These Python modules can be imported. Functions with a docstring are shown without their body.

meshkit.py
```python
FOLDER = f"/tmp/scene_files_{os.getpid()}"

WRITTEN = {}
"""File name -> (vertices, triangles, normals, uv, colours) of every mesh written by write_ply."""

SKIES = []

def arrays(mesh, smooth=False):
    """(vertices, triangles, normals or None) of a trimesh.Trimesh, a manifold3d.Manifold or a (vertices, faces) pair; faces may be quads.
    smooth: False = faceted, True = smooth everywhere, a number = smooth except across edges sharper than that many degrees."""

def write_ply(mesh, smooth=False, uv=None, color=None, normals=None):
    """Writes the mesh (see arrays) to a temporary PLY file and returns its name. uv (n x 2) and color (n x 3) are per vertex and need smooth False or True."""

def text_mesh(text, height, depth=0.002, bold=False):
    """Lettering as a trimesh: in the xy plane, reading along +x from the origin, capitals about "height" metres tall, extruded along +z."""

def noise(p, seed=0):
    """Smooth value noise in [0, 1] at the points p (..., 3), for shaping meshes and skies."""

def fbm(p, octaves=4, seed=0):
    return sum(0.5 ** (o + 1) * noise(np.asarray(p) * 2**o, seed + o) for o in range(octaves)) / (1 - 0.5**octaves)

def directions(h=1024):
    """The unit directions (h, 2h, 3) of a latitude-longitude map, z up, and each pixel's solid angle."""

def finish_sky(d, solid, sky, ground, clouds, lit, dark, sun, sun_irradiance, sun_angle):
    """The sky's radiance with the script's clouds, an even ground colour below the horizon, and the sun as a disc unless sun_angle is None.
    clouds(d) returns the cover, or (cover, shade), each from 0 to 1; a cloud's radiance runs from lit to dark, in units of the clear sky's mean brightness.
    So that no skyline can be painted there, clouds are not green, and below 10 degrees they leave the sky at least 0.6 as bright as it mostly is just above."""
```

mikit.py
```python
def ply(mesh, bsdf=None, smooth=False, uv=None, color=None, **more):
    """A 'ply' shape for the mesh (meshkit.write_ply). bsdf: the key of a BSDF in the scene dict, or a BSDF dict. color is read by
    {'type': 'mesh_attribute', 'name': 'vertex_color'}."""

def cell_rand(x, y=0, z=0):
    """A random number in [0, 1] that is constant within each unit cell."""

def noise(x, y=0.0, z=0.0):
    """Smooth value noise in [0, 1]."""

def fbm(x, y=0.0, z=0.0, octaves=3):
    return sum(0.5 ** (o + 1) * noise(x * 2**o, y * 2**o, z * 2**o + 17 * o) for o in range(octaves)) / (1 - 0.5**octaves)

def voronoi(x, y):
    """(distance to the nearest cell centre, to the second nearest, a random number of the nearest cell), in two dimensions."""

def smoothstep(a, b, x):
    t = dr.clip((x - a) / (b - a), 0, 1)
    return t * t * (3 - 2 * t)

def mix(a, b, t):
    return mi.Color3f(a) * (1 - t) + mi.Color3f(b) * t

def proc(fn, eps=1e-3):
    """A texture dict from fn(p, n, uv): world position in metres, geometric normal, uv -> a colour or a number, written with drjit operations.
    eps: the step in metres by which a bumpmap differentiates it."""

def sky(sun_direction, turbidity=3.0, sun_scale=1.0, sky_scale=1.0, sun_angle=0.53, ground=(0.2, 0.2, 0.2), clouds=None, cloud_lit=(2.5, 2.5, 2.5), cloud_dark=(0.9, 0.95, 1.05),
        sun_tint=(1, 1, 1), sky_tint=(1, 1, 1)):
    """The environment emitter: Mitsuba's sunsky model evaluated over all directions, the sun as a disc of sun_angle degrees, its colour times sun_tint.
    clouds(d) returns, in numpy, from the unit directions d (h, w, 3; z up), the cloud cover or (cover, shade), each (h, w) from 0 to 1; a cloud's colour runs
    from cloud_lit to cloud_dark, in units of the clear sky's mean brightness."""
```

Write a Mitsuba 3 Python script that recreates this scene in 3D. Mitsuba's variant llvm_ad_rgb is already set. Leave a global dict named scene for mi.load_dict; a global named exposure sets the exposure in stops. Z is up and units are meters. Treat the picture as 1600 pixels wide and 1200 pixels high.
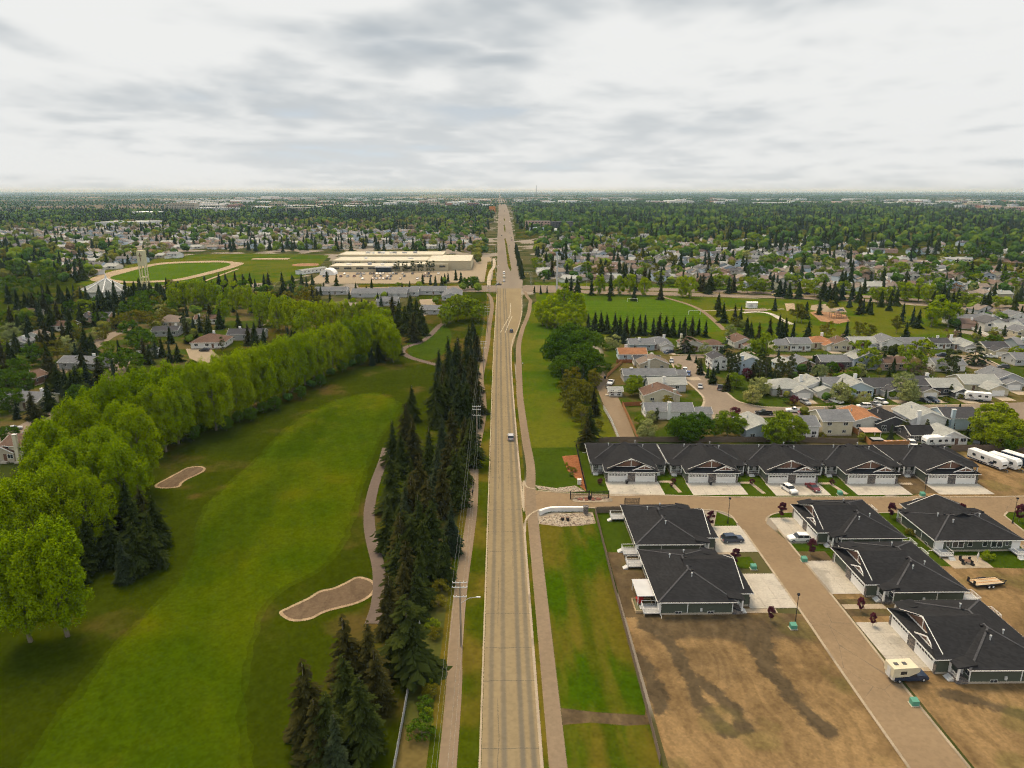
"""Aerial view along a straight road between a golf course and a suburb of low houses, under a bright overcast sky."""
import math, random
import numpy as np
import drjit as dr
import mitsuba as mi
import trimesh
import mikit
import meshkit
from mikit import proc, noise, fbm, cell_rand, voronoi, smoothstep, mix
from shapely.geometry import Polygon, Point, LineString
from shapely.ops import unary_union

T4 = mi.ScalarTransform4f
scene, labels = {}, {}
RNG = np.random.default_rng(7)

# ---------------------------------------------------------------- camera, sky, exposure
TH, PSI = math.atan(302.0 / 1100.0), math.atan(20.0 * math.cos(math.atan(302.0 / 1100.0)) / 1100.0)
EYE = np.array([0.0, 0.0, 75.0])
AIM = EYE + np.array([math.sin(PSI) * math.cos(TH), math.cos(PSI) * math.cos(TH), -math.sin(TH)])
scene['camera'] = {'type': 'perspective', 'fov_axis': 'x', 'fov': 2 * math.degrees(math.atan(800.0 / 1100.0)),
                   'near_clip': 1.0, 'far_clip': 120000.0,
                   'to_world': T4().look_at(origin=EYE.tolist(), target=AIM.tolist(), up=[0, 0, 1])}


def cloud_field(d):
    z = np.maximum(d[..., 2], 0.0) + 0.075
    q = np.stack([d[..., 0] / z * 0.80, d[..., 1] / z * 0.62, np.zeros_like(z)], -1)
    warp = meshkit.fbm(q * 0.6 + 11.3, 3, seed=5)[..., None] * 1.3
    a = meshkit.fbm(q * 0.42 + warp * .8, 5, seed=23)
    b = meshkit.fbm(q * 1.7 + warp * 1.5 + 4.0, 4, seed=40)
    sm = lambda x, lo, hi: np.clip((x - lo) / (hi - lo), 0, 1) ** 2 * (3 - 2 * np.clip((x - lo) / (hi - lo), 0, 1))
    e = 1.0 - np.abs(2.0 * meshkit.fbm(q * 2.3 + warp * 1.6 + 9.0, 5, seed=60) - 1.0)
    high = sm(d[..., 2], 0.02, 0.20)
    shade = sm(0.64 * a + 0.24 * b - 0.20 * (e - 0.80), 0.37, 0.545)
    shade = 0.16 + 0.06 * (1 - high) + 0.80 * shade * (0.45 + 0.55 * high)
    cover = 1.0 - 0.22 * sm(b, 0.55, 0.78) * sm(a, 0.50, 0.66)
    return cover, shade


scene['sky'] = mikit.sky((-0.25, 0.45, 0.86), turbidity=3, sun_scale=0.62, sun_angle=30, ground=(0.12, 0.13, 0.08), clouds=cloud_field,
                         cloud_lit=(2.46, 2.46, 2.40), cloud_dark=(1.22, 1.34, 1.43), sun_tint=(1.0, 0.93, 0.80))
exposure = 2.1

# ---------------------------------------------------------------- helpers
PAL, PALI = [], {}


def C(name, rgb=None):
    if name not in PALI:
        PALI[name] = len(PAL)
        PAL.append(rgb)
    return PALI[name]


for n_, c_ in dict(white=(.78, .78, .76), offwhite=(.66, .64, .58), cream=(.62, .57, .42), yellow=(.60, .56, .36), beige=(.48, .42, .32), tan=(.40, .33, .24),
                   grey=(.34, .35, .36), lightgrey=(.50, .51, .52), darkgrey=(.085, .085, .09), black=(.018, .018, .02), paleblue=(.50, .60, .68), blue=(.05, .10, .25),
                   navy=(.02, .035, .07), sage=(.088, .105, .080), brown=(.15, .085, .055), gablebrown=(.20, .115, .08), pink=(.50, .34, .27), rust=(.32, .12, .05),
                   wood=(.36, .18, .075), oldwood=(.17, .13, .10), palewood=(.50, .39, .24), red=(.45, .03, .03), maroon=(.13, .015, .02), silver=(.42, .43, .45),
                   green=(.10, .30, .22), greyblue=(.36, .42, .48), rooflight=(.31, .325, .31), roofgrey=(.17, .18, .195), roofdark=(.075, .077, .085),
                   roofblack=(.030, .031, .034), roofbrown=(.14, .095, .075), rooforange=(.31, .155, .085), roofred=(.27, .12, .08), rooftaupe=(.20, .165, .14),
                   schoolwall=(.46, .41, .28), schoolroof=(.50, .46, .36), concrete=(.46, .41, .33), rubber=(.02, .02, .02), glassblue=(.03, .045, .055),
                   orange=(.60, .22, .05), teal=(.10, .22, .24), rvwhite=(.82, .82, .80), palegrey=(.60, .61, .60), skin=(.40, .24, .17), olive=(.12, .12, .06),
                   hivis=(.65, .50, .05), brick=(.30, .13, .09), poletan=(.30, .25, .19), galv=(.45, .47, .48)).items():
    C(n_, c_)


def pal_lookup(uv):
    i = mi.Int32(dr.floor(uv.x + 0.5))
    out = mi.Color3f(0.3)
    for k, c in enumerate(PAL):
        out = dr.select(i == k, mi.Color3f(*c), out)
    return out


class MB:
    """Collects simple solids into one mesh; every vertex carries a palette number."""

    def __init__(s):
        s.v, s.f, s.u, s.n = [], [], [], 0

    def add(s, v, f, c, extra=None):
        v = np.asarray(v, float)
        f = np.asarray(f, int)
        s.v.append(v)
        s.f.append(f + s.n)
        s.n += len(v)
        ci = C(c) if isinstance(c, str) else c
        s.u.append(np.stack([np.full(len(v), float(ci)), np.zeros(len(v)) if extra is None else np.asarray(extra, float)], 1))
        return s

    def box(s, x0, x1, y0, y1, z0, z1, c):
        v = [(x, y, z) for x in (x0, x1) for y in (y0, y1) for z in (z0, z1)]
        f = [[0, 1, 3], [0, 3, 2], [4, 6, 7], [4, 7, 5], [0, 4, 5], [0, 5, 1], [2, 3, 7], [2, 7, 6], [0, 2, 6], [0, 6, 4], [1, 5, 7], [1, 7, 3]]
        return s.add(v, f, c)

    def hull(s, pts, c):
        h = trimesh.convex.convex_hull(np.asarray(pts, float))
        return s.add(h.vertices, h.faces, c)

    def mesh(s, m, c):
        return s.add(m.vertices, m.faces, c)

    def bar(s, a, b, w, h, c):
        a, b = np.asarray(a, float), np.asarray(b, float)
        t = (b - a) / np.linalg.norm(b - a)
        u = np.cross(t, [0, 0, 1.0]) if abs(t[2]) < .95 else np.array([1.0, 0, 0])
        u /= np.linalg.norm(u)
        w2 = np.cross(u, t)
        return s.hull([p + u * w / 2 * i + w2 * h / 2 * j for p in (a, b) for i in (-1, 1) for j in (-1, 1)], c)

    def tube(s, pts, rad, c, sides=6):
        p = np.asarray(pts, float)
        r = np.broadcast_to(np.asarray(rad, float), (len(p),))
        t = np.gradient(p, axis=0)
        t /= np.linalg.norm(t, axis=1, keepdims=True) + 1e-12
        a = np.cross(t, np.where(np.abs(t[:, 2:]) < .9, [0, 0, 1.0], [1.0, 0, 0]))
        a /= np.linalg.norm(a, axis=1, keepdims=True) + 1e-12
        b = np.cross(t, a)
        an = np.arange(sides) * 2 * np.pi / sides
        v = p[:, None] + r[:, None, None] * (np.cos(an)[None, :, None] * a[:, None] + np.sin(an)[None, :, None] * b[:, None])
        i, j = np.meshgrid(np.arange(len(p) - 1), np.arange(sides), indexing='ij')
        q = np.stack([i * sides + j, i * sides + (j + 1) % sides, (i + 1) * sides + (j + 1) % sides, (i + 1) * sides + j], -1).reshape(-1, 4)
        f = np.vstack([q[:, [0, 2, 1]], q[:, [0, 3, 2]]])
        cap = np.array([[(len(p) - 1) * sides, (len(p) - 1) * sides + k + 1, (len(p) - 1) * sides + k] for k in range(1, sides - 1)])
        return s.add(v.reshape(-1, 3), np.vstack([f, cap[:, ::-1]]), c)

    def data(s):
        return np.vstack(s.v), np.vstack(s.f), np.vstack(s.u)

    def ply(s, bsdf, M=None):
        v, f, u = s.data()
        d = mikit.ply((v, f), bsdf, uv=u)
        if M is not None:
            d['to_world'] = M
        return d


NUM = {}


def numbered(base):
    n = NUM.get(base, 0)
    NUM[base] = n + 1
    return base if n == 0 else f'{base}_{n:03d}'


def thing(name, label, cat, group=None, kind=None):
    k = numbered(name)
    labels[k] = {'label': label, 'category': cat}
    if group:
        labels[k]['group'] = group
    if kind:
        labels[k]['kind'] = kind
    return k


def part(owner, name, d, label=None):
    k = numbered(owner + '__' + name)
    scene[k] = d
    if label:
        labels[k] = {'label': label}
    return k


def struct(name, d):
    k = numbered(name)
    scene[k] = d
    labels[k] = {'kind': 'structure'}
    return k


def place(x, y, z=0.0, rot=0.0, s=1.0):
    t = T4().translate([float(x), float(y), float(z)]).rotate([0, 0, 1], float(rot))
    return t.scale([s, s, s]) if np.isscalar(s) else t.scale(list(map(float, s)))


ORD = 'zeroth first second third fourth fifth sixth seventh eighth ninth tenth eleventh twelfth thirteenth fourteenth fifteenth sixteenth seventeenth eighteenth nineteenth'.split()
TENS = {2: 'twenty', 3: 'thirty', 4: 'forty', 5: 'fifty', 6: 'sixty', 7: 'seventy', 8: 'eighty', 9: 'ninety'}


def ordinal(n):
    if n < 20:
        return ORD[n]
    if n < 100:
        t, r = divmod(n, 10)
        return TENS[t] + '-' + ORD[r] if r else TENS[t][:-1] + 'ieth'
    return ('hundred' if n < 200 else 'two-hundred') + ('th' if n % 100 == 0 else '-and-' + ordinal(n % 100))


def flat(pts, z, c=0, holes=(), dens=None):
    """A flat sheet over a ground outline."""
    pg = pts if isinstance(pts, Polygon) else Polygon([p[:2] for p in pts], [[p[:2] for p in h] for h in holes])
    if not pg.is_valid:
        pg = pg.buffer(0)
    vs, fs, n = [], [], 0
    for g in getattr(pg, 'geoms', [pg]):
        if g.area < 1e-6:
            continue
        v, f = trimesh.creation.triangulate_polygon(g, engine='earcut')
        vs.append(v)
        fs.append(f + n)
        n += len(v)
    v, f = np.vstack(vs), np.vstack(fs)
    v = np.column_stack([v, np.full(len(v), z)])
    a = np.cross(v[f[:, 1]] - v[f[:, 0]], v[f[:, 2]] - v[f[:, 0]])[:, 2]
    f = np.where(a[:, None] < 0, f[:, ::-1], f)
    return v, f, np.stack([np.full(len(v), float(c)), np.zeros(len(v))], 1)


def sheet(pts, z, bsdf, c=0, holes=()):
    v, f, u = flat(pts, z, c, holes)
    return mikit.ply((v, f), bsdf, uv=u)


def curve(pts, n=6, closed=False):
    """Catmull-Rom through ground points."""
    p = np.array([q[:2] for q in pts], float)
    if closed:
        p = np.vstack([p[-1], p, p[0], p[1]])
    else:
        p = np.vstack([2 * p[0] - p[1], p, 2 * p[-1] - p[-2]])
    out = []
    for i in range(1, len(p) - 2):
        for t in np.arange(n) / n:
            a, b, c, d = p[i - 1], p[i], p[i + 1], p[i + 2]
            out.append(.5 * (2 * b + (c - a) * t + (2 * a - 5 * b + 4 * c - d) * t ** 2 + (-a + 3 * b - 3 * c + d) * t ** 3))
    if not closed:
        out.append(p[-2])
    return np.array(out)


def ribbon(pts, w, smooth=True):
    """Outline of a band of width w (a number or one per point) along a ground path."""
    p = curve(pts) if smooth else np.array([q[:2] for q in pts], float)
    if not np.isscalar(w):
        w = np.interp(np.linspace(0, 1, len(p)), np.linspace(0, 1, len(w)), w)[:, None]
    t = np.gradient(p, axis=0)
    t /= np.linalg.norm(t, axis=1, keepdims=True)
    n = np.column_stack([-t[:, 1], t[:, 0]])
    return np.vstack([p + n * w / 2, (p - n * w / 2)[::-1]])


def kerb(pts, w=.35, h=.13, c=1, smooth=True, closed=False):
    line = LineString(curve(pts, closed=closed) if smooth else [q[:2] for q in pts])
    pg = line.buffer(w / 2, cap_style=2, join_style=2)
    m = MB()
    for g in getattr(pg, 'geoms', [pg]):
        m.mesh(trimesh.creation.extrude_polygon(g, h, engine='earcut'), c)
    return m


# ---------------------------------------------------------------- materials
def principled(fn, rough=.8, spec=.3, **more):
    return {'type': 'twosided', 'b': {'type': 'principled', 'base_color': proc(fn) if callable(fn) else {'type': 'rgb', 'value': list(fn)}, 'roughness': rough, 'specular': spec, **more}}


def matte(fn):
    return {'type': 'twosided', 'b': {'type': 'diffuse', 'reflectance': proc(fn)}}


def c_paint(p, n, uv):
    return pal_lookup(uv) * (0.86 + 0.22 * fbm(p.x * .8, p.y * .8, p.z * 1.3, 3))


def c_siding(p, n, uv):
    z = p.z * 6.0
    lap = z - dr.floor(z)
    return pal_lookup(uv) * (0.84 + 0.18 * fbm(p.x * .5, p.y * .5, p.z * .9, 3)) * (1.0 - 0.22 * smoothstep(.80, .97, lap))


def c_roof(p, n, uv):
    row = dr.floor(p.z * 9.0)
    tab = cell_rand((p.x + p.y) * 2.2 + row * 5.3, row)
    return pal_lookup(uv) * (0.68 + 0.30 * tab + 0.32 * fbm(p.x * .35, p.y * .35, p.z * .5, 3))


def c_stone(p, n, uv):
    d1, d2, r = voronoi((p.x + p.y) * 2.6, p.z * 4.5)
    return mix((.035, .035, .04), mix((.10, .10, .11), (.28, .24, .20), r), smoothstep(.03, .14, d2 - d1))


LEAF = [  # base colours of the foliage kinds
    (.024, .035, .008), (.026, .038, .018), (.222, .300, .002), (.066, .125, .008), (.140, .135, .012), (.28, .30, .10), (.085, .024, .034), (.060, .075, .022), (.165, .225, .009), (.17, .125, .08), (.030, .031, .009), (.050, .098, .016), (.105, .158, .016), (.115, .125, .020)]


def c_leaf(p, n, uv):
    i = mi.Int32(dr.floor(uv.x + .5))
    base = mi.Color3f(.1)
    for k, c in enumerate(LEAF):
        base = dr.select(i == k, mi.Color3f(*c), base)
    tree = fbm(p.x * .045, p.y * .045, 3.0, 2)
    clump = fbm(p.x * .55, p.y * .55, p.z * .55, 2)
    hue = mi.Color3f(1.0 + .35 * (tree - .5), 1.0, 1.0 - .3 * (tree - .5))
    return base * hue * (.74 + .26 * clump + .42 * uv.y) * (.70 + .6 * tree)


def c_bark(p, n, uv):
    return mix((.10, .08, .06), (.30, .27, .21), fbm(p.x * 3, p.y * 3, p.z * .8, 3))


def c_lawn(p, n, uv):
    i = uv.x
    big, mid, fine = fbm(p.x * .018, p.y * .018, 1.0, 3), fbm(p.x * .09, p.y * .09, 5.0, 4), fbm(p.x * .9, p.y * .9, 2.0, 3)
    # 0 rough, 1 fairway, 2 road strip, 3 watered lawn, 4 dry grass, 5 park field, 6 yards
    rough = mix((.018, .034, .0005), (.042, .056, .0008), big * .8 + mid * .5)
    rough = mix(rough, (.088, .064, .018), .9 * smoothstep(.56, .74, mid * .6 + big * .5))
    fair = mix((.036, .066, .0004), (.064, .086, .0006), smoothstep(.30, .70, big * .6 + mid * .45))
    fair = mix(fair, (.092, .090, .002), .45 * smoothstep(.60, .78, mid))
    fair = mix(fair, (.024, .048, .0006), .6 * smoothstep(.52, .74, fbm(p.x * .05 + 9., p.y * .022, 7., 3)))
    mow = dr.abs((p.x * .16 + p.y * .055) - dr.floor(p.x * .16 + p.y * .055) - .5) * 2
    fair = fair * (.975 + .05 * smoothstep(.35, .65, mow))
    verge = mix((.046, .064, .002), (.115, .092, .012), smoothstep(.38, .66, mid))
    lush = mix((.028, .058, .003), (.050, .076, .005), mid)
    dry = mix((.135, .105, .036), (.070, .078, .018), smoothstep(.36, .62, mid))
    park = mix((.048, .090, .003), (.092, .104, .008), smoothstep(.35, .65, big * .5 + mid * .5))
    yard = mix((.042, .066, .006), (.105, .085, .032), smoothstep(.42, .66, mid))
    soccer = mix((.050, .105, .004), (.078, .122, .006), mid) * (.93 + .14 * smoothstep(.4, .6, dr.abs((p.y * .14) - dr.floor(p.y * .14) - .5) * 2))
    strip = mix((.036, .074, .001), (.098, .086, .010), smoothstep(.36, .62, fbm(p.x * .30, p.y * .075, 3., 4) * .62 + big * .38))
    strip = mix(strip, (.032, .060, .001), .6 * smoothstep(1.7, .4, dr.abs(p.x - 15.2 - (mid - .5) * 2.)) * smoothstep(160., 135., p.y))
    out = rough
    for k, c in enumerate((rough, fair, verge, lush, dry, park, yard, soccer, strip, mix(rough, fair, .5))):
        out = dr.select(dr.abs(i - k) < .5, c, out)
    grain = noise(p.x * 2.6, p.y * 2.6, 7.)
    return out * (.70 + .36 * fine + .24 * grain)


def c_asphalt(p, n, uv):
    i = uv.x
    mid, fine = fbm(p.x * .25, p.y * .06, 1.0, 3), fbm(p.x * 2.0, p.y * 2.0, 2.0, 3)
    base = mix((.225, .180, .108), (.27, .218, .132), mid)
    tracks = mi.Float(0)
    for x in (-1.55, .35, 2.9, 4.4):
        tracks = dr.maximum(tracks, smoothstep(.62, .12, dr.abs(p.x - x + (noise(p.y * .02, 3.) - .5) * .3)))
    main = mix(base, (.138, .124, .098), tracks * (.45 + .5 * fbm(p.x * .4, p.y * .05, 8., 2)))
    seam = smoothstep(.06, .02, dr.abs(p.x + .55 + .5 * (fbm(p.y * .12, 4., 0., 3) - .5))) * smoothstep(.48, .60, noise(p.y * .05, 9.))
    seam = dr.maximum(seam, .8 * smoothstep(.05, .015, dr.abs(p.x - 2.2 - .9 * (fbm(p.y * .16, 9., 0., 3) - .5))) * smoothstep(.42, .55, noise(p.y * .045, 29.)))
    yy = p.y / 14.0
    cell = dr.floor(yy)
    jit = cell_rand(cell, 5.) * .8
    cross = smoothstep(.007, .002, dr.abs(yy - cell - .1 - jit + .010 * (noise(p.x * .8, cell) - .5)))
    main = mix(main, (.09, .085, .08), .75 * dr.maximum(seam, cross * smoothstep(400., 160., p.y)))
    d1, d2, r = voronoi(p.x * .16, p.y * .10)
    street = mix((.205, .150, .094), (.26, .192, .120), fbm(p.x * .12, p.y * .12, 4., 4))
    street = mix(street, (.13, .11, .09), .55 * smoothstep(.016, .004, d2 - d1) * smoothstep(.5, .62, noise(p.x * .05, p.y * .05, 3.)))
    path = mix((.195, .150, .102), (.245, .19, .132), mid)
    cart = mix((.125, .100, .085), (.165, .132, .112), mid)
    resid = mix((.19, .158, .125), (.25, .205, .16), fbm(p.x * .07, p.y * .07, 4., 3))
    lot = mix((.28, .235, .17), (.34, .28, .20), fbm(p.x * .03, p.y * .03, 4., 3))
    far = mix((.20, .172, .138), (.245, .21, .168), fbm(p.x * .1, p.y * .01, 4., 2))
    out = main
    for k, c in enumerate((main, street, path, cart, resid, lot, far)):
        out = dr.select(dr.abs(i - k) < .5, c, out)
    return out * (.88 + .24 * fine)


def c_concrete(p, n, uv):
    i = uv.x
    a = fbm(p.x * .5, p.y * .5, p.z * .5, 4)
    new = mix((.35, .325, .275), (.45, .42, .36), a)
    old = mix((.30, .25, .18), (.38, .315, .23), a)
    out = dr.select(dr.abs(i - 1) < .5, old, new)
    stain = smoothstep(.58, .75, fbm(p.x * .22 + 3., p.y * .22, 1., 3))
    return mix(out, out * .72, stain) * (.9 + .2 * noise(p.x * 4, p.y * 4, 0.))


WET = [[q for q in [(25.83,112.99),(26.02,109.82),(28.65,106.21),(29.38,100.94),(30.38,95.01),(33.19,91.43),(34.99,87.8),(35.2,84.17)]], [(30.68,95.01),(30.27,90.91),(31.12,87.07),(32.69,83.59)], [(42,111.11),(43.22,107.81),(43.2,102.92),(43.24,98.23),(43.92,94.78),(44.73,89.26),(46.74,83.97)], [(68.81,90.95),(72.82,89.46),(77.21,86)], [(23.01,100.22),(23.81,93.93),(23.58,88.27)], [(46.61,107.75),(45.51,103.23),(43.59,96.64)]]


def seg_dist(p, a, b):
    ax, ay, bx, by = *a[:2], *b[:2]
    dx, dy = bx - ax, by - ay
    t = dr.clip(((p.x - ax) * dx + (p.y - ay) * dy) / (dx * dx + dy * dy), 0, 1)
    return dr.sqrt(dr.square(p.x - ax - t * dx) + dr.square(p.y - ay - t * dy))


def c_dirt(p, n, uv):
    a, b, f = fbm(p.x * .10, p.y * .10, 1., 4), fbm(p.x * .45, p.y * .45, 6., 3), fbm(p.x * 1.8, p.y * 1.8, 9., 3)
    rut = fbm(p.x * .9 + 5. * fbm(p.x * .12, p.y * .12, 3., 2), p.y * .16 + 4. * fbm(p.x * .09, p.y * .09, 8., 2), 5., 3)
    dry = mix((.150, .100, .048), (.235, .158, .076), smoothstep(.3, .7, a * .7 + b * .4))
    damp = mix((.070, .053, .032), (.100, .076, .045), b)
    w = smoothstep(.56, .74, fbm(p.x * .06 + 3., p.y * .06, 2., 4))
    d = mi.Float(99)
    for line in WET:
        for q, r in zip(line[:-1], line[1:]):
            d = dr.minimum(d, seg_dist(p, q, r))
    w = dr.maximum(w * .28, smoothstep(1.95, .85, d + (b - .5) * 1.9 + (f - .5) * .7))
    w = dr.maximum(w, .9 * smoothstep(5.5, 2.5, dr.abs(p.y - 109.) + (b - .5) * 4) * smoothstep(24., 28., p.x) * smoothstep(57., 52., p.x))
    soil = dr.select(dr.abs(uv.x - 1) < .5, mix(damp, dry, .25 * b), mix(dry, damp, w))
    green = mix((.085, .085, .025), (.13, .11, .04), b)
    soil = mix(soil, green, .5 * smoothstep(.60, .74, fbm(p.x * .13 + 8., p.y * .13, 4., 3)))
    mulch = mix((.20, .075, .035), (.30, .13, .06), f)
    sand = mix((.118, .084, .054), (.155, .114, .075), a)
    lip = mix((.26, .19, .12), (.40, .31, .20), b)
    red = mix((.28, .165, .095), (.33, .20, .12), b)
    ttan = mix((.33, .26, .17), (.40, .32, .22), b)
    rock = mix((.24, .19, .135), (.42, .35, .27), f)
    for k, c in ((2, mulch), (3, sand), (4, lip), (5, red), (6, ttan), (7, rock)):
        soil = dr.select(dr.abs(uv.x - k) < .5, c, soil)
    clod = noise(p.x * 3.6, p.y * 3.6, 3.)
    return soil * (.66 + .34 * f + .22 * clod + .20 * (smoothstep(.35, .65, rut) - .3))


def c_land(p, n, uv):
    r = dr.sqrt(p.x * p.x + p.y * p.y)
    m, s = fbm(p.x * .012, p.y * .012, 1., 4), fbm(p.x * .07, p.y * .07, 2., 3)
    town = mix((.036, .050, .010), (.085, .080, .034), smoothstep(.35, .65, s))
    town = mix(town, (.26, .23, .19), smoothstep(.58, .66, fbm(p.x * .045 + 7., p.y * .030, 3., 2)))
    d1, d2, c = voronoi(p.x * .00125 + 2. * fbm(p.x * .0002, p.y * .0002, 4., 2), p.y * .00055)
    field = mix((.055, .085, .035), (.15, .125, .085), smoothstep(.42, .60, c))
    field = mix(field, (.10, .135, .045), smoothstep(.75, .80, c))
    field = mix(field, (.22, .19, .12), smoothstep(.90, .93, c))
    wood = smoothstep(.49, .57, fbm(p.x * .0007 + 3., p.y * .00030, 6., 4))
    field = mix(field, mix((.022, .040, .020), (.035, .055, .025), s), wood)
    field = mix(field, (.025, .042, .02), .8 * smoothstep(.07, .03, d2 - d1))
    return mix(town, field, smoothstep(3300., 4300., r + 700. * (m - .5)))


M_ = scene
M_['m_paint'] = principled(c_paint, .7)
M_['m_gloss'] = principled(c_paint, .22, .5, clearcoat=.6)
M_['m_siding'] = principled(c_siding, .75)
M_['m_roof'] = matte(c_roof)
M_['m_stone'] = principled(c_stone, .85)
M_['m_leaf'] = matte(c_leaf)
M_['m_bark'] = matte(c_bark)
M_['m_lawn'] = matte(c_lawn)
M_['m_asphalt'] = matte(c_asphalt)
M_['m_concrete'] = principled(c_concrete, .85)
M_['m_dirt'] = matte(c_dirt)
M_['m_land'] = matte(c_land)
M_['m_glass'] = principled((.022, .028, .034), .06, .6)
M_['m_water'] = principled((.02, .03, .035), .05, .6)

# ---------------------------------------------------------------- the ground
struct('ground', sheet([(-60000, -200), (60000, -200), (60000, 70000), (-60000, 70000)], 0.0, 'm_land'))
struct('golf_rough', sheet([(-10.2, 20), (-10.2, 180), (-9.5, 330), (-9.0, 540), (-62, 540), (-60, 470), (-150, 470)] + [(-135.1,421),(-142.8,320.6),(-132.5,266.1),(-141.34,241.33),(-139.22,208.2),(-131.65,173.77)] + [(-190, 20)], .03, 'm_lawn', 0))
fair = [(-58.38,66.41),(-64.77,87.06),(-64.59,93.29),(-65.57,102.94),(-64.54,112.97),(-63.48,128.41),(-65.35,139),(-70.93,155.32),(-72.03,168.66),(-70.05,189.91),(-68.67,225.73),(-63.82,243.82),(-57.96,254.29),(-48.2,260.2),(-37.84,247.33),(-36.61,230.7),(-38.32,214.2),(-38.57,198.1),(-37.39,172.12),(-35.44,146.82),(-37.45,131.22),(-43.77,121.69),(-44.26,110.29),(-41.93,98.14),(-38.64,86.6),(-31.1,65.93)]
fpg = Polygon(curve(fair, 6, True)).buffer(0)
for i_, (b_, c_) in enumerate(((1.3, 9), (0, 1))):
    fg = fpg.buffer(b_)
    ring = np.array(LineString(fg.exterior.coords).segmentize(1.2).coords)
    ring = ring + (meshkit.fbm(np.column_stack([ring * .25, np.full(len(ring), i_ * 7.)]), 3)[:, None] - .5) * [1.6, 1.2]
    struct(('semi_rough', 'fairway')[i_], sheet(Polygon(ring).buffer(0), .045 + .006 * i_, 'm_lawn', c_))
struct('putting_green', sheet(curve([(-47.1,361.1),(-40.3,387.1),(-33.7,402.5),(-26.6,379.6),(-25.5,339.1),(-30,318.6),(-37,314.9),(-43.8,329.5)], 5, True), .06, 'm_lawn', 3))
bunk = [(-40.77,114.56),(-37.97,112.11),(-34.72,112.45),(-32.27,114.82),(-27.13,117.45),(-24.76,120.46),(-24.73,123.89),(-26.5,126.05),(-28.94,126.82),(-30.93,124.7),(-32.79,122.87),(-35.27,121.77),(-36.86,119.35),(-39.66,116.4)]
bunk2 = [(-91.11,173.48),(-88.49,171.78),(-84.51,172.53),(-84.63,176.33),(-82.21,183.43),(-84.26,186.76),(-87.82,185.87),(-88.91,182.63),(-89.93,179.05)]
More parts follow.
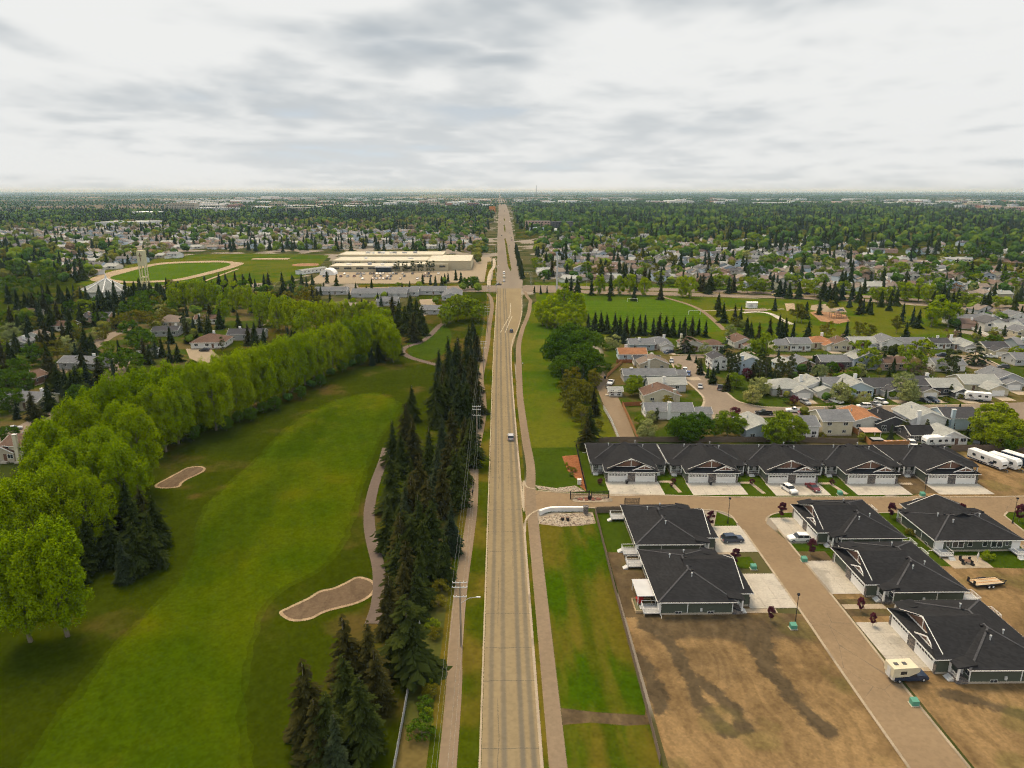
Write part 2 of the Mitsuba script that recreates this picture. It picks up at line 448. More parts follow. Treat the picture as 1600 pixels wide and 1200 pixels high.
for b in (bunk, bunk2):
    pg = Polygon(curve(b, 6, True)).buffer(0)
    rim = pg.buffer(.12)
    k = struct('sand_bunker', sheet(rim, .065, 'm_dirt', 4))
    part(k, 'sand', sheet(pg.buffer(-.55), .085, 'm_dirt', 3))
struct('cart_path', sheet(ribbon([(-34.41,200.74),(-33.74,189.27),(-33.37,174.15),(-32.29,160.32),(-30.6,149.93),(-28.25,140.65),(-25.75,132.32),(-24.12,124.82),(-23.2,116.96),(-23.22,110.88)], 2.6), .08, 'm_asphalt', 3))
struct('cart_path', sheet(ribbon([(-29.2,419.2),(-34.4,402.5),(-37.5,372.7),(-41.2,353),(-45.8,345.4),(-47.5,333.8),(-42.2,321.4),(-34.7,312.3),(-25.9,303.7)], 3.2), .08, 'm_asphalt', 3))
struct('grass_verge', sheet([(-14.6, 20), (-10.2, 20), (-10.2, 185), (-14.6, 185)], .04, 'm_lawn', 4))
struct('grass_verge', sheet([(-10.2, 20), (-2.6, 20), (-2.6, 530), (-9.0, 540), (-10.2, 330)], .045, 'm_lawn', 2))
path_l = [(-7.6, 20)] + [(-7.35,85.93),(-7.79,102.44),(-7.87,119.94),(-7.25,143.25),(-6.92,162.1),(-7.45,192.32),(-6.34,223.29),(-6.08,240.49),(-7,262.1),(-8.1,283.4),(-7.2,318.2),(-6.3,353.9),(-6.3,379.2),(-5.8,418.8),(-5.1,467),(-6.4,507.7),(-9.1,530.7)]
struct('path', sheet(ribbon(path_l, 2.5), .08, 'm_asphalt', 2))
struct('grass_verge', sheet([(5.2, 20), (6.5, 20), (6.5, 530), (5.2, 530)], .04, 'm_lawn', 2))
struct('sidewalk', sheet(ribbon([(7.55, 20), (7.6, 90), (7.6, 137), (7.6, 163)] + [(8.46,184.66),(7.97,205.62),(7.59,231.35),(7.49,259.19),(8.2,293.9),(9.1,338.5),(10.4,361.7),(13.1,393.8),(16.4,422.8),(19.2,453.6),(20.7,480.4),(21.8,494.9),(20.3,513.6),(19.3,540.7)], 2.5), .08, 'm_asphalt', 2))
struct('grass_strip', sheet([(8.8, 89)] + [(13.95,88.04),(21.26,87.24)] + [(21.9, 90), (22.6, 155), (16, 152.5), (8.9, 151.5)], .05, 'm_lawn', 8))
struct('dirt_patch', sheet([(8.9, 82), (8.9, 95), (21.9, 95), (21.7, 81)], .042, 'm_dirt', 1))
struct('grass_strip', sheet([(8.8, 20), (8.8, 85.5), (13, 85.9), (18, 85.2), (21.8, 85.4), (21.4, 20)], .05, 'm_lawn', 8))
struct('lawn', sheet([(8.9, 166.5)] + [(8.92,199.98),(22.72,200.28)] + [(24.2, 199), (24.2, 166)], .05, 'm_lawn', 3))
struct('lawn', sheet([(8.9, 199)] + [(7.49,259.19),(8.2,293.9),(9.4,338.5),(15.8,418.4),(20.8,472)] + [(32.8,519.9),(44.9,494.5),(36.7,317.4),(37,272.6),(36.67,227.31),(36.74,203.97)] + [(24.2, 199)], .048, 'm_lawn', 5))
# roads
wide = [(-2.75, 15), (-2.95, 300)] + [(-2.7,418.7),(-2.5,467),(-2.3,527.2),(-2.3,604.3),(-2.6,849.4),(-3.5,1178.5),(-3.4,1685.9),(-2.8,2752.3),(-2.6,5199),(-4.2,11071),(-5.5,29556.9)]
wide2 = [(10,29556.6),(23.9,11070.5),(40.8,5198.2),(36.1,2751.7),(28.1,1685.3),(23.8,1178.1),(21,849),(19.4,661.6),(19.9,603.9),(16.4,540.7),(15.5,495),(13.8,441.3),(10.5,393.9)] + [(5.2, 330), (5.25, 15)]
road = Polygon(wide + wide2).buffer(0)
from shapely.geometry import box as sbox
struct('road', sheet(road.intersection(sbox(-99, 0, 99, 560)), .07, 'm_asphalt', 0))
struct('road', sheet(road.intersection(sbox(-999, 560, 999, 90000)), .07, 'm_asphalt', 6))
struct('road_median', sheet([(10.9,683.4),(9,718.7),(8.5,757.6),(8.5,894),(8.4,1061.4),(7.9,1162.4),(9.7,1178.3),(11,1061.3),(11.3,894),(11.6,757.6),(11.6,706.5)], .16, 'm_lawn', 2))
struct('road_median', sheet([(9.9,1344.3),(9.2,1458.1),(9.7,1622.4),(11.5,1669.3),(12.2,1509.1),(11.8,1365.6)], .16, 'm_lawn', 2))
struct('road_median', sheet([(12.5,1808.7),(12,1995.8),(15.2,2091.8),(15.2,1908.1)], .16, 'm_lawn', 2))
mk = MB()
for a, b in (((0.3,379.1), (6.4,434.3)), ((2.8,379.1), (7.6,432)), ((6.4,434.3), (7.6,483.4))):
    mk.bar((*a, .085), (*b, .085), .28, .02, 'concrete')
k = struct('road_marking', mk.ply('m_paint'))
struct('kerb', kerb([(-2.95, 20), (-3.15, 300)] + [(-2.7,418.7),(-2.5,467),(-2.4,527.2)], .30, .12).ply('m_concrete'))
struct('kerb', kerb([(17.1,540.7),(15.7,495),(13.9,441.3),(10.5,393.9)] + [(5.35, 330), (5.4, 167)] + [(6.15,174.74),(6.86,170.93),(9.3,169.25)], .45, .12).ply('m_concrete'))
struct('kerb', kerb([(9.79,157.41),(7.34,154.98),(5.99,151.93),(5.56,146.1)] + [(5.4, 138), (5.45, 20)], .45, .12).ply('m_concrete'))
xroad = [(17.4,540.7),(48.5,536.6),(86.6,529),(141.9,518),(212.6,503.8),(260.3,487.7),(290.7,470),(324,448.2),(350.6,428.3),(379.8,465.7),(345.3,478.9),(304.3,493),(273.8,514),(222.5,528.4),(151.1,552.9),(92.3,565.4),(51.8,574),(18.6,578.6)]
struct('cross_road', sheet(xroad, .075, 'm_asphalt', 4))
struct('cross_road', sheet([(-2.5,579),(-42.1,575.7),(-113.7,569),(-198.7,578.4),(-278.8,583.8),(-269.7,564.1),(-191,555.2),(-108.6,542.9),(-39.7,541.7),(-2.3,541)], .075, 'm_asphalt', 4))
struct('kerb', kerb([(19.3,538.9),(48.5,535.6),(86.4,528),(141.5,516.7),(212.1,502.6),(259.7,486.6),(290.1,468.9),(323.3,447.2)], 1.2, .12).ply('m_concrete'))
struct('kerb', kerb([(20.7,580.2),(52,575.6),(92.6,567),(151.5,554.4),(223.2,530.1),(274.7,515.6),(305.2,494.5),(346.2,480.4)], 1.2, .12).ply('m_concrete'))
struct('road_median', sheet(ribbon([(60.1,553.4),(146.5,535.6),(217.5,516),(266.8,500.4),(298,482.4),(334.8,463.8)], 6.5), .12, 'm_lawn', 4))
struct('grass_verge', sheet([(28.5,578.4),(52.1,576.8),(92.8,568.5),(151.9,555.9),(223.8,531.4),(275.3,517),(306.1,496),(366.6,471.5),(383.9,494.6),(319.3,518.2),(234.2,557.1),(158.3,580.2),(54,599),(29.5,599.4)], .07, 'm_lawn', 5))
# estate streets
xs_top = [(5.63,174.75),(6.68,170.52),(9.59,168.43),(17.72,166.69),(26.98,165.74),(41.3,165.09),(61.33,163.58),(82.44,163.21),(103.54,162.84),(124.29,162.66),(136.58,163.03)]
xs_low = [(128.99,152.85),(122.64,154.01),(120.42,151.96),(119.5,144.1),(118.64,135.21)] + [(110.73,124.86),(113.51,135.87),(114.95,146.08),(115.6,150.35),(113.82,153.47)] + [(98.58,154.08),(79.87,154.06),(69.21,154.6),(65.85,153.96),(63.4,151.94),(62,148.96)]
str_r = [(63.6, 140), (63.4, 110), (63.0, 88), (63, 20)]
str_l = [(54.6, 20), (54.9, 88), (55.3, 110), (55.6, 140)]
xs_low2 = [(55.27,149.08),(55.05,153.11),(53.55,155.22),(49.51,156.36),(34.06,157.34),(23.16,157.9),(13.78,158.42),(9.79,157.41),(7.34,154.98),(5.99,151.93)]
struct('street', sheet(xs_top + xs_low + str_r + str_l + xs_low2, .06, 'm_asphalt', 1))
for a in (xs_low2, [(55.6, 146), (55.5, 130), (55.3, 110), (54.9, 88), (54.6, 20)], [(63.7, 146), (63.6, 130), (63.4, 110), (63.0, 88), (63, 20)], [(62.36,149.94),(63.4,151.94),(65.85,153.96),(69.21,154.6),(79.87,154.06),(98.58,154.08),(113.82,153.47),(115.6,150.35),(114.95,146.08),(113.51,135.87)], [(122.64,154.01),(120.42,151.96),(119.5,144.1)], xs_top[2:]):
    struct('kerb', kerb(a, .42, .12, smooth=len(a) > 3).ply('m_concrete'))
# dirt lots
struct('dirt_lot', sheet([(22.2, 20), (54.7, 20), (55.3, 112.5), (50, 113), (46.6, 113), (46.6, 155), (22.9, 155)], .04, 'm_dirt', 0))
struct('dirt_lot', sheet([(63.3, 20), (180, 20), (180, 131), (64, 131)], .04, 'm_dirt', 0))
struct('dirt_lot', sheet([(103.76,163.22),(128.67,173.46),(134.23,190.35),(133.11,197.8),(136.6,197.74),(162.13,197.29),(136.58,163.03)], .045, 'm_dirt', 0))
struct('dirt_lot', sheet([(98, 165), (117, 165), (119, 177), (96, 177)], .05, 'm_dirt', 1))
struct('yard', sheet([(24, 163.5), (98, 163.5), (98, 200), (24, 200)], .046, 'm_lawn', 3))
struct('yard', sheet([(22.9, 136), (29, 136), (29, 155), (22.9, 155)], .05, 'm_lawn', 3))
struct('yard', sheet([(22.6, 112), (29.5, 112), (29.5, 136), (22.8, 136)], .05, 'm_dirt', 1))
struct('yard', sheet([(63.9, 131), (118, 127), (118, 156), (63.9, 156)], .05, 'm_lawn', 3))
struct('yard', sheet([(52.31,155.25),(55.31,151.07),(54.57,146.5),(53.75,144.01),(48.79,145.97)], .07, 'm_lawn', 3))
struct('yard', sheet([(48.41,133.14),(52.93,133.6),(52.84,128.36),(47.17,129.23)], .07, 'm_lawn', 3))
struct('yard', sheet([(122.39,153.67),(132.86,153.83),(120.79,138.03),(119.73,144.41),(120.25,151.28)], .065, 'm_lawn', 3))
struct('dirt_patch', sheet([(63.9, 111.6), (71.5, 111.6), (71.5, 117.2), (63.8, 117.2)], .06, 'm_dirt', 1))
struct('dirt_patch', sheet([(64.0, 131.3), (69.8, 131.3), (69.8, 135.6), (64.0, 135.6)], .066, 'm_dirt', 1))


def driveway(x0, x1, y0, y1, nx, ny, z=.075):
    k = numbered('driveway')
    labels[k] = {'kind': 'structure'}
    for i in range(nx):
        for j in range(ny):
            a, b = x0 + (x1 - x0) * i / nx, x0 + (x1 - x0) * (i + 1) / nx
            c, d = y0 + (y1 - y0) * j / ny, y0 + (y1 - y0) * (j + 1) / ny
            g = .022
            part(k, 'slab', MB().box(a + g, b - g, c + g, d - g, .0, z + .006 * RNG.random(), 0).ply('m_concrete'))
    return k


TOPROW = [(34.9, 173.9), (56.2, 172.8), (77.2, 172.0), (98.2, 171.4), (119.4, 171.0)]
for x, y in TOPROW:
    driveway(x - 7.0, x + 7.2, 165.0 if x < 60 else 164.2, y + .2, 4, 2)
for y in (142.6, 121.5):
    driveway(46.3, 55.4, y - 7.0, y + 5.2, 3, 4)
for y in (144.6, 124.4, 102.6):
    driveway(63.8, 69.7, y - 5.4, y + 7.2, 2, 4)
driveway(102, 108, 148, 155.3, 2, 2)
for pts in ([(45.28,139.36),(49.83,139.86),(49.28,135.87),(44.31,135.96)], [(56.95,106.63),(72.83,111.76),(71.96,110.19),(56.8,104.81)]):
    pass
struct('walkway', sheet([(63.9, 113.9), (71.8, 113.9), (71.8, 115.5), (63.9, 115.5)], .08, 'm_concrete', 1))
struct('walkway', sheet([(64.6, 96.3), (73.4, 96.3), (73.4, 97.3), (64.2, 97.3)], .08, 'm_concrete', 1))
struct('walkway', sheet([(46.5, 134.2), (51, 134.2), (51, 135.6), (46.5, 135.6)], .08, 'm_concrete', 1))
struct('walkway', sheet([(42.8, 113.0), (51, 113.0), (51, 114.4), (42.8, 114.4)], .08, 'm_concrete', 1))
for i_, (x, y) in enumerate(TOPROW[:4]):
    struct('walkway', sheet([(x + 7.4, y + .4), (x + 10.9, y + .4), (x + 10.9, y - .9), (x + 7.4, y - .9)], .082, 'm_concrete', 1))
    if i_ < 3:
        struct('walkway', sheet(ribbon([(x + 10.4, y - .8), (x + 10.8, y - 3.5), (x + 11.4, y - 7.2)], 1.1), .084, 'm_concrete', 1))
# entrance
struct('rock_bed', sheet([(9.07,152.89),(11.27,153.88),(13.34,154.88),(20.05,155.46),(22.21,155.42),(22.22,149.65),(18.04,148.43),(13.86,148.18),(8.89,149.56)], .07, 'm_dirt', 7))
struct('rock_bed', sheet([(8.77,172.15),(14.52,169.97),(19.71,171.54),(22.09,167.41),(14.5,167.54),(9.96,169.24)], .07, 'm_dirt', 7))
struct('mulch_bed', sheet([(18,192.9),(22.61,193.86),(22.86,179.76),(22.26,167.41),(20.85,171.1),(20.5,175.79),(18.64,181.66)], .07, 'm_dirt', 2))
struct('hedge_strip', sheet([(9.86,155.99),(12.13,157.37),(15.32,158.03),(21.54,157.56),(22.19,156.48),(13.61,156.28),(10.42,154.93)], .07, 'm_lawn', 3))
isl = Polygon(curve([(18.52,163.17),(19.63,164.5),(26.43,164.19),(27.71,163.01),(27,161.51),(18.98,161.46)], 5, True))
k = struct('traffic_island', sheet(isl, .14, 'm_dirt', 7))
part(k, 'kerb', kerb(list(isl.exterior.coords), .35, .16, smooth=False).ply('m_concrete'))
# park, school field, older neighbourhood
struct('park_lawn', sheet([(26.9,533.5),(48.2,533.1),(85.8,523.9),(140.2,511.5),(210.1,497.7),(257.4,481.9),(291.8,464.5),(302.3,453.7),(248.3,374.7),(242.3,330.1),(217.4,330.5),(161.4,331.5),(125.6,336.4),(86.8,360.4),(47,364.4),(34.7,378.5),(24.7,418.2)], .04, 'm_lawn', 5))
struct('soccer_field', sheet([(60.7,494.2),(119.3,502.4),(128.5,475.6),(129.8,444.1),(126.8,403.8),(122.6,380.6),(108.2,377.2),(48.7,378.2)], .06, 'm_lawn', 7))
struct('park_path', sheet(ribbon([(58,533.7),(86.9,530.7),(116.2,526.8),(120.2,508.6),(128.4,478.5),(130.8,449.1),(128.1,412.1),(125.2,384.2)], 3.0), .10, 'm_asphalt', 2))
struct('park_path', sheet(ribbon([(131.9,451.6),(145.2,451.4),(160.6,453.6),(186.7,455.8)], 2.2), .10, 'm_concrete', 1))
struct('ramp_path', sheet(ribbon([(154.4,441.3),(163.8,444.8),(169.8,441),(171.1,431.4),(169.9,417.9),(170,401)], 3.6), .11, 'm_concrete', 0))
struct('asphalt_pad', sheet([(161.9,456.2),(175.5,458.6),(173.4,448.3),(156.8,446.1)], .09, 'm_asphalt', 4))
struct('gravel_pad', sheet([(196.7,480.1),(203.3,480),(191.2,448),(185.4,448.1)], .10, 'm_dirt', 6))
struct('gravel_pad', sheet([(198.1,442.9),(207.3,447.8),(216.9,433),(208.5,410.7),(197.8,402.5),(191,411)], .10, 'm_dirt', 5))
struct('parking_lot', sheet([(202.8,452.9),(211.6,471.4),(223.7,476.8),(217.7,457.8),(229.5,462.9),(221.9,442.5),(208.4,442.8)], .10, 'm_asphalt', 5))
struct('school_field', sheet([(-351.9,593.3),(-383,690.3),(-392.8,815.6),(-373.6,873.3),(-301.9,890.1),(-233.7,870.8),(-204.4,861.5),(-183.8,722.1),(-178.3,654.7),(-185.3,603.2),(-250.9,579.3),(-322.7,568.8)], .05, 'm_lawn', 5))
outer = curve([(-360.4,628.7),(-373.7,690.2),(-370.1,737.9),(-361.4,778),(-315,795.3),(-287.7,780.3),(-272.5,762.5),(-268.1,711.4),(-269.5,666.7),(-272,636.6),(-274.6,620.3),(-284.1,607.1),(-302.8,600.9),(-321.7,601.2),(-338.6,605.8)], 5, True)
inner = curve([(-348,637.9),(-354.4,676.1),(-357.9,722),(-351.8,761.2),(-307.9,777.1),(-289.5,766.3),(-281.4,746),(-278.9,711.6),(-280.3,666.9),(-282.9,634.4),(-288.9,620.1),(-308.3,612.3),(-325.8,614.4)], 5, True)
struct('running_track', sheet(Polygon(outer).buffer(0).difference(Polygon(inner).buffer(0)), .15, 'm_dirt', 6))
struct('track_infield', sheet(Polygon(inner).buffer(0), .13, 'm_lawn', 7))
struct('ball_diamond', sheet(curve([(-217,746.2),(-214.6,761.5),(-204.5,764.8),(-193.4,761.1),(-189.1,741.1),(-199.4,734.9),(-208.6,735)], 4, True), .15, 'm_dirt', 5))
struct('dirt_patch', sheet([(-281,809.7),(-282.9,826.2),(-240.6,827.1),(-239.6,808.3)], .15, 'm_dirt', 6))
struct('dirt_track', sheet(ribbon([(-253.4,608.7),(-256.6,656.1),(-260.4,711.3)], 3.0), .13, 'm_dirt', 6))
struct('parking_lot', sheet([(-162.3,594.2),(-169.8,703.8),(-140.6,709.2),(-38.6,707.4),(-42.9,817.3),(-28.8,833.1),(-9.3,832.8),(-9.1,604.4),(-75.4,592.7)], .08, 'm_asphalt', 5))
struct('grass_strip', sheet([(-13,604.5),(-13,779),(-9.5,779),(-7.8,683.8),(-9.6,600.1)], .12, 'm_lawn', 2))
struct('path', sheet(ribbon([(-6.2,816.6),(-5.6,731.5),(-8.4,683.8),(-9.4,622.6),(-8.8,579.1)], 3.2), .13, 'm_concrete', 1))
struct('grass_verge', sheet([(-6.7,579.1),(-4.9,849.4),(-3.7,849.4),(-2.7,579)], .06, 'm_lawn', 2))
struct('grass_verge', sheet([(-113.7,569),(-117.9,591.3),(-11.1,591.5),(-10.8,577.1)], .07, 'm_lawn', 2))
struct('street', sheet([(80.1,320.6),(76.8,301.9),(76.1,278.9),(76.6,264.3),(76.21,251.09),(72.14,239.12),(71.63,231.67),(82.41,226.51),(92.78,228.43),(112.95,230.95),(137.39,230.52),(160.99,232.3),(170.09,230.67),(175.79,221.44),(182.36,218.65),(203.53,246.36),(185.85,243.41),(164.45,241.39),(143.13,240.98),(122.4,240.56),(108.6,239.25),(96.9,239.45),(92.21,241.87),(87.8,247.57),(87.21,257.79),(87.2,271.7),(87.2,287),(87.7,304.1),(91.6,316.5),(103.3,317.6),(106.8,322.1),(92.9,324.4)], .07, 'm_asphalt', 4))
for a in ([(80.1,320.6),(76.8,301.9),(76.1,278.9),(76.6,264.3),(76.21,251.09),(72.14,239.12)], [(92.21,241.87),(87.8,247.57),(87.21,257.79),(87.2,271.7),(87.2,287),(87.7,304.1)], [(81.5,323.9),(92.9,324.4),(106.6,321.5)], [(92.21,241.87),(97.04,239.84),(108.7,239.48),(122.51,240.79),(143.26,241.21),(164.6,241.63),(186.02,243.65)]):
    struct('kerb', kerb(a, .9, .12).ply('m_concrete'))
struct('street', sheet([(119.7,319.9),(136.2,315.7),(162.3,313.9),(183.7,314.9),(195.5,314.6),(205.7,306.9),(205.9,293.8),(218.7,293.6),(221.8,300.5),(223.5,311.6),(219.2,318.8),(200.1,322.5),(165.4,320.4),(138.3,320.9),(123.1,325.2)], .07, 'm_asphalt', 4))
struct('kerb', kerb([(200.4,323),(219.7,319.5),(223.8,312.1),(222.4,300.5),(219.3,293.6)], .9, .12).ply('m_concrete'))
struct('alley', sheet([(38.9,296.8),(44.2,296.7),(44.7,267.7),(43.98,238.09),(42.27,203.87),(36.55,203.97),(37.29,234.46),(38.1,267.8)], .075, 'm_asphalt', 2))
struct('street', sheet(ribbon([(-157.03,200.17),(-154.27,213.18),(-155.02,230.67),(-152.91,243.83),(-154.9,266.5),(-175.5,321.2)], 9), .06, 'm_asphalt', 4))
struct('street', sheet(ribbon([(-188.7,291.9),(-199.3,326.8),(-204.5,352.7),(-209.6,375.7),(-207.4,393.8)], 8), .06, 'm_asphalt', 4))
struct('parking_lot', sheet([(-154.6,341.4),(-141.5,339.7),(-129.5,320.3),(-131.9,307.9),(-144,320.6)], .07, 'm_asphalt', 5))
struct('parking_lot', sheet([(-57.5,502.4),(-47.3,505.3),(-39.7,447.1),(-47.2,432.9)], .09, 'm_asphalt', 5))
struct('yard', sheet([(53.3,360.9),(96.8,373.8),(251.8,374.7),(269.6,341.3),(162.13,197.29),(135.05,197.76),(42.52,201.05),(43.4,272.5)], .03, 'm_lawn', 6))
struct('wood_floor', sheet([(-1181.2,1643.3),(-629.1,1878.4),(-16.9,1867.6),(-11.9,3266),(-684.7,3540.7),(-1166.8,2772.7),(-1993,2787.2)], .3, 'm_lawn', 0))
struct('wood_floor', sheet([(27,1178),(219,1113.2),(459.9,876.8),(547.8,697.1),(1103.4,1391.2),(1807.1,2345.9),(1670.1,3236.5),(777.3,3999.1),(61.8,3527.6)], .3, 'm_lawn', 0))
struct('wood_floor', sheet([(-413,590.3),(-625.7,905.1),(-451.7,779.6),(-361,628.7),(-338,569.1),(-245.9,567.5),(-238.1,548.8),(-231.5,383.2),(-273.6,383.9)], .035, 'm_lawn', 0))
struct('yard', sheet([(-249.7,322.5),(-273.6,383.9),(-231.5,383.2),(-238.1,548.8),(-151.8,558.3),(-132.8,469.3),(-142.8,320.6),(-138.33,220.36),(-157.19,230.71),(-162.85,202.99)], .033, 'm_lawn', 6))
struct('gravel_lot', sheet([(92.4,831),(110.2,847.4),(91.5,676.5),(78,640.2)], .08, 'm_dirt', 6))

# ---------------------------------------------------------------- plants: prototypes
def rot_to(d, rng):
    """Random tangent frames around unit directions d."""
    a = np.cross(d, rng.normal(size=d.shape))
    a /= np.linalg.norm(a, axis=1, keepdims=True) + 1e-9
    return a, np.cross(d, a)


def spruce_crown(seed, n, h=1.0, r=.2, kind=0, width=.055, lean=0., bare=.05, fat=.85):
    """Drooping sprays of needles around an upright stem; unit height."""
    g = np.random.default_rng(seed)
    whorl = np.sort(g.random(max(12, n // 14)) ** .80)
    t = np.clip(whorl[g.integers(0, len(whorl), n)] + g.normal(0, .008, n), 0, .985)
    t = bare + (1 - bare) * t
    ph = g.random(n) * 2 * np.pi
    side = 1 + .20 * np.sin(ph * 2 + g.random() * 6) + .14 * np.sin(ph * 3 + t * 9 + g.random() * 6)
    L = r * (1.02 - t) ** fat * side * g.uniform(.70, 1.12, n) + .012
    L *= np.where(t < .16, .75 + 1.5 * t, 1)
    d = np.stack([np.cos(ph), np.sin(ph), np.zeros(n)], 1)
    s = np.stack([-np.sin(ph), np.cos(ph), np.zeros(n)], 1)
    up = np.array([0, 0, 1.0])
    z0 = t * h
    droop = L * g.uniform(.25, .62, n)
    w = width * (.35 + .8 * (1.05 - t)) * g.uniform(.75, 1.3, n)
    a = d * (L * .10)[:, None] + up * z0[:, None]
    mid = d * (L * .62)[:, None] + up * (z0 - droop * .42 + .004)[:, None]
    tip = d * L[:, None] + up * (z0 - droop * g.uniform(.75, 1.0, n))[:, None]
    lft = mid + s * w[:, None] - up * (w * .55)[:, None]
    rgt = mid - s * w[:, None] - up * (w * .55)[:, None]
    v = np.stack([a, lft, mid, rgt, tip], 1).reshape(-1, 3)
    o = np.arange(n)[:, None] * 5
    f = np.concatenate([o + [0, 2, 1], o + [0, 3, 2], o + [1, 2, 4], o + [2, 3, 4]], 0)
    u = np.stack([np.full(n * 5, float(kind)), np.repeat(g.random(n), 5) * .6 + np.tile([0, .15, .3, .15, .4], n)], 1)
    return v, f, u


def spruce_near(seed, whorls, per, r=.25, kind=0, fat=.9, bare=.03):
    """Branches in tiers, each carrying side sprays and a tip."""
    g = np.random.default_rng(seed)
    tw = bare + (1 - bare) * (np.linspace(0, .975, whorls) ** .92)
    k = np.repeat(np.arange(whorls), np.maximum(4, (per * (1.1 - tw * .7)).astype(int)))
    nb = len(k)
    t = np.clip(tw[k] + g.normal(0, .007, nb), 0, .985)
    ph = g.random(nb) * 2 * np.pi
    gap = 1 + .22 * np.sin(ph * 2 + seed + t * 7) + .16 * np.sin(ph * 3 - t * 11 + seed)
    L = (r * (1.03 - t) ** fat * g.uniform(.62, 1.15, nb) * gap * g.uniform(.85, 1.12, whorls)[k] + .012) * np.where(t < .10, .72 + 2.8 * t, 1)
    fr = np.array([.30, .48, .48, .66, .66, .84, .84, .97])
    sd = np.array([0, 1, -1, 1, -1, 1, -1, 0])
    ns = len(fr)
    b = np.repeat(np.arange(nb), ns)
    s, side = np.tile(fr, nb) + g.normal(0, .04, nb * ns), np.tile(sd, nb)
    ang = ph[b] + side * g.uniform(.5, .95, nb * ns)
    d = np.stack([np.cos(ph[b]), np.sin(ph[b])], 1)
    base = np.column_stack([d * (L[b] * (s - .16))[:, None], t[b] + L[b] * (.10 * s - .42 * s ** 2)])
    e = np.column_stack([np.cos(ang), np.sin(ang), np.full(nb * ns, -.30) - .25 * g.random(nb * ns)])
    q = np.column_stack([-np.sin(ang), np.cos(ang), np.zeros(nb * ns)])
    ln = (L[b] * (.46 - .16 * s) * g.uniform(.8, 1.3, nb * ns) + .006)[:, None]
    wd = ln * g.uniform(.26, .40, nb * ns)[:, None]
    up = np.array([0, 0, 1.0])
    mid, tip = base + e * ln * .55 + up * ln * .06, base + e * ln
    v = np.stack([base, mid + q * wd - up * wd * .5, mid, mid - q * wd - up * wd * .5, tip], 1).reshape(-1, 3)
    n = nb * ns
    o = np.arange(n)[:, None] * 5
    f = np.concatenate([o + [0, 2, 1], o + [0, 3, 2], o + [1, 2, 4], o + [2, 3, 4]], 0)
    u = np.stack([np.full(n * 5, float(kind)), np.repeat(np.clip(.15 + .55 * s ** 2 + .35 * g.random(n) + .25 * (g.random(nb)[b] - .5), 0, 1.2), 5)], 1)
    return v, f, u


def blob_tree(seed, kind, rx, lumps=4, z0=.05):
    """Far tree: rough overlapping lumps of foliage."""
    g = np.random.default_rng(seed)
    ico = trimesh.creation.icosphere(subdivisions=1)
    V, F, U, n = [], [], [], 0
    for q in range(lumps):
        a = g.uniform(0, 6.28)
        o = np.array([math.cos(a) * rx * .45, math.sin(a) * rx * .45, g.uniform(.40, .68)]) if q else np.array([0, 0, .55])
        rr = g.uniform(.55, .8) * rx if q else rx * .85
        w = ico.vertices * (1 + .55 * (g.random((len(ico.vertices), 1)) - .55)) * [rr, rr, max(rr * .8, .30)] + o
        V.append(w)
        F.append(ico.faces + n)
        U.append(np.stack([np.full(len(w), float(kind)), np.clip(g.random(len(w)) * .8, 0, 1)], 1))
        n += len(w)
    return np.vstack(V), np.vstack(F), np.vstack(U)


def blob_spruce(seed, kind, r):
    g = np.random.default_rng(seed)
    V, F, U, n = [], [], [], 0
    m = 7
    for q in range(4):
        z, rr, h = .03 + q * .22, r * (1.0 - q * .22), .36
        a = np.arange(m) * 2 * np.pi / m + g.random()
        k = g.uniform(.6, 1.25, m)
        w = np.vstack([np.column_stack([np.cos(a) * rr * k, np.sin(a) * rr * k, z + .05 * g.random(m)]), [[0, 0, min(1., z + h)]]])
        V.append(w)
        F.append(np.array([[j, (j + 1) % m, m] for j in range(m)]) + n)
        U.append(np.stack([np.full(m + 1, float(kind)), g.random(m + 1) * .7], 1))
        n += m + 1
    return np.vstack(V), np.vstack(F), np.vstack(U)


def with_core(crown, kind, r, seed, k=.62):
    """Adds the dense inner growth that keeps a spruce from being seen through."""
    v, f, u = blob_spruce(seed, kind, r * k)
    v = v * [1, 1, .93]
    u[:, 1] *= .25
    return np.vstack([crown[0], v]), np.vstack([crown[1], f + len(crown[0])]), np.vstack([crown[2], u])


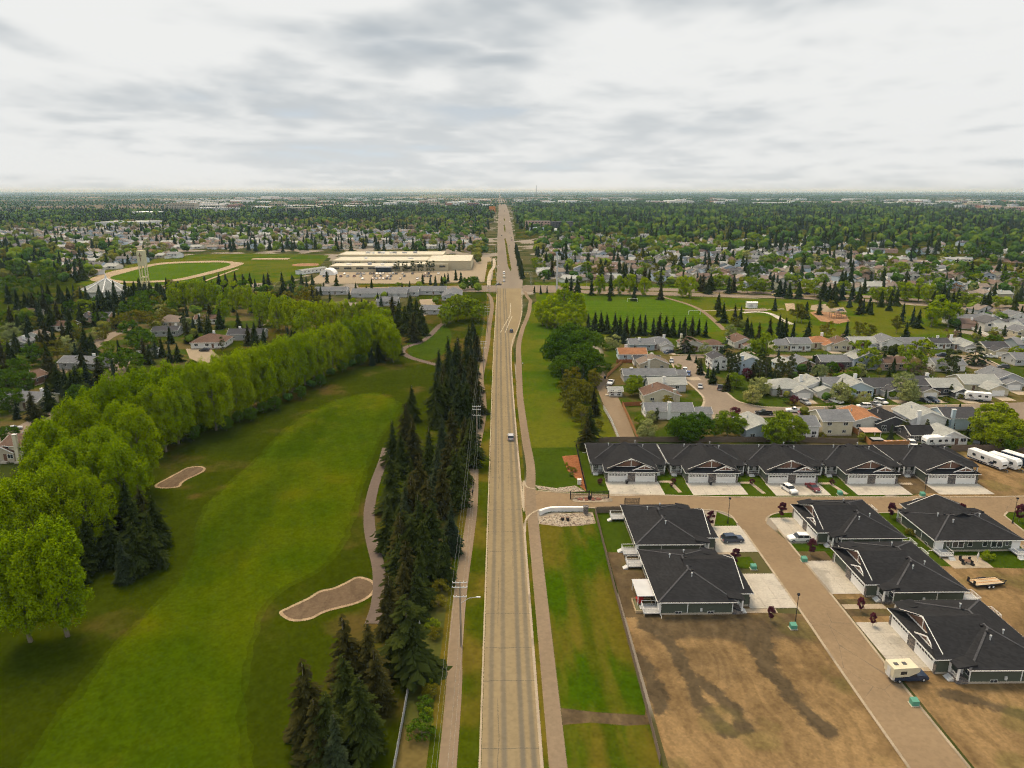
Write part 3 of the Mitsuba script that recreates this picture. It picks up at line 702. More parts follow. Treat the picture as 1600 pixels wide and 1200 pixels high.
def leafy_crown(seed, clumps, per, kind, rx=.28, z0=.28, z1=1.0, card=.04, rc=.085, shell=.55, egg=.0, tall=.85):
    """Leaf sprays in many clumps spread through a crown; unit height."""
    g = np.random.default_rng(seed)
    d = g.normal(size=(clumps, 3))
    d /= np.linalg.norm(d, axis=1, keepdims=True)
    rad = g.uniform(shell, 1.0, clumps) ** .6
    rz = (z1 - z0) / 2
    wob = 1 + .22 * np.sin(3 * np.arctan2(d[:, 1], d[:, 0]) + seed) * np.cos(2 * d[:, 2] + seed)
    c = d * rad[:, None] * np.stack([rx * wob, rx * wob, np.full(clumps, rz)], 1)
    c[:, :2] *= (1 - egg * d[:, 2:3])
    c[:, 2] += (z0 + z1) / 2 - rc * .4
    crad = rc * g.uniform(.65, 1.25, clumps)
    n = clumps * per
    ci = np.repeat(np.arange(clumps), per)
    e = g.normal(size=(n, 3))
    e[:, 2] = np.abs(e[:, 2]) * .9 - .25 * np.abs(g.normal(size=n))
    e /= np.linalg.norm(e, axis=1, keepdims=True)
    pos = c[ci] + e * (crad[ci] * g.uniform(.45, 1.08, n) ** .7)[:, None] * [1, 1, tall]
    nrm = e + g.normal(size=(n, 3)) * .55
    nrm /= np.linalg.norm(nrm, axis=1, keepdims=True)
    a, b = rot_to(nrm, g)
    s = (card * g.uniform(.6, 1.35, n))[:, None]
    fold = nrm * s * .35
    v = np.stack([pos - a * s, pos + b * s * .62 - fold, pos + a * s, pos - b * s * .62 - fold], 1).reshape(-1, 3)
    o = np.arange(n)[:, None] * 4
    f = np.concatenate([o + [0, 1, 2], o + [0, 2, 3]], 0)
    u = np.stack([np.full(n * 4, float(kind)), np.repeat(np.clip(g.random(n) * .75 + .25 * g.random(clumps)[ci], 0, 1), 4)], 1)
    return (v, f, u), c


def trunk(seed, top, r0, limbs=(), lean=.02, sides=6):
    g = np.random.default_rng(seed)
    m = MB()
    zs = np.linspace(0, top, 6)
    x, y = np.cumsum(g.normal(0, lean * .3, 6)), np.cumsum(g.normal(0, lean * .3, 6))
    x, y = x - x[0], y - y[0]
    m.tube(np.column_stack([x, y, zs - .004]), np.linspace(r0, r0 * .25, 6) * np.array([1.35, 1, 1, 1, 1, 1]), 0, sides)
    for c in limbs:
        k = g.integers(1, 5)
        s = np.array([x[k], y[k], min(zs[k], c[2] * .8)])
        midp = s * .45 + c * .55 - np.array([0, 0, .03])
        m.tube([s, midp, c], [r0 * .5, r0 * .30, r0 * .08], 0, 4)
    return m.ply('m_bark')


PROTO, FARPROTO = {}, {}


def proto(name, crown, trunk_d):
    k = 'group_' + name
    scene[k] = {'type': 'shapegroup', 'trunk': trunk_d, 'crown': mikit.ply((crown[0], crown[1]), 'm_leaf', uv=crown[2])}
    return k


def make_protos():
    for lod, n, wd in (('near', 2300, .030), ('mid', 520, .058)):
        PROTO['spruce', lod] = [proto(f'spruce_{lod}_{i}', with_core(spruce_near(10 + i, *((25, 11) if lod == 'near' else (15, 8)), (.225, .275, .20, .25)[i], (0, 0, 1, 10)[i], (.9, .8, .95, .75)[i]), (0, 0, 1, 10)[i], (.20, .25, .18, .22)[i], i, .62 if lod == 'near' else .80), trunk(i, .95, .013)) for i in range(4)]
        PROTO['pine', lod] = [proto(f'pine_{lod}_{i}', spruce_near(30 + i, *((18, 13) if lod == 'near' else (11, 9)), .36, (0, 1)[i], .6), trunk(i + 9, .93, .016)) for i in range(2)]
        q = lod == 'near'

        def lf(tag, seed, kind, **k):
            cr, c = leafy_crown(seed, k.pop('cn' if q else 'cm'), k.pop('pn' if q else 'pm'), kind, **{a: b for a, b in k.items() if a not in ('cn', 'cm', 'pn', 'pm')})
            g = np.random.default_rng(seed)
            return proto(f'{tag}_{lod}_{seed}', cr, trunk(seed, .72, .014, c[g.permutation(len(c))[:14 if q else 6]]))
        s = 1.0 if q else 1.75
        PROTO['poplar', lod] = [lf('poplar', 50 + i, 2, cn=190, pn=140, cm=80, pm=64, rx=(.225, .20, .25, .215)[i], z0=(.06, .10, .04, .08)[i], card=.0098 * s, rc=(.050, .044, .056, .048)[i], shell=.36, egg=(.10, .02, .14, .06)[i], tall=2.3) for i in range(4)]
        PROTO['elm', lod] = [lf('elm', 60 + i, 3, cn=70, pn=90, cm=34, pm=36, rx=(.42, .48)[i], z0=.16, card=.024 * s, rc=.12) for i in range(2)]
        PROTO['ash', lod] = [lf('ash', 70 + i, 8, cn=60, pn=80, cm=30, pm=34, rx=(.44, .40)[i], z0=.18, card=.026 * s, rc=.12) for i in range(2)]
        PROTO['olive', lod] = [lf('olive', 80 + i, 4, cn=50, pn=60, cm=26, pm=28, rx=(.42, .36)[i], z0=.14, card=.024 * s, rc=.12, shell=.3) for i in range(2)]
        PROTO['blossom', lod] = [lf('blossom', 90, 5, cn=46, pn=80, cm=26, pm=34, rx=.46, z0=.10, card=.030 * s, rc=.14)]
        PROTO['bare', lod] = [lf('bare', 97, 9, cn=40, pn=40, cm=24, pm=22, rx=.44, z0=.15, card=.022 * s, rc=.12, shell=.2)]
        PROTO['plum', lod] = [lf('plum', 100, 6, cn=40, pn=70, cm=22, pm=34, rx=.40, z0=.18, card=.032 * s, rc=.14)]
        PROTO['streetplum', lod] = [lf('streetplum', 105, 6, cn=40, pn=60, cm=20, pm=30, rx=.20, z0=.26, card=.030 * s, rc=.075)]
        PROTO['column', lod] = [lf('column', 110, 7, cn=60, pn=50, cm=30, pm=26, rx=.13, z0=.04, card=.018 * s, rc=.055)]
        PROTO['bush', lod] = [lf('bush', 120 + i, k_, cn=26, pn=60, cm=16, pm=30, rx=.62, z0=.0, card=.05 * s, rc=.24) for i, k_ in enumerate((8, 4, 3))]
    for i in range(3):
        FARPROTO.setdefault('spruce', []).append(blob_spruce(200 + i, (0, 0, 1)[i], (.24, .28, .21)[i]))
    for nm, kd, rx in (('poplar', 2, .27), ('elm', 11, .46), ('ash', 12, .42), ('olive', 13, .42), ('blossom', 5, .45), ('bare', 9, .42), ('wood', 11, .34), ('pine', 0, .3), ('plum', 6, .4), ('column', 7, .14)):
        FARPROTO[nm] = [blob_tree(210 + j, kd, rx) for j in range(3)]


make_protos()
KIND_NAME = {'spruce': 'spruce_tree', 'pine': 'spruce_tree', 'poplar': 'poplar_tree', 'elm': 'leafy_tree', 'ash': 'leafy_tree', 'olive': 'leafy_tree', 'blossom': 'blossom_tree', 'bare': 'leafy_tree', 'plum': 'purple_tree', 'streetplum': 'purple_tree', 'column': 'columnar_tree', 'bush': 'bush', 'wood': 'leafy_tree'}
LOOK = {'spruce': 'dark green spruce', 'pine': 'broad dark pine', 'poplar': 'bright yellow-green poplar', 'elm': 'deep green leafy tree', 'ash': 'mid green leafy tree', 'olive': 'thin olive leafy tree', 'blossom': 'pale blossoming round tree', 'bare': 'pinkish half-bare tree', 'plum': 'purple leafed small tree', 'streetplum': 'young purple tree', 'column': 'narrow columnar tree', 'bush': 'low green bush', 'wood': 'leafy woodland tree'}
TREES = []


def trees(kind, pts, group, where, look=None, wide=1.0):
    """pts: (x, y, height) on the ground."""
    for i, q in enumerate(pts):
        w = wide * (q[3] if len(q) > 3 else 1.0)
        h = q[2] * (.74 + .36 * ((i * 7) % 11) / 10) if kind == 'spruce' and 'dense belt' in where else q[2]
        TREES.append([kind, q[0], q[1], h, w, group, where, look or LOOK[kind]])


# the tall poplars along the left of the fairway
ROW = 'beside the fairway'
trees('poplar', [(-75.61,108.15,23),(-81.09,106.68,21),(-94.92,129.62,22),(-92.43,137.47,21),(-86.31,136.71,19),(-95.41,122.84,22)], 'poplars at the near left of the fairway', 'in the near left cluster by the fairway', 'tall bright yellow-green poplar')
trees('poplar', [(-110.32,165.52,22),(-111.45,179.93,23),(-111.47,196.01,24),(-108.89,207.32,24),(-104.32,213.73,23),(-95.37,159.38,22),(-92.65,170.42,22),(-98.69,151.78,20),(-105.73,152.75,20),(-85.96,149.66,21),(-113.18,166.11,21),(-113.82,177.45,22),(-116.71,195.12,22),(-114.84,209.81,22),(-109.56,216.21,22),(-94.82,152.56,20),(-101.09,178.97,22),(-102.6,198.52,21),(-94.86,140.76,20)], 'poplars in the middle of the fairway row', 'in the middle cluster of the fairway row', 'tall bright yellow-green poplar')
trees('poplar', [(-98.1,215.3,23),(-92.08,217.91,24),(-90.11,231.43,23),(-85.62,243.56,23),(-81.97,257.16,22),(-98.86,205.66,22),(-99.45,198.46,21),(-99.84,213.57,22),(-89.53,238.27,21),(-80.3,263.2,20),(-98.13,223.79,22),(-92.86,228.61,23),(-90.42,242.97,22),(-84.91,253.76,22)], 'poplars in the far part of the fairway row', 'past the middle of the fairway row', 'tall bright yellow-green poplar')
trees('poplar', [(-78,273.1,22),(-73.9,286.8,22),(-68.3,297.1,22),(-62.6,309.8,22),(-56.2,322.4,21),(-48.2,311,18),(-80.4,265.5,22),(-77.4,285.1,21),(-71.3,292.6,22),(-66.7,309,21),(-60,319,21),(-52.4,316.1,20),(-68,301.3,19),(-62.9,310.5,19),(-74.8,279.3,20)], 'poplars at the far end of the fairway row', 'at the far end of the fairway row', 'tall bright yellow-green poplar')
trees('poplar', [(-209.6,454.9,19),(-198.6,459.9,20),(-186.9,461.1,19),(-166.9,446.1,20),(-157.4,441.2,19),(-136.5,401.8,20),(-123.5,388.7,20),(-111.9,378.8,20),(-96.4,364.9,20),(-89.1,375.9,19),(-79.8,380.4,19),(-69,377.6,18),(-59.8,362.2,17),(-159,403.4,18),(-100.9,356.6,18),(-206,461.5,19),(-194.5,464.7,19),(-177.3,457.6,19),(-131.7,403.6,19),(-119.9,390.7,19),(-105.4,378.5,19),(-93.3,373.7,19),(-84.1,378.1,19),(-74.7,382.3,18)], 'poplars of the second row', 'in the second row behind the roofs left of the golf course', 'broad yellow-green poplar')
trees('elm', [(-227.3,445.4,13),(-225.8,430.3,12),(-229.1,463.3,13),(-295.1,455.4,13),(-427.4,632.9,17),(-352.5,536.2,14),(-371.9,591.2,14),(-362.2,527.6,15)], 'green trees behind the left roofs', 'among the spruces around the church', None)
# spruces beside them
trees('spruce', [(-86.72,144.08,14),(-82.45,144.13,15),(-96.32,139.35,12),(-85.11,136.68,14),(-78.35,142.54,14),(-71.83,131.82,13),(-73.38,129,12),(-83.67,126.14,12),(-74.57,125.87,10),(-80.33,132.59,12),(-91.27,128.47,12),(-76.54,135.89,14),(-74.52,139.69,13),(-83.79,130.56,13)], 'spruces left of the fairway', 'in the dark clump left of the fairway')
trees('spruce', [(-52.9,341.4,14),(-53,325.5,12),(-54.5,321.4,11),(-55,311.8,10),(-49.1,327.8,14),(-56.9,305.5,9),(-56.8,393.5,17,1.2),(-52.6,412.1,18,1.2),(-47.1,396.4,18,1.2),(-63.4,414.1,17,1.2),(-42,374.7,17,1.2),(-44.2,355.9,16,1.2),(-50.8,374.8,17,1.2)], 'spruces at the far end of the golf course', 'at the far end of the fairway')
trees('spruce', [(-158.8,354.5,12),(-178,395.4,12),(-161.9,369.7,12),(-105.3,359.1,12),(-99.5,332.7,12),(-106.7,350.1,11),(-90.6,358.9,11),(-157.4,393.2,13),(-170.4,412.4,13),(-122.8,348.3,13),(-126.6,369.1,12),(-126.8,350.3,12),(-114.3,336.3,12),(-143.5,383.8,12)], 'spruces under the second poplar row', 'under the second row of poplars')
# the belt of spruces between golf course and road
BELT = 'beside the main road'
trees('spruce', [(-10.33,192.82,17),(-23.7,265.7,17),(-29.49,225.85,16),(-21.17,227.39,16),(-18.29,231.65,16),(-11.32,235.45,15),(-18.52,173.29,16),(-28.88,204.48,15),(-18.9,310.3,16),(-30.06,185.93,14),(-26.78,179.01,15),(-22.77,166.82,14),(-15.84,164.89,15),(-13.73,175.81,16),(-25.95,155.95,14),(-19.8,159.15,15),(-16.28,151.23,15),(-10.76,159.42,15),(-16.38,188.19,16),(-14.53,200.83,16),(-23.81,182.78,15),(-13.72,153.99,15),(-10.27,173.51,15)] + [(-11.9,332.1,14),(-10.4,287.9,14),(-10.43,258.89,14),(-8,234.32,13),(-14.2,289.7,15),(-21.7,289,16),(-20.83,250.59,16),(-15.4,271.2,15),(-10.4,313.6,13),(-13.2,311.5,14),(-15.7,321.8,15),(-18.2,285,16),(-18.9,266.7,16),(-19.8,255.75,16),(-11.7,272.1,14),(-9.12,247.94,13),(-10.16,239.35,14),(-13.1,249.62,15),(-15.16,244.77,15),(-16.85,236.09,16),(-20.16,236.15,16),(-20.89,218.94,15),(-9.66,226.03,13),(-8.13,218.22,13),(-11.18,222.42,14),(-13.9,222.78,15),(-7.82,197.59,13),(-8.27,185.55,14),(-14.4,365.3,13),(-15.7,349.9,14)], 'spruces in the belt by the road', 'in the dense belt ' + BELT)
trees('spruce', [(-19.87,129.93,15),(-17.17,135.5,15),(-23.94,137.88,14),(-10.52,136.25,12),(-11.16,124.95,11),(-19.48,108.1,12),(-14.47,133.23,14),(-17.93,127.33,14),(-20.2,127.37,14),(-15.37,126.51,13),(-19.63,122.62,12),(-17.55,118.12,13),(-15.04,117.5,12),(-17.53,113.73,11),(-15.13,112.79,11),(-16.57,144.99,14),(-20.04,146.88,14),(-21.35,145.63,13)], 'spruces of the near belt', 'in the near end of the belt ' + BELT)
trees('spruce', [(-23.71,93.18,14),(-20.26,92.81,13),(-26.97,82.86,14),(-23.28,78.79,12),(-22.05,85.1,13),(-18.97,80.59,13),(-24.61,78.46,11),(-18.48,89.1,11),(-21.56,76.05,11)], 'spruces at the bottom of the fairway', 'in the nearest clump at the bottom of the fairway')
trees('pine', [(-14.87,98.25,14)], None, 'standing alone over the golf fence', 'wide-spreading dark pine')
trees('ash', [(-24.8,415.1,16),(-15.8,425.1,13),(-29.3,408.3,14),(-20.5,420.4,16),(-12.3,411.3,12),(-31.3,399,11)], 'round trees at the end of the spruce belt', 'at the far end of the belt by the road')
trees('bush', [(-12.1,109.16,2.2),(-11.47,106.98,2),(-11.66,95.27,1.8),(-10.97,92.31,2),(-11.44,89.2,2),(-11.49,83.81,3),(-11.48,121.43,2.6),(-11.66,116.18,2.4),(-10.21,167.41,1.5),(-11.1,87.65,1.6)], 'bushes in the strip by the golf fence', 'in the dry strip beside the golf fence')
# right of the road
trees('elm', [(31.3,297.2,20),(37,298.8,18),(26.3,292.7,17),(37.4,279.3,13),(25.1,272.3,12),(32,277.8,16)], 'deep green trees right of the road', 'in the big dark mass right of the road', 'large deep green leafy tree')
trees('poplar', [(30.2,407.1,17),(40.6,440.8,19),(47.3,424.8,16),(24.6,400.7,15),(39,390.8,15),(31.1,389.9,13),(46.2,396.6,13),(26.7,392.9,10),(42.3,386.2,10),(33.9,380.3,11)], 'yellow-green trees by the crossing', 'in the bright group right of the crossing', 'broad yellow-green leafy tree', 1.5)
trees('olive', [(32.4,395.5,7),(29.1,390.8,6),(28.4,266.4,9),(24.66,252.63,8),(28.98,248.78,9),(26.43,235.76,9),(31.11,246.92,9),(24.85,230.74,7),(26.88,219.89,8),(32.1,245.26,8),(23.88,236.89,8),(31.62,215.24,4),(37.3,267.1,8)], 'olive trees at the lane', 'between the wide lawn and the gravel lane')
trees('spruce', [(32.22,230.93,11),(27.03,202.12,13),(32.4,264.3,10),(41.6,390,9),(39.7,367.7,9),(25.86,198.31,11)], 'spruces at the lane', 'between the wide lawn and the gravel lane')
trees('spruce', [(48.3,378.3,12),(52,379.5,12.5),(55.4,379.4,12.5),(58.1,376,12),(75.1,370.7,12.5),(77.6,369.7,13),(82,369.3,11),(85.9,371.6,13),(88.8,369.3,12),(91.6,365.3,12),(95.1,365,10),(98.5,368.1,11.5),(102.5,368,11.5),(106.8,370.6,10),(108.9,364.7,10),(70.8,367.7,12)], 'spruces in the row by the soccer field', 'in the row along the soccer field', None, 1.05)
trees('spruce', [(60.9,366.1,14),(62,356.1,14),(65.6,358,14),(60.1,354.3,12),(63.1,350.6,12)], 'spruces in the clump by the soccer field', 'in the tall clump before the soccer field')
trees('pine', [(88.9,328.2,15)], None, 'before the brown roofed house at the end of the street', 'big broad dark spruce')
trees('pine', [(105,316.6,12),(112.5,292.1,11),(106.5,282.3,8),(168.6,298.3,12),(198.5,317,11),(211.5,301.7,14),(180.5,312.9,8)], 'broad spruces among the houses', 'among the houses right of the lane', 'broad dark spruce')
trees('spruce', [(177.8,449.1,9),(185.6,419.4,11)] + [(134.9,427.9,13),(131.3,407.1,13),(140,412.6,11),(141,405.3,11),(142.8,454.9,12),(143.6,366.2,11),(148.6,366.4,13),(146.9,358.5,12),(151.2,364.3,12),(152.2,356.5,11),(156.4,348.8,13),(200,433.7,12),(173.2,342.9,14),(225.7,467,11),(232.2,460.6,11),(225.1,433.2,12),(254.2,462.2,12),(251.5,447.1,12),(236.7,405.3,13),(235.8,393.3,13),(236.2,388.1,12),(206.3,348.1,12),(230.1,438.6,10),(234.8,440,11),(232,431.8,9),(233.9,485.6,12),(132.4,351.3,11),(131.5,360.5,10),(130.7,364.6,12)], 'spruces in the park', 'in the park')
trees('poplar', [(74.7,524.1,15),(89,523.8,15),(97.4,523.2,16),(107.3,519.9,14),(133.2,510.3,16),(137.7,506.2,16)], 'round trees by the cross road', 'in the row along the cross road', 'round bright green leafy tree', 1.35)
trees('spruce', [(68.1,520.6,14),(77.4,493.5,10),(82.1,519.3,16),(94.7,492.4,11),(104.7,544.7,17),(114.2,497.5,13),(115.4,499.7,10),(26.3,532.2,6),(30.8,528.1,7),(35.9,532,6),(60.8,538.8,8)], 'spruces by the cross road', 'along the cross road')
trees('poplar', [(294.4,488.1,16),(285.7,486.5,14),(254.3,400.6,17),(255.8,391.7,15),(294.1,475.8,14),(246.5,392.5,12)], 'large trees at the east of the park', 'at the far right of the park', 'large yellow-green leafy tree', 1.6)
trees('olive', [(203,544.1,9),(175.4,408,12),(177.8,407.1,11),(168.7,465.9,4),(132.1,387.4,7),(135.6,386.8,6),(213.4,446.9,8),(191.1,365.1,9),(191.4,355.7,9),(216.8,374.7,10),(244.1,337.4,9),(174.1,365.4,9)], 'olive trees in the park', 'in the park')
trees('bare', [(227.8,344.5,9),(175.9,278.4,7),(173.2,282.6,6),(176.2,350.7,5)], 'pinkish trees among the houses', 'among the houses right of the lane')
trees('ash', [(123.3,316.3,12),(119.9,318.8,10),(160.2,301.2,12),(159.3,292.5,11),(174.3,285.9,11),(181.7,303.4,10),(189.9,305.5,11)], 'green trees between the houses', 'between the houses before the park')
trees('blossom', [(56.7,337.9,7),(52.5,335.1,6),(121.8,364.1,7),(45.83,207.4,6.5),(96.9,323.8,6),(96.6,314.4,5),(99.15,255.1,7),(91.98,244.35,7),(98.16,258.9,6),(124.49,245.48,7.5),(151.53,252.22,9.5),(131.88,242.21,5),(149.34,244.98,8),(132.5,278.9,6),(149.4,280.8,6)], 'blossoming trees among the houses', 'among the houses right of the lane')
trees('ash', [(51.23,256.9,8),(49.77,255.04,6),(71.72,208.94,9),(74.78,208.57,7),(67.8,208.53,6),(86.11,201.03,11),(83.07,199.14,9),(90.75,202.05,8),(144.6,276.5,6),(137.9,268.1,6),(153.5,205.87,12),(153.95,201.13,11),(148.27,201.17,10),(152.6,194.89,10),(148.64,194.97,9),(154.63,226.59,3),(189.4,289.3,6)], 'green trees in the gardens', 'in the gardens right of the lane')
trees('elm', [(61.8,205.82,9),(57.36,203.97,9),(55.02,204.56,8),(150.43,192.12,6),(58.1,202.55,7)], 'dark trees in the gardens', 'behind the white house with the tall chimney')
trees('plum', [(79.68,226.01,4.5),(170.8,322.5,6),(143.7,287,4.5),(106.69,242.84,3.5),(101.3,278,5)], 'purple trees among the houses', 'among the houses right of the lane')
trees('column', [(105.1,274.1,11),(107.7,274.3,12),(96.5,285.6,10),(97.7,284.4,10),(99.7,285.6,10),(112.3,273.9,11),(115.7,277.9,9),(117.5,274.1,12),(129.2,283.8,7),(131.4,281.1,6),(184.9,279.1,13),(184.3,275.5,13),(189.6,281.1,12),(105.21,256.8,4),(104.23,251.37,5),(127.52,207.48,6),(127.43,209.23,5),(135.88,210.38,5),(169.82,252.03,5),(52.55,224.15,5)], 'narrow columnar trees among the houses', 'among the houses right of the lane')
trees('bush', [(62.8,306.4,2.5),(66.6,303.8,2.5),(64.1,298.7,2),(93.7,330.6,3),(128.13,244.27,2),(104.77,244.68,2),(106.12,242.21,2),(118.1,237.94,2.5),(122.98,227.15,3),(118.83,216.45,2),(77.6,296.4,2.5),(45.8,304.2,2.5),(47,297.3,3),(164.19,245.29,2),(171.56,249.39,2),(177.05,246.74,2),(101.04,207.27,2),(132.1,196.54,1.5)], 'bushes in the gardens', 'in the gardens right of the lane')
trees('streetplum', [(48.54,147.65,4),(48.52,129.92,4),(66.59,151.39,4.2),(92.43,151.01,4),(108.8,150.38,4),(121.54,148.73,4.5),(65.97,133.76,4),(66.21,113,3),(66.3,108.74,2.6),(48.58,110.43,3)], 'young purple trees on the estate lawns', 'beside the estate street', 'young purple leafed street tree')
trees('bush', [(101.57,153.63,1.2),(95.34,141.07,1.3),(102.26,131.47,2.2),(92.47,142.69,1.6),(18.67,186.09,0.9),(19.32,178.08,1.1),(19.27,182.94,1),(20.31,181,1.4)], 'garden bushes of the estate', 'in an estate garden bed')
trees('plum', [(45.9, 172.6, 1.5), (66.5, 171.6, 1.6), (87.6, 171, 1.5), (26.4, 172.2, 1.7), (44.9, 170.4, 1.1)], 'red garden bushes before the duplexes', 'on the lawns between the duplexes', 'small dark red garden bush')
# the trees among the left houses
trees('spruce', [(-338.5,489.4,15),(-314.7,462.3,15),(-300.8,449.7,15),(-295.2,448.1,14),(-289.1,449.5,15),(-310.5,488.9,15),(-303.4,489.7,14),(-289.2,475.9,14),(-268.4,455.2,15),(-281,482.5,14),(-245.8,432.7,16),(-251.1,453.6,16),(-257.7,474.2,15),(-241.8,454.8,15),(-258,494.3,12),(-267.2,519.8,12),(-250.3,520,11),(-240.7,504.5,12),(-241.4,431.4,15),(-232.7,405.2,15),(-238.3,400.4,15),(-254.6,405.6,15),(-248.1,388.9,15),(-237.5,388.4,14),(-250.5,384.2,14),(-270.4,413.3,15),(-271.6,401,15),(-270.2,389.3,15),(-250.7,373.4,13)], 'spruces around the church', 'in the dark wood before the church', None, 1.25)
trees('spruce', [(-215.5,305.7,13),(-227.5,350.1,13),(-220.1,334.9,12),(-235.8,349.2,9),(-197.6,302.6,13),(-196.7,330.4,14),(-193.3,330,11),(-170.3,264.8,12),(-164.33,259.61,12),(-158.63,257.43,13),(-159.8,265.7,13),(-158.77,254.56,12),(-159.13,240.75,12),(-159.08,231.42,10),(-157.7,323.7,10),(-149.5,313.4,10),(-159.6,321.2,9),(-146.1,313.9,9),(-156.7,309.4,10),(-162,369.6,11),(-164.5,383.8,11),(-158.6,379.6,11),(-160.4,275.5,12),(-181.6,280.2,11),(-232.7,335.4,11),(-218.3,349.9,13),(-224,365,13),(-202,329.7,12),(-196.8,274.9,11)], 'spruces among the left houses', 'among the houses left of the poplars', None, 1.25)
trees('elm', [(-163.5,298.2,11),(-164.8,290.2,10),(-155.3,292.5,10),(-187.9,355,12),(-177.2,342.7,11),(-166.2,326.4,11),(-195.8,279.1,10),(-188.9,263.1,10),(-181.1,261.9,9),(-172.4,239.25,9),(-150.43,206.13,6),(-142.67,197.26,6),(-152.14,246.74,8),(-202.8,306.1,8),(-199.2,287.6,8)], 'green trees among the left houses', 'among the houses left of the poplars')
trees('olive', [(-215.8,389.8,8),(-212.4,392.3,9),(-213.7,405.4,9),(-213.6,416.1,8),(-216.7,383.4,7),(-201.6,403,9),(-192.1,397.8,8),(-198,420.6,8),(-219,324.6,7),(-216.7,328.9,7),(-186,377.3,8),(-142.73,208.94,5)], 'olive trees among the left houses', 'among the houses left of the poplars')
trees('blossom', [(-206.9,334.4,8),(-254.2,363.6,9),(-255.3,360,8)], 'blossoming trees on the left', 'among the houses left of the poplars')
trees('column', [(-172.1,380.1,12),(-133.4,333.1,8),(-166,369.7,11),(-185.7,314.8,6)], 'columnar trees on the left', 'among the houses left of the poplars')
# around the condos and school
trees('spruce', [(-153.4,581,10),(-144.8,595.6,11),(-133.5,580.6,10),(-115.6,531,6),(-112,549.8,7),(-103,546,5),(-99.4,549.3,10),(-132.8,534.1,9),(-132.6,523.2,8),(-107.9,505.6,7),(-79.7,472.3,8),(-76.9,557.3,6),(-71.9,565.4,6),(-64,588.3,9),(-57.2,583.5,9),(-51.4,565.6,10),(-47,574.2,9),(-43.8,602.4,9),(-37.9,613.2,10),(-45.8,592.7,9),(-32.4,593,10),(-77.8,487.9,8),(-171.4,559,9),(-158.6,534.9,8),(-163.5,585.8,10),(-154.5,567.4,10),(-166.2,567.8,11),(-82.6,477.5,9),(-71.4,537.6,6),(-118.6,492.6,7),(-89.8,457.8,8),(-84.1,449.4,8)], 'spruces around the condominiums', 'between the condominiums and the school')
trees('ash', [(-63.3,557.1,7),(-47.3,591.1,6),(-80.1,565.4,5),(-82.4,502.5,6),(-44.3,483.5,5),(-84.2,486.4,6),(-21.1,573.8,9),(-17.4,540.1,8),(-29.1,548.4,7)], 'round trees around the condominiums', 'between the condominiums and the school')
trees('elm', [(-25.5,556.5,10),(-21.4,556.4,11)], 'deep green trees at the school corner', 'at the corner of the crossing')
trees('column', [((q - 780) / 1.62, 676 + (i % 3), 10.5 + i % 2) for i, q in enumerate((620, 624, 632, 648, 655, 668, 673, 678, 636, 645, 660))], 'columnar trees before the school', 'before the school wall')
trees('spruce', [(19.5 + .004 * (i * 9) + 1.2 * (i % 2), 620 + i * 9.0, 8 + (i * 7 % 5)) for i in range(34)], 'spruces right of the far road', 'in the dark hedge right of the divided road')
trees('olive', [(-22 - (i * 5 % 9), 760 + i * 16.0, 8 + (i * 3 % 4)) for i in range(16)], 'trees left of the far road', 'along the left of the divided road')

# the belt north of the cross road
trees('spruce', [(50.1,529.5,13),(54.7,537.4,14),(58.3,529.7,12),(155.5,544.5,13),(156.5,539.7,15),(156.9,527.2,14),(163.6,544,15),(172.2,527,14),(178.6,535,15),(204.7,510.9,13),(207.7,509.6,15),(209,503.9,12),(215.5,503.1,13),(232.5,500.6,16),(230.4,487.4,14),(236.8,493.8,15),(243.3,495.3,13),(250.4,494.4,14),(248.5,481,13),(271.1,479.7,14),(267.1,467.3,13),(283.5,453.1,14),(305.5,478.1,15),(295.6,458,15),(292.1,446.8,14),(308.3,466.6,13),(305.9,437.6,14),(319.3,452.4,14),(331.4,444.4,13)], 'spruces north of the cross road', 'along the north side of the cross road', None, 1.2)
trees('ash', [(170.5,553.1,12),(175.6,553,11),(186.8,527.1,13),(195.5,535.2,13),(199,527.3,12),(233.5,552,11),(231.2,526.7,12),(230.3,510.5,13),(259.4,526.6,11),(259.9,477.4,13),(264.5,475,12),(284.9,494.5,13),(310.9,466.5,10),(314,464.4,9),(315.6,457.3,10),(329.2,458.1,9),(336.4,459,8),(139.7,571,9)], 'leafy trees north of the cross road', 'along the north side of the cross road', None, 1.15)

trees('elm', [(-95.26,208.11,5),(-95.26,216.39,5),(-92.88,219.42,4),(-88.79,217.61,5),(-87.65,226.23,4),(-84.08,227.27,5),(-82.88,236.5,4),(-79.68,239.37,5),(-77.71,249.38,4),(-74.34,253.61,5),(-74.2,267.5,4),(-71.1,270.6,5),(-70.5,286.1,4),(-67.5,293.3,5),(-65.5,302.3,4),(-62.1,306.6,5),(-59.8,317.6,4),(-56,319.8,5)], 'undergrowth along the fairway poplars', 'at the foot of the fairway poplars', 'low dark leafy undergrowth tree')

# ---------------------------------------------------------------- houses
HOUSE_AT = []


def unit_window(sash):
    f, p = MB(), MB()
    f.box(-.5, .5, -.05, .02, 0, 1, 'white')
    xs = [(-.44, -.03), (.03, .44)] if sash else [(-.43, .43)]
    for a, b in xs:
        p.box(a, b, -.075, -.045, .08, .92, 'glassblue')
    return f.ply('m_paint'), p.ply('m_glass')


WIN = [unit_window(0), unit_window(1)]


def window(owner, M, x, z, w, h, y=0.0, rot=0, sash=1):
    """A window with its pane on the wall at local (x, y), facing local -y turned by rot."""
    m = M @ T4().translate([x, y, z]).rotate([0, 0, 1], rot).scale([w, 1, h])
    f, p = WIN[sash]
    k = part(owner, 'window', {**f, 'to_world': m})
    part(k, 'pane', {**p, 'to_world': m})


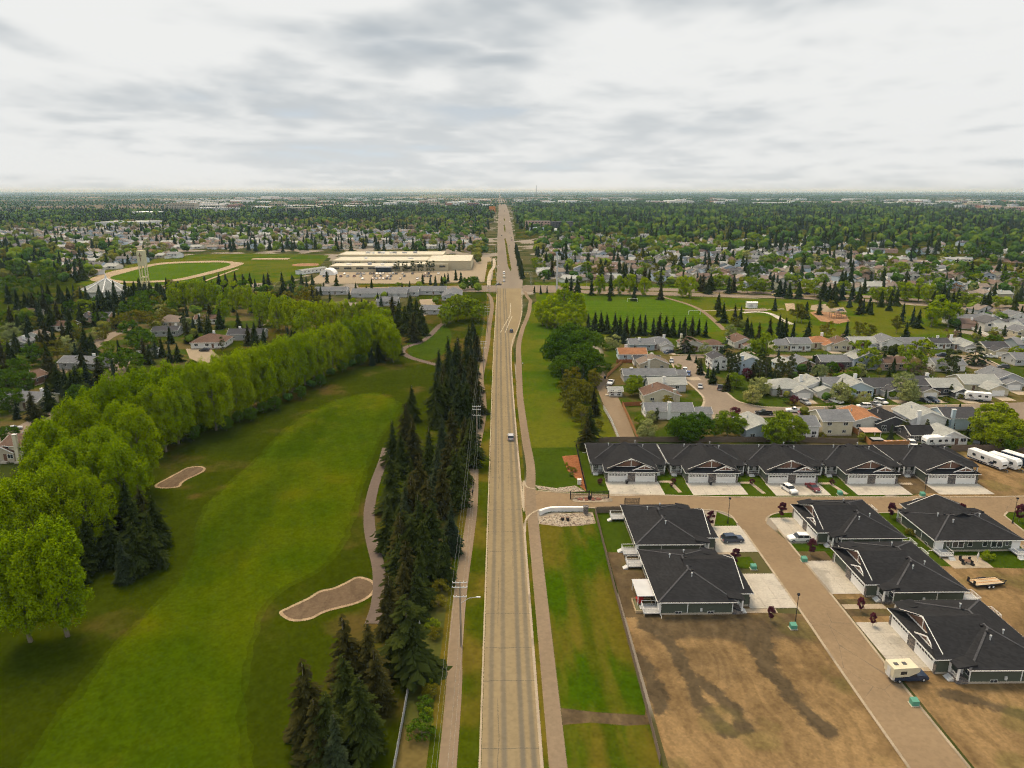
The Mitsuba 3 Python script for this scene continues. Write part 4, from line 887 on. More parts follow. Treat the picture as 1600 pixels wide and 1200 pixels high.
def roof_solid(m, x0, x1, y0, y1, z, pitch, c, form='x', over=.45, th=.16):
    """form: 'x' or 'y' = gable with that ridge, 'hip' = hip. Returns the ridge height."""
    X0, X1, Y0, Y1 = x0 - over, x1 + over, y0 - over, y1 + over
    zb = z - over * pitch
    if form == 'hip':
        hw = min(X1 - X0, Y1 - Y0) / 2
        zr = zb + hw * pitch
        if X1 - X0 >= Y1 - Y0:
            r = [(X0 + hw, (Y0 + Y1) / 2, zr), (X1 - hw, (Y0 + Y1) / 2, zr)]
        else:
            r = [((X0 + X1) / 2, Y0 + hw, zr), ((X0 + X1) / 2, Y1 - hw, zr)]
        m.hull([(x, y, zz) for x in (X0, X1) for y in (Y0, Y1) for zz in (zb - th, zb)] + r, c)
        return zr
    if form == 'x':
        yc, hw = (Y0 + Y1) / 2, (Y1 - Y0) / 2
        zr = zb + hw * pitch
        for s in (-1, 1):
            m.hull([(x, yc + s * hw * q, zb + (1 - q) * hw * pitch + t) for x in (X0, X1) for q in (0, 1) for t in (0, -th)], c)
    else:
        xc, hw = (X0 + X1) / 2, (X1 - X0) / 2
        zr = zb + hw * pitch
        for s in (-1, 1):
            m.hull([(xc + s * hw * q, y, zb + (1 - q) * hw * pitch + t) for y in (Y0, Y1) for q in (0, 1) for t in (0, -th)], c)
    return zr


def eaves(m, x0, x1, y0, y1, z, pitch, form, over=.45, c='white'):
    """White boards along the eaves and rakes."""
    X0, X1, Y0, Y1 = x0 - over, x1 + over, y0 - over, y1 + over
    zb = z - over * pitch
    if form == 'hip':
        for a, b in (((X0, Y0), (X1, Y0)), ((X0, Y1), (X1, Y1)), ((X0, Y0), (X0, Y1)), ((X1, Y0), (X1, Y1))):
            m.box(min(a[0], b[0]) - .03, max(a[0], b[0]) + .03, min(a[1], b[1]) - .03, max(a[1], b[1]) + .03, zb - .21, zb - .02, c)
    elif form == 'x':
        yc, hw = (Y0 + Y1) / 2, (Y1 - Y0) / 2
        for y in (Y0, Y1):
            m.box(X0, X1, y - .03, y + .03, zb - .2, zb - .02, c)
        for x in (X0, X1):
            for s in (-1, 1):
                m.bar((x, yc + s * hw, zb - .12), (x, yc, zb + hw * pitch - .12), .07, .26, c)
    else:
        xc, hw = (X0 + X1) / 2, (X1 - X0) / 2
        for x in (X0, X1):
            m.box(x - .03, x + .03, Y0, Y1, zb - .2, zb - .02, c)
        for y in (Y0, Y1):
            for s in (-1, 1):
                m.bar((xc + s * hw, y, zb - .12), (xc, y, zb + hw * pitch - .12), .07, .26, c)


def walls(m, x0, x1, y0, y1, z, pitch, c, form, base='concrete'):
    m.box(x0 + .02, x1 - .02, y0 + .02, y1 - .02, -.2, .45, base)
    m.box(x0, x1, y0, y1, .45, z, c)
    if form == 'x':
        yc = (y0 + y1) / 2
        m.hull([(x, y, z - .01) for x in (x0, x1) for y in (y0, y1)] + [(x, yc, z + (y1 - y0) / 2 * pitch - .05) for x in (x0, x1)], c)
    elif form == 'y':
        xc = (x0 + x1) / 2
        m.hull([(x, y, z - .01) for x in (x0, x1) for y in (y0, y1)] + [(xc, y, z + (x1 - x0) / 2 * pitch - .05) for y in (y0, y1)], c)


def house(at, w, d, wall, roof, form='x', h=3.4, front='S', pitch=.42, garage=None, chimney=None, rot=0, label='', two=False, group='houses right of the lane', back='', vents=1, name='house'):
    """at: the middle of the wall nearest the camera. garage: (side offset, width, depth) standing before the front wall."""
    k = thing(name, label, 'house', group)
    M = place(at[0], at[1], 0, rot)
    HOUSE_AT.append((at[0], at[1] + d / 2))
    x0, x1 = -w / 2, w / 2
    if two:
        h = max(h, 5.2)
    m = MB()
    walls(m, x0, x1, 0, d, h, pitch, wall, form)
    part(k, 'wall', m.ply('m_siding', M))
    m = MB()
    zr = roof_solid(m, x0, x1, 0, d, h, pitch, roof, form)
    part(k, 'roof', m.ply('m_roof', M))
    m = MB()
    eaves(m, x0, x1, 0, d, h, pitch, form)
    part(k, 'eaves_board', m.ply('m_paint', M))
    # openings: local frames of the four sides
    S = {'S': (0, 0.0, 0, w), 'N': (180, d, 0, w), 'E': (90, d / 2, x1, d), 'W': (-90, d / 2, x0, d)}
    for side, (r, yy, xx, ln) in S.items():
        L = M @ T4().translate([xx, yy if side in 'SN' else d / 2, 0]).rotate([0, 0, 1], r)
        if side == front:
            gx0 = gx1 = 99.
            if garage:
                off, gw, gd = garage
                gx0, gx1, gh = off - gw / 2, off + gw / 2, 2.75
                g = MB()
                walls(g, gx0, gx1, -gd, -.01, gh, .42, wall, 'y')
                part(k, 'garage_wall', g.ply('m_siding', L))
                g = MB()
                roof_solid(g, gx0, gx1, -gd, .4, gh, .42, roof, 'y')
                part(k, 'garage_roof', g.ply('m_roof', L))
                g = MB()
                eaves(g, gx0, gx1, -gd, .0, gh, .42, 'y')
                part(k, 'garage_eaves', g.ply('m_paint', L))
                g = MB().box(off - min(2.45, gw * .4), off + min(2.45, gw * .4), -gd - .06, -gd + .02, .02, 2.2, 'white')
                for q in range(1, 4):
                    g.box(off - min(2.4, gw * .39), off + min(2.4, gw * .39), -gd - .075, -gd - .05, .06 + (q - 1) * .54, .54 * q - .02, 'white')
                dk = part(k, 'garage_door', g.ply('m_paint', L))
                if at[1] < 420 and abs(rot) < 1:
                    dy0, dy1 = -gd - 6.5, -gd - .05
                    part(k, 'driveway', MB().box(off - 2.7, off + 2.7, dy0, dy1, 0, .085, 1).ply('m_concrete', L))
            dx = 0.15 * ln
            if gx0 < dx + .7 and gx1 > dx - .7:
                dx = -.25 * ln if gx0 > -.25 * ln + .8 or gx1 < -.25 * ln - .8 else (gx1 + 1.2 if gx1 + 1.8 < ln / 2 else gx0 - 1.2)
            part(k, 'door', MB().box(dx - .5, dx + .5, -.05, .02, .45, 2.5, 'brown').box(dx - .9, dx + .9, -1.2, -.02, -.1, .44, 'concrete').ply('m_paint', L))
            for wx in (-.34 * ln, -.02 * ln, .36 * ln):
                if (gx0 > wx + .9 or gx1 < wx - .9) and abs(wx - dx) > 1.5:
                    window(k, L, wx, 1.3, 1.8, 1.3)
            if two:
                for wx in (-.3 * ln, .3 * ln):
                    if not garage or True:
                        window(k, L, wx, h - 1.75, 1.5, 1.2)
        elif side == 'N':
            continue
        else:
            ws = (-.28 * ln, .26 * ln)
            for wx in ws:
                window(k, L, wx, 1.45 if not two else h - 1.75, 1.5 if side == 'S' else 1.0, 1.15)
            if two or (side == 'S'):
                for wx in ws:
                    window(k, L, wx * .9, .55 if not two else 1.0, 1.2, .75 if not two else 1.0)
    if chimney:
        cx, cy, cc, tall = chimney
        m = MB().box(cx - .55, cx + .55, cy - .4, cy + .4, .2 if abs(cx) >= w / 2 - .3 or cy <= 0.2 else h, zr + tall, cc)
        m.box(cx - .65, cx + .65, cy - .5, cy + .5, zr + tall, zr + tall + .12, 'palegrey')
        part(k, 'chimney', m.ply('m_paint', M))
    if vents and form != 'hip':
        vv = MB()
        vv.box(-w * .2 - .12, -w * .2 + .12, d * .62, d * .62 + .24, h + .6, zr + .15, 'galv')
        part(k, 'roof_vent', vv.ply('m_paint', M))
    return k


G_ = 'houses around the residential street'
# left column by the gravel lane
house((69,333.1), 12, 9, 'greyblue', 'roofgrey', 'x', label='pale grey house with grey roof left of the garage at the head of the street', front='E', chimney=(-1, 3, 'white', .6), group=G_)
house((78.7,335.8), 10, 11, 'offwhite', 'roofgrey', 'hip', label='white house with dark grey roof and garage at the head of the street', garage=(2.2, 6.2, 4.5), chimney=(2.5, 5, 'white', .8), group=G_)
house((60.7,311.9), 12.5, 9, 'paleblue', 'rooforange', 'x', label='pale blue house with orange and brown roof nearest the head of the gravel lane', front='E', chimney=(-2, 8, 'white', .5), group=G_)
house((65.2,302.1), 11.5, 5, 'white', 'roofdark', 'x', label='house with narrow navy grey roof beside the orange roofed house', front='E', chimney=(2.5, 3, 'white', .7), group=G_)
house((66.4,292.9), 12.5, 8, 'beige', 'rooftaupe', 'y', label='beige house with broad taupe gable facing the estate', front='E', chimney=(-2.5, 0, 'offwhite', -.8), group=G_)
house((60.6,274.1), 21, 8, 'lightgrey', 'roofgrey', 'x', label='long grey roofed house behind the round garden tree', front='E', garage=(2, 6, 5), group=G_, chimney=(-7, 4, 'white', .3))
house((64.57,259.96), 14, 8, 'lightgrey', 'rooflight', 'x', label='house with the palest grey roof along the residential street', front='E', chimney=(-1.5, 1, 'white', .8), group=G_)
house((58.78,244.04), 13, 9, 'cream', 'roofbrown', 'y', label='cream house with brown gable roof and beige chimney', front='E', chimney=(4.4, 0, 'beige', -.6), group=G_, pitch=.38, h=3.6)
house((57.42,226.25), 16, 8, 'white', 'roofgrey', 'x', label='white house with tall white chimney nearest the gravel lane corner', front='E', chimney=(-.4, -.2, 'white', 1.2), group=G_, garage=(-2, 6, 6))
house((80.38,204.35), 8.5, 12, 'greyblue', 'rooflight', 'y', label='grey blue house with pale gable between two round green trees', front='N', group=G_, h=4.2)
house((93.5,331.3), 11, 10, 'offwhite', 'roofbrown', 'y', label='white house with brown roof half hidden by the broad dark spruce', front='S', chimney=(-5.4, 3, 'cream', 2.2), group=G_)
house((103.7,331.1), 9, 9, 'white', 'roofbrown', 'hip', label='small white house with brown roof right of the broad dark spruce', group=G_)
house((120.2,336.5), 10, 13, 'offwhite', 'roofbrown', 'y', label='white house with long brown roof left of the green garden trees', group=G_, garage=(1.5, 6, 5))
house((94.8,293.5), 6.5, 10, 'white', 'roofdark', 'y', label='narrow white house with dark roof behind the columnar trees', front='W', group=G_, two=True)
house((105.9,286.7), 12, 9, 'paleblue', 'rooflight', 'y', label='tall pale blue house with grey roof between rows of columnar trees', front='N', group=G_, two=True, chimney=(-4, 0, 'paleblue', .4))
# upper row before the park
RW = 'houses in the row before the park'
house((138.4,330.5), 11, 9, 'yellow', 'roofgrey', 'x', label='pale yellow house with teal grey roof at the left of the park row', group=RW)
house((145.3,330.4), 10, 9, 'white', 'roofgrey', 'x', label='white split house with grey roof left of the orange roofed one', group=RW, h=4.2)
house((158.3,335.9), 12.5, 10, 'cream', 'rooforange', 'hip', label='cream house with orange roof and white garage before the park', garage=(2.8, 7, 4.5), group=RW, chimney=(3, 8, 'white', 1))
house((166.6,330), 11.5, 10, 'cream', 'roofbrown', 'y', label='cream house with brown roof right of the orange roofed one', group=RW, rot=-4)
house((178.4,334.1), 12.5, 10, 'greyblue', 'rooflight', 'x', label='grey blue house with pale grey roof beside the purple tree', garage=(1.5, 6, 4), group=RW)
house((190.3,331), 10, 11, 'white', 'roofgrey', 'y', label='white house with bare side wall right of the purple tree', group=RW, h=4.6)
house((201.6,333.7), 15, 9, 'lightgrey', 'roofgrey', 'x', label='grey roofed house hidden behind green garden trees', group=RW)
house((216,333.4), 9, 8, 'white', 'roofdark', 'x', label='small white house with dark roof and white chimney', group=RW, chimney=(0, 4, 'white', .9))
house((226.7,331.8), 10, 10, 'lightgrey', 'rooflight', 'hip', label='grey house with white garage at the head of the curved street', garage=(0, 6.5, 4), group=RW, chimney=(-5, 4, 'white', 1.4))
house((236.6,323.2), 11, 9, 'cream', 'roofdark', 'x', label='cream house with dark roof right of the curved street', garage=(-1.5, 6.5, 5), group=RW)
house((233.2,299.2), 10, 9, 'lightgrey', 'roofgrey', 'x', label='grey house cut off by the right edge below the park', group=RW)
RE = 'houses at the east of the park'
house((269.4,391.3), 18, 14, 'white', 'roofgrey', 'x', label='long white house with broad blue grey roof at the east of the park', group=RE, front='E')
house((285.5,396.9), 11, 10, 'greyblue', 'roofgrey', 'y', label='grey blue house with grey gable beside the long white house', group=RE)
house((307.7,406.9), 12, 10, 'white', 'roofgrey', 'y', label='white house with dark gable at the far right edge', group=RE)
house((277.4,370.7), 14, 10, 'white', 'rooflight', 'x', label='white house with pale roof behind the orange green tree', group=RE)
house((278.8,362), 10, 9, 'cream', 'roofgrey', 'y', label='cream house behind the white one at the right edge', group=RE)
# middle block seen from behind
RM = 'houses in the middle block'
house((131.5,291.8), 8, 11, 'pink', 'roofgrey', 'y', label='pale pink house with grey gable behind the columnar trees', front='N', group=RM)
house((123.4,289.7), 8, 9, 'paleblue', 'rooflight', 'y', label='pale turquoise small house between columnar trees', front='N', group=RM)
house((148.2,296), 16, 9, 'darkgrey', 'roofgrey', 'x', label='dark walled house with long grey roof in the middle block', front='N', group=RM)
house((159.3,293.5), 12, 9, 'greyblue', 'rooflight', 'y', label='pale grey house with pale roof and many windows in the middle block', front='N', group=RM, two=True)
house((170.1,292.2), 12, 9, 'pink', 'roofbrown', 'x', label='pinkish house with brown roof behind the big garden bush', front='N', group=RM)
house((193.1,289.6), 13, 9, 'white', 'roofgrey', 'x', label='white house with grey roof behind the twin columnar trees', front='E', group=RM)
# row along the street, fronts to the camera
RS = 'houses in the row along the street'
house((109.38,253.91), 13, 11, 'lightgrey', 'rooflight', 'hip', label='pale grey hip roofed house with gabled garage at the left of the street row', garage=(4.0, 7, 3.5), group=RS)
house((121.17,256.31), 9, 11, 'white', 'rooflight', 'y', label='white house with pale gable and garage second from left in the street row', garage=(1, 6.5, 5), group=RS, chimney=(-4.4, 6, 'white', .8))
house((128.59,257.95), 9, 9, 'palegrey', 'roofgrey', 'x', label='greenish grey small house left of the blossoming tree in the street row', group=RS)
house((134.7,251.76), 11, 12, 'paleblue', 'rooflight', 'y', label='pale blue house with tall gable behind the blossoming tree', group=RS, h=3.8, chimney=(2.5, 9, 'white', .6))
house((145.41,255.01), 12, 10, 'lightgrey', 'roofdark', 'x', label='house with dark grey roof left of the willow like tree in the street row', garage=(2.5, 7, 5), group=RS)
house((160.53,254.75), 8, 10, 'cream', 'roofdark', 'x', label='house with dark roof and white garage right of the willow like tree', garage=(.5, 6, 4.5), group=RS, h=4.2, chimney=(4, 5, 'white', .9))
house((168.73,252.87), 11, 10, 'darkgrey', 'rooflight', 'x', label='dark walled house with pale grey roof in the street row', group=RS, h=3.8, garage=(4, 6, 3))
house((186.37,258.72), 14, 11, 'cream', 'rooflight', 'x', label='cream house with broad pale roof and double garage in the street row', garage=(2, 8, 6), group=RS)
house((201.5,264.9), 12, 12, 'lightgrey', 'roofgrey', 'y', label='grey house with white garage at the right end of the street row', garage=(-1.5, 6.5, 4.5), group=RS)
# bottom row, backs to the camera
RB = 'houses backing onto the estate'
house((96.44,206.41), 6, 9, 'white', 'roofgrey', 'x', label='white house partly hidden by the round tree behind the estate', front='N', group=RB, h=4.5)
house((106.64,209.21), 9.5, 10, 'cream', 'roofgrey', 'x', label='cream two storey house with grey roof behind the estate', front='N', group=RB, two=True)
house((118.97,213.31), 12.5, 12, 'offwhite', 'rooforange', 'y', label='white house with large orange roof behind the estate', front='N', group=RB, pitch=.3)
house((125.95,211.94), 10.5, 10, 'darkgrey', 'roofblack', 'y', label='black house with black roof beside the orange roofed one', front='N', group=RB)
house((137.84,212.35), 12, 11, 'white', 'rooflight', 'y', label='white house with grey gable roof and white chimney behind the estate', front='N', group=RB, h=4.6, pitch=.38, chimney=(-4, -.2, 'white', .3))
house((149.36,213.41), 11, 10, 'paleblue', 'roofdark', 'x', label='pale blue house with dark roof behind the estate', front='N', group=RB, h=4.5, chimney=(-3.5, 0, 'paleblue', .6))
house((137.24,199.39), 9.5, 8, 'white', 'rooflight', 'y', label='detached white garage with pale roof behind the estate', front='S', group=RB, h=2.8, name='detached_garage', vents=0)
house((130.1,202.33), 7.5, 8, 'darkgrey', 'roofblack', 'x', label='detached dark garage with black roof behind the estate', front='N', group=RB, h=2.8, name='detached_garage', vents=0)
house((152.86,196.36), 4, 3.4, 'paleblue', 'roofbrown', 'x', label='small pale blue garden shed by the dark back fence', front='S', group=RB, h=2.2, name='garden_shed', vents=0)
house((43.59,254.21), 5, 5, 'white', 'rooflight', 'x', label='white garden shed by the gravel lane', front='W', group=RB, h=2.4, name='garden_shed', vents=0)
# houses left of the golf course
LG = 'houses left of the golf course'
for at, w, d, wall, roof, form, ch, lab in (
        ((-288.7,430.4), 11, 9, 'beige', 'roofbrown', 'x', None, 'brown roofed house deep among the dark spruces'),
        ((-238.2,414.3), 14, 10, 'pink', 'roofdark', 'x', (-4, 2, 'pink', .8), 'pink brick house with dark roof left of the golf course'),
        ((-242.8,387), 13, 9, 'offwhite', 'roofbrown', 'x', None, 'brown roofed house with small white gable behind the spruces'),
        ((-237.4,341.4), 10, 9, 'lightgrey', 'roofgrey', 'y', (3, 3, 'white', .6), 'pale grey house with grey gable at the left edge'),
        ((-240.2,359.6), 8, 8, 'palegrey', 'rooftaupe', 'y', None, 'taupe roofed house between spruces at the left'),
        ((-182.5,299.5), 19, 9, 'grey', 'roofgrey', 'x', (4, 5, 'white', .8), 'long dark grey roofed house before the round green tree'),
        ((-189.3,397.4), 15, 14, 'beige', 'rooftaupe', 'hip', None, 'large taupe brown roofed house below the church tower'),
        ((-178.4,371.7), 13, 8, 'grey', 'roofdark', 'x', (4, 6, 'white', .5), 'dark roofed house before the large taupe roof'),
        ((-170.8,407), 13, 8, 'white', 'roofbrown', 'x', (-4, 2, 'white', .7), 'white house with brown roof hidden by spruces'),
        ((-143.6,341.2), 16, 14, 'white', 'roofbrown', 'hip', (1, 8, 'white', 1.1), 'large brown hip roofed white house before the poplars'),
        ((-132,360.9), 18, 10, 'grey', 'roofdark', 'x', (-4, 6, 'white', .8), 'low dark roofed house right of the large brown hip roof'),
        ((-165.4,322.3), 6, 7, 'white', 'roofgrey', 'y', (-3, 3, 'white', .7), 'small grey roofed house behind the dark spruces'),
        ((-170.89,241.85), 15, 10, 'cream', 'roofgrey', 'x', (5, 6, 'white', .8), 'cream house with grey roof at the left edge'),
        ((-138.65,191.11), 8, 9, 'cream', 'roofbrown', 'x', (1.2, -.3, 'cream', 1.4), 'tall cream house with brown roof at the left edge before the poplars'),
        ((-142.68,191.18), 8, 10, 'beige', 'roofbrown', 'y', None, 'brown gabled house cut off by the left edge'),
        ((-189,273.6), 8, 8, 'brown', 'roofbrown', 'y', None, 'brown walled house in the shade of the left trees')):
    house(at, w, d, wall, roof, form, label=lab, group=LG, chimney=ch, two='tall cream' in lab, rot=(-8 if at[1] < 330 else 4), front='S')
# condominiums and school side
CD = 'grey roofed condominiums'
for i, (at, w, d, rot, lab) in enumerate((
        ((-126.3,526), 24, 12, 0, 'leftmost long grey roofed condominium, mostly hidden by spruces'),
        ((-87.9,512.3), 40, 14, 0, 'long grey roofed condominium left of the paved court'),
        ((-71.1,518.4), 22, 14, 0, 'condominium with small gables between the long block and the court'),
        ((-53.3,524.7), 26, 14, 0, 'grey condominium with white gable behind the court'),
        ((-34.3,495.9), 13, 30, 0, 'grey condominium running beside the round tree'),
        ((-40.4,437.5), 20, 11, -10, 'nearest grey condominium at the end of the cart path'),
        ((-76,473.7), 14, 12, 0, 'small pale condominium behind the dark spruces'))):
    house(at, w, d, 'lightgrey', 'roofgrey', 'x' if w > d else 'y', label=lab, group=CD, h=3.4, pitch=.36, name='condominium', rot=rot)


# ---------------------------------------------------------------- the new duplexes of the estate
def duplex(x, y, rot, W, D, GP, label, mir=1, gw=13.6, brick='m_stone', gable=True, door_open=False):
    """Local frame: origin mid garage front, front to -y. W, D: main body; GP: how far the garages stand out."""
    k = thing('duplex_house', label, 'house', 'dark roofed duplexes of the estate')
    M = place(x, y, 0, rot, (mir, 1, 1))
    HOUSE_AT.append((x, y))
    x0, x1, y0, y1, h = -W / 2 + .5, W / 2 - .5, GP, GP + D - 1, 2.95
    m = MB()
    walls(m, x0, x1, y0, y1, h, .36, 'sage', 'hip')
    part(k, 'wall', m.ply('m_siding', M))
    m = MB()
    zr = roof_solid(m, x0, x1, y0, y1, h + .2, .36, 'roofblack', 'hip', .55, .2)
    part(k, 'roof', m.ply('m_roof', M))
    m = MB()
    hx0, hx1, hy0, hy1 = x0 - .55, x1 + .55, y0 - .55, y1 + .55
    hh, hb = min(hx1 - hx0, hy1 - hy0) / 2, h + .2 - .55 * .36
    r1, r2 = ((hx0 + hh, (hy0 + hy1) / 2, hb + hh * .36 + .03), (hx1 - hh, (hy0 + hy1) / 2, hb + hh * .36 + .03))
    for a, b in ((r1, r2), ((hx0, hy0, hb), r1), ((hx0, hy1, hb), r1), ((hx1, hy0, hb), r2), ((hx1, hy1, hb), r2)):
        m.bar(a, b, .34, .07, 'roofdark')
    part(k, 'ridge_cap', m.ply('m_roof', M))
    m = MB()
    eaves(m, x0, x1, y0, y1, h + .2, .36, 'hip', .57)
    part(k, 'eaves_board', m.ply('m_paint', M))
    # garage wing
    g0, g1 = -gw / 2, gw / 2
    m = MB()
    walls(m, g0, g1, .06, y0 + 2.0, h - .02, .36, 'sage', 'none')
    part(k, 'garage_wall', m.ply('m_siding', M))
    hw = gw / 2 + .45
    sl = .43
    zb = h + .12
    back = y0 + D * .5
    set_ = 1.5
    m = MB()
    zrg = zb + hw * sl
    for s in (-1, 1):
        m.hull([(s * hw * q, yy, zb + (1 - q) * hw * sl + t) for yy, qs in ((set_ - .35, (0, .79)), (back, (0, 1))) for q in qs for t in (0, -.16)]
               + [(s * hw, yy, zb + t) for yy in (-.5, back) for t in (0, -.16)] + [(s * hw * .80, set_ - .2, zb + .2 * hw * sl)], 'roofblack')
    # skirt in front of the gables
    m.hull([(s * hw, -.55, zb + t) for s in (-1, 1) for t in (0, -.16)] + [(s * hw * .79, set_ + .1, zb + .205 * hw * sl) for s in (-1, 1)] + [(s * hw, .3, zb) for s in (-1, 1)] + [(s * hw, set_, zb - .1) for s in (-1, 1)], 'roofblack')
    part(k, 'garage_roof', m.ply('m_roof', M))
    m = MB()
    m.box(-hw, hw, -.60, -.54, zb - .22, zb - .03, 'white')
    for s in (-1, 1):
        m.box(s * hw - .03, s * hw + .03, -.55, y0 - .6, zb - .22, zb - .03, 'white')
    part(k, 'garage_eaves', m.ply('m_paint', M))
    # big gable
    zg = zb + .20 * hw * sl
    wg = hw * .80
    m = MB().hull([(s * wg, yy, zg) for s in (-1, 1) for yy in (set_ - .02, set_ + .12)] + [(0, yy, zrg - .12) for yy in (set_ - .02, set_ + .12)], 'gablebrown')
    gk = part(k, 'gable_panel', m.ply('m_paint', M))
    m = MB()
    for s in (-1, 1):
        m.bar((s * (wg + .55), set_ - .42, zg - .38), (0, set_ - .42, zrg - .14), .14, .27, 'white')
    m.box(-wg * .93, wg * .93, set_ - .14, set_ - .04, zg, zg + .17, 'white')
    m.box(-.09, .09, set_ - .13, set_ - .05, zg + .17, zrg - .3, 'white')
    part(gk, 'white_trim', m.ply('m_paint', M))
    # small gable over the right door
    cx, wg2 = 3.4, 3.1
    zs = zb + .30
    m = MB()
    for s in (-1, 1):
        m.hull([(cx + s * wg2 * q, yy, zs + (1 - q) * wg2 * sl + t) for yy in (.15, set_ + 1.6) for q in (0, 1) for t in (0, -.1)], 'roofblack')
    sg = part(k, 'small_gable', m.ply('m_roof', M))
    m = MB().hull([(cx + s * wg2 * .86, yy, zs - .05) for s in (-1, 1) for yy in (.30, .40)] + [(cx, yy, zs + wg2 * sl - .2) for yy in (.30, .40)], 'gablebrown')
    part(sg, 'gable_panel', m.ply('m_paint', M))
    m = MB()
    for s in (-1, 1):
        m.bar((cx + s * (wg2 + .1), .07, zs - .16), (cx, .07, zs + wg2 * sl - .09), .13, .22, 'white')
    m.box(cx - wg2 * .72, cx + wg2 * .72, .16, .28, zs + .04, zs + .2, 'white')
    m.box(cx - .07, cx + .07, .16, .28, zs + .2, zs + wg2 * sl - .2, 'white')
    part(sg, 'white_trim', m.ply('m_paint', M))
    # doors, piers
    for i, dx in enumerate((-3.65, 3.65)):
        m = MB()
        if not (door_open and i == 0):
            for q in range(4):
                m.box(dx - 2.45, dx + 2.45, -.02, .05, .02 + q * .56, .02 + q * .56 + .54, 'rvwhite')
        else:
            m.box(dx - 2.45, dx + 2.45, .3, .4, .02, 2.26, 'black')  # black panel in place of the shaded garage inside, no door leaf here
        dk = part(k, 'garage_door', m.ply('m_paint', M), 'black panel standing in for the shade inside the open garage' if door_open and i == 0 else None)
        if not (door_open and i == 0):
            m = MB()
            for q in range(6):
                m.box(dx - 2.3 + q * .78, dx - 2.3 + q * .78 + .62, -.035, -.015, 1.80, 2.14, 'black')
            part(dk, 'window_strip', m.ply('m_glass', M))
        m = MB()
        for s in (-1, 1):
            m.box(dx + s * 2.55 - .1, dx + s * 2.55 + .1, -.03, .055, 0, 2.42, 'white')
        m.box(dx - 2.65, dx + 2.65, -.03, .055, 2.3, 2.45, 'white')
        part(dk, 'door_frame', m.ply('m_paint', M))
    for a, b in ((g0 - .06, -6.32), (-1.0, 1.0), (6.32, g1 + .06)):
        part(k, 'stone_pier', MB().box(a, b, -.10, .055, 0, h - .1 if abs(a + b) < 1 else 1.9, 'darkgrey').ply('m_stone', M))
    # porches in the recesses beside the garages
    for s in (-1, 1):
        xa, xb = sorted((s * (gw / 2 + .05), s * (W / 2 - .45)))
        pd = min(1.9, GP - .4)
        m = MB().box(xa, xb, y0 - pd, y0 - .02, -.1, .62, 'darkgrey').box(xa + .02, xb - .02, y0 - pd + .02, y0 - .03, .62, .68, 'palegrey')
        pk = part(k, 'porch', m.ply('m_stone', M))
        m = MB()
        for xx in ((xa + .15, xb - .15)):
            m.box(xx - .14, xx + .14, y0 - pd + .02, y0 - pd + .30, .68, h + .0, 'white')
        part(pk, 'column', m.ply('m_paint', M))
        m = MB()
        for zz in (.85, 1.5):
            m.box(xa + .1, xb - .1, y0 - pd + .10, y0 - pd + .16, zz, zz + .07, 'white')
        for q in range(10):
            xx = xa + .2 + (xb - xa - .4) * q / 9
            m.box(xx - .02, xx + .02, y0 - pd + .11, y0 - pd + .15, .9, 1.5, 'white')
        part(pk, 'railing', m.ply('m_paint', M))
        part(k, 'porch_roof', MB().hull([(xx, yy, zz) for xx in (xa, xb) for yy, zz in ((y0 - pd - .3, h + .02), (y0 - pd - .3, h - .12), (y0 + 1.0, h + .62), (y0 + 1.0, h))], 'roofblack').ply('m_roof', M))
        part(k, 'door', MB().box((xa + xb) / 2 - s * .8 - .5, (xa + xb) / 2 - s * .8 + .5, y0 - .07, y0 + .02, .68, 2.75, 'white').ply('m_paint', M))
        window(k, M, (xa + xb) / 2 + s * .6, 1.35, 1.1, 1.3, y0)
        m = MB()
        for q in range(3):
            m.box(xa + .3, xa + 1.7, y0 - pd - .3 * (q + 1), y0 - pd - .3 * q, 0, .55 - q * .18, 'palegrey')
        part(k, 'porch_step', m.ply('m_paint', M))
    # sides: corner boards, basement windows, meters, downspouts
    for s in (-1, 1):
        m = MB()
        for yy in (y0 + .05, y0 + (y1 - y0) * .62, y1 - .05):
            m.box(s * (W / 2 - .5) - .03, s * (W / 2 - .5) + .03, yy - .08, yy + .08, .45, h, 'white')
        part(k, 'corner_board', m.ply('m_paint', M))
        window(k, M, s * (W / 2 - .5), .28, 1.2, .5, y0 + 4.0, 90 * s)
        window(k, M, s * (W / 2 - .5), .28, 1.2, .5, y0 + 10.0, 90 * s)
        m = MB().box(s * (W / 2 - .35) - .05, s * (W / 2 - .35) + .05, y1 - .2, y1 - .1, .3, h, 'white').bar((s * (W / 2 - .35), y1 - .15, .35), (s * (W / 2 + .7), y1 - .15, .12), .1, .08, 'white')
        part(k, 'downspout', m.ply('m_paint', M))
        m = MB().box(s * (W / 2 - .42) - .12, s * (W / 2 - .42) + .12, y0 + 5.6, y0 + 6.0, .8, 1.4, 'palegrey')
        part(k, 'meter_box', m.ply('m_paint', M))
    # back
    for s in (-1, 1):
        L = M @ T4().translate([0, y1, 0]).rotate([0, 0, 1], 180)
        window(k, L, s * 4.2, 1.0, 2.6, 1.5)
        window(k, L, s * 6.4, 1.3, .7, 1.2, sash=0)
        window(k, L, s * 1.6, 1.2, 1.0, 1.3, sash=0)
        part(k, 'patio_door', MB().box(s * 8.3 - .9, s * 8.3 + .9, -.06, .02, .65, 2.7, 'white').ply('m_paint', L))
        m = MB()
        a, b = sorted((s * 6.9, s * 9.7))
        m.box(a, b, -3.0, -.02, .5, .64, 'grey')
        for xx in (a + .1, b - .1):
            m.box(xx - .08, xx + .08, -2.95, -2.8, -.1, .5, 'palewood')
        dk = part(k, 'deck', m.ply('m_paint', L))
        m = MB()
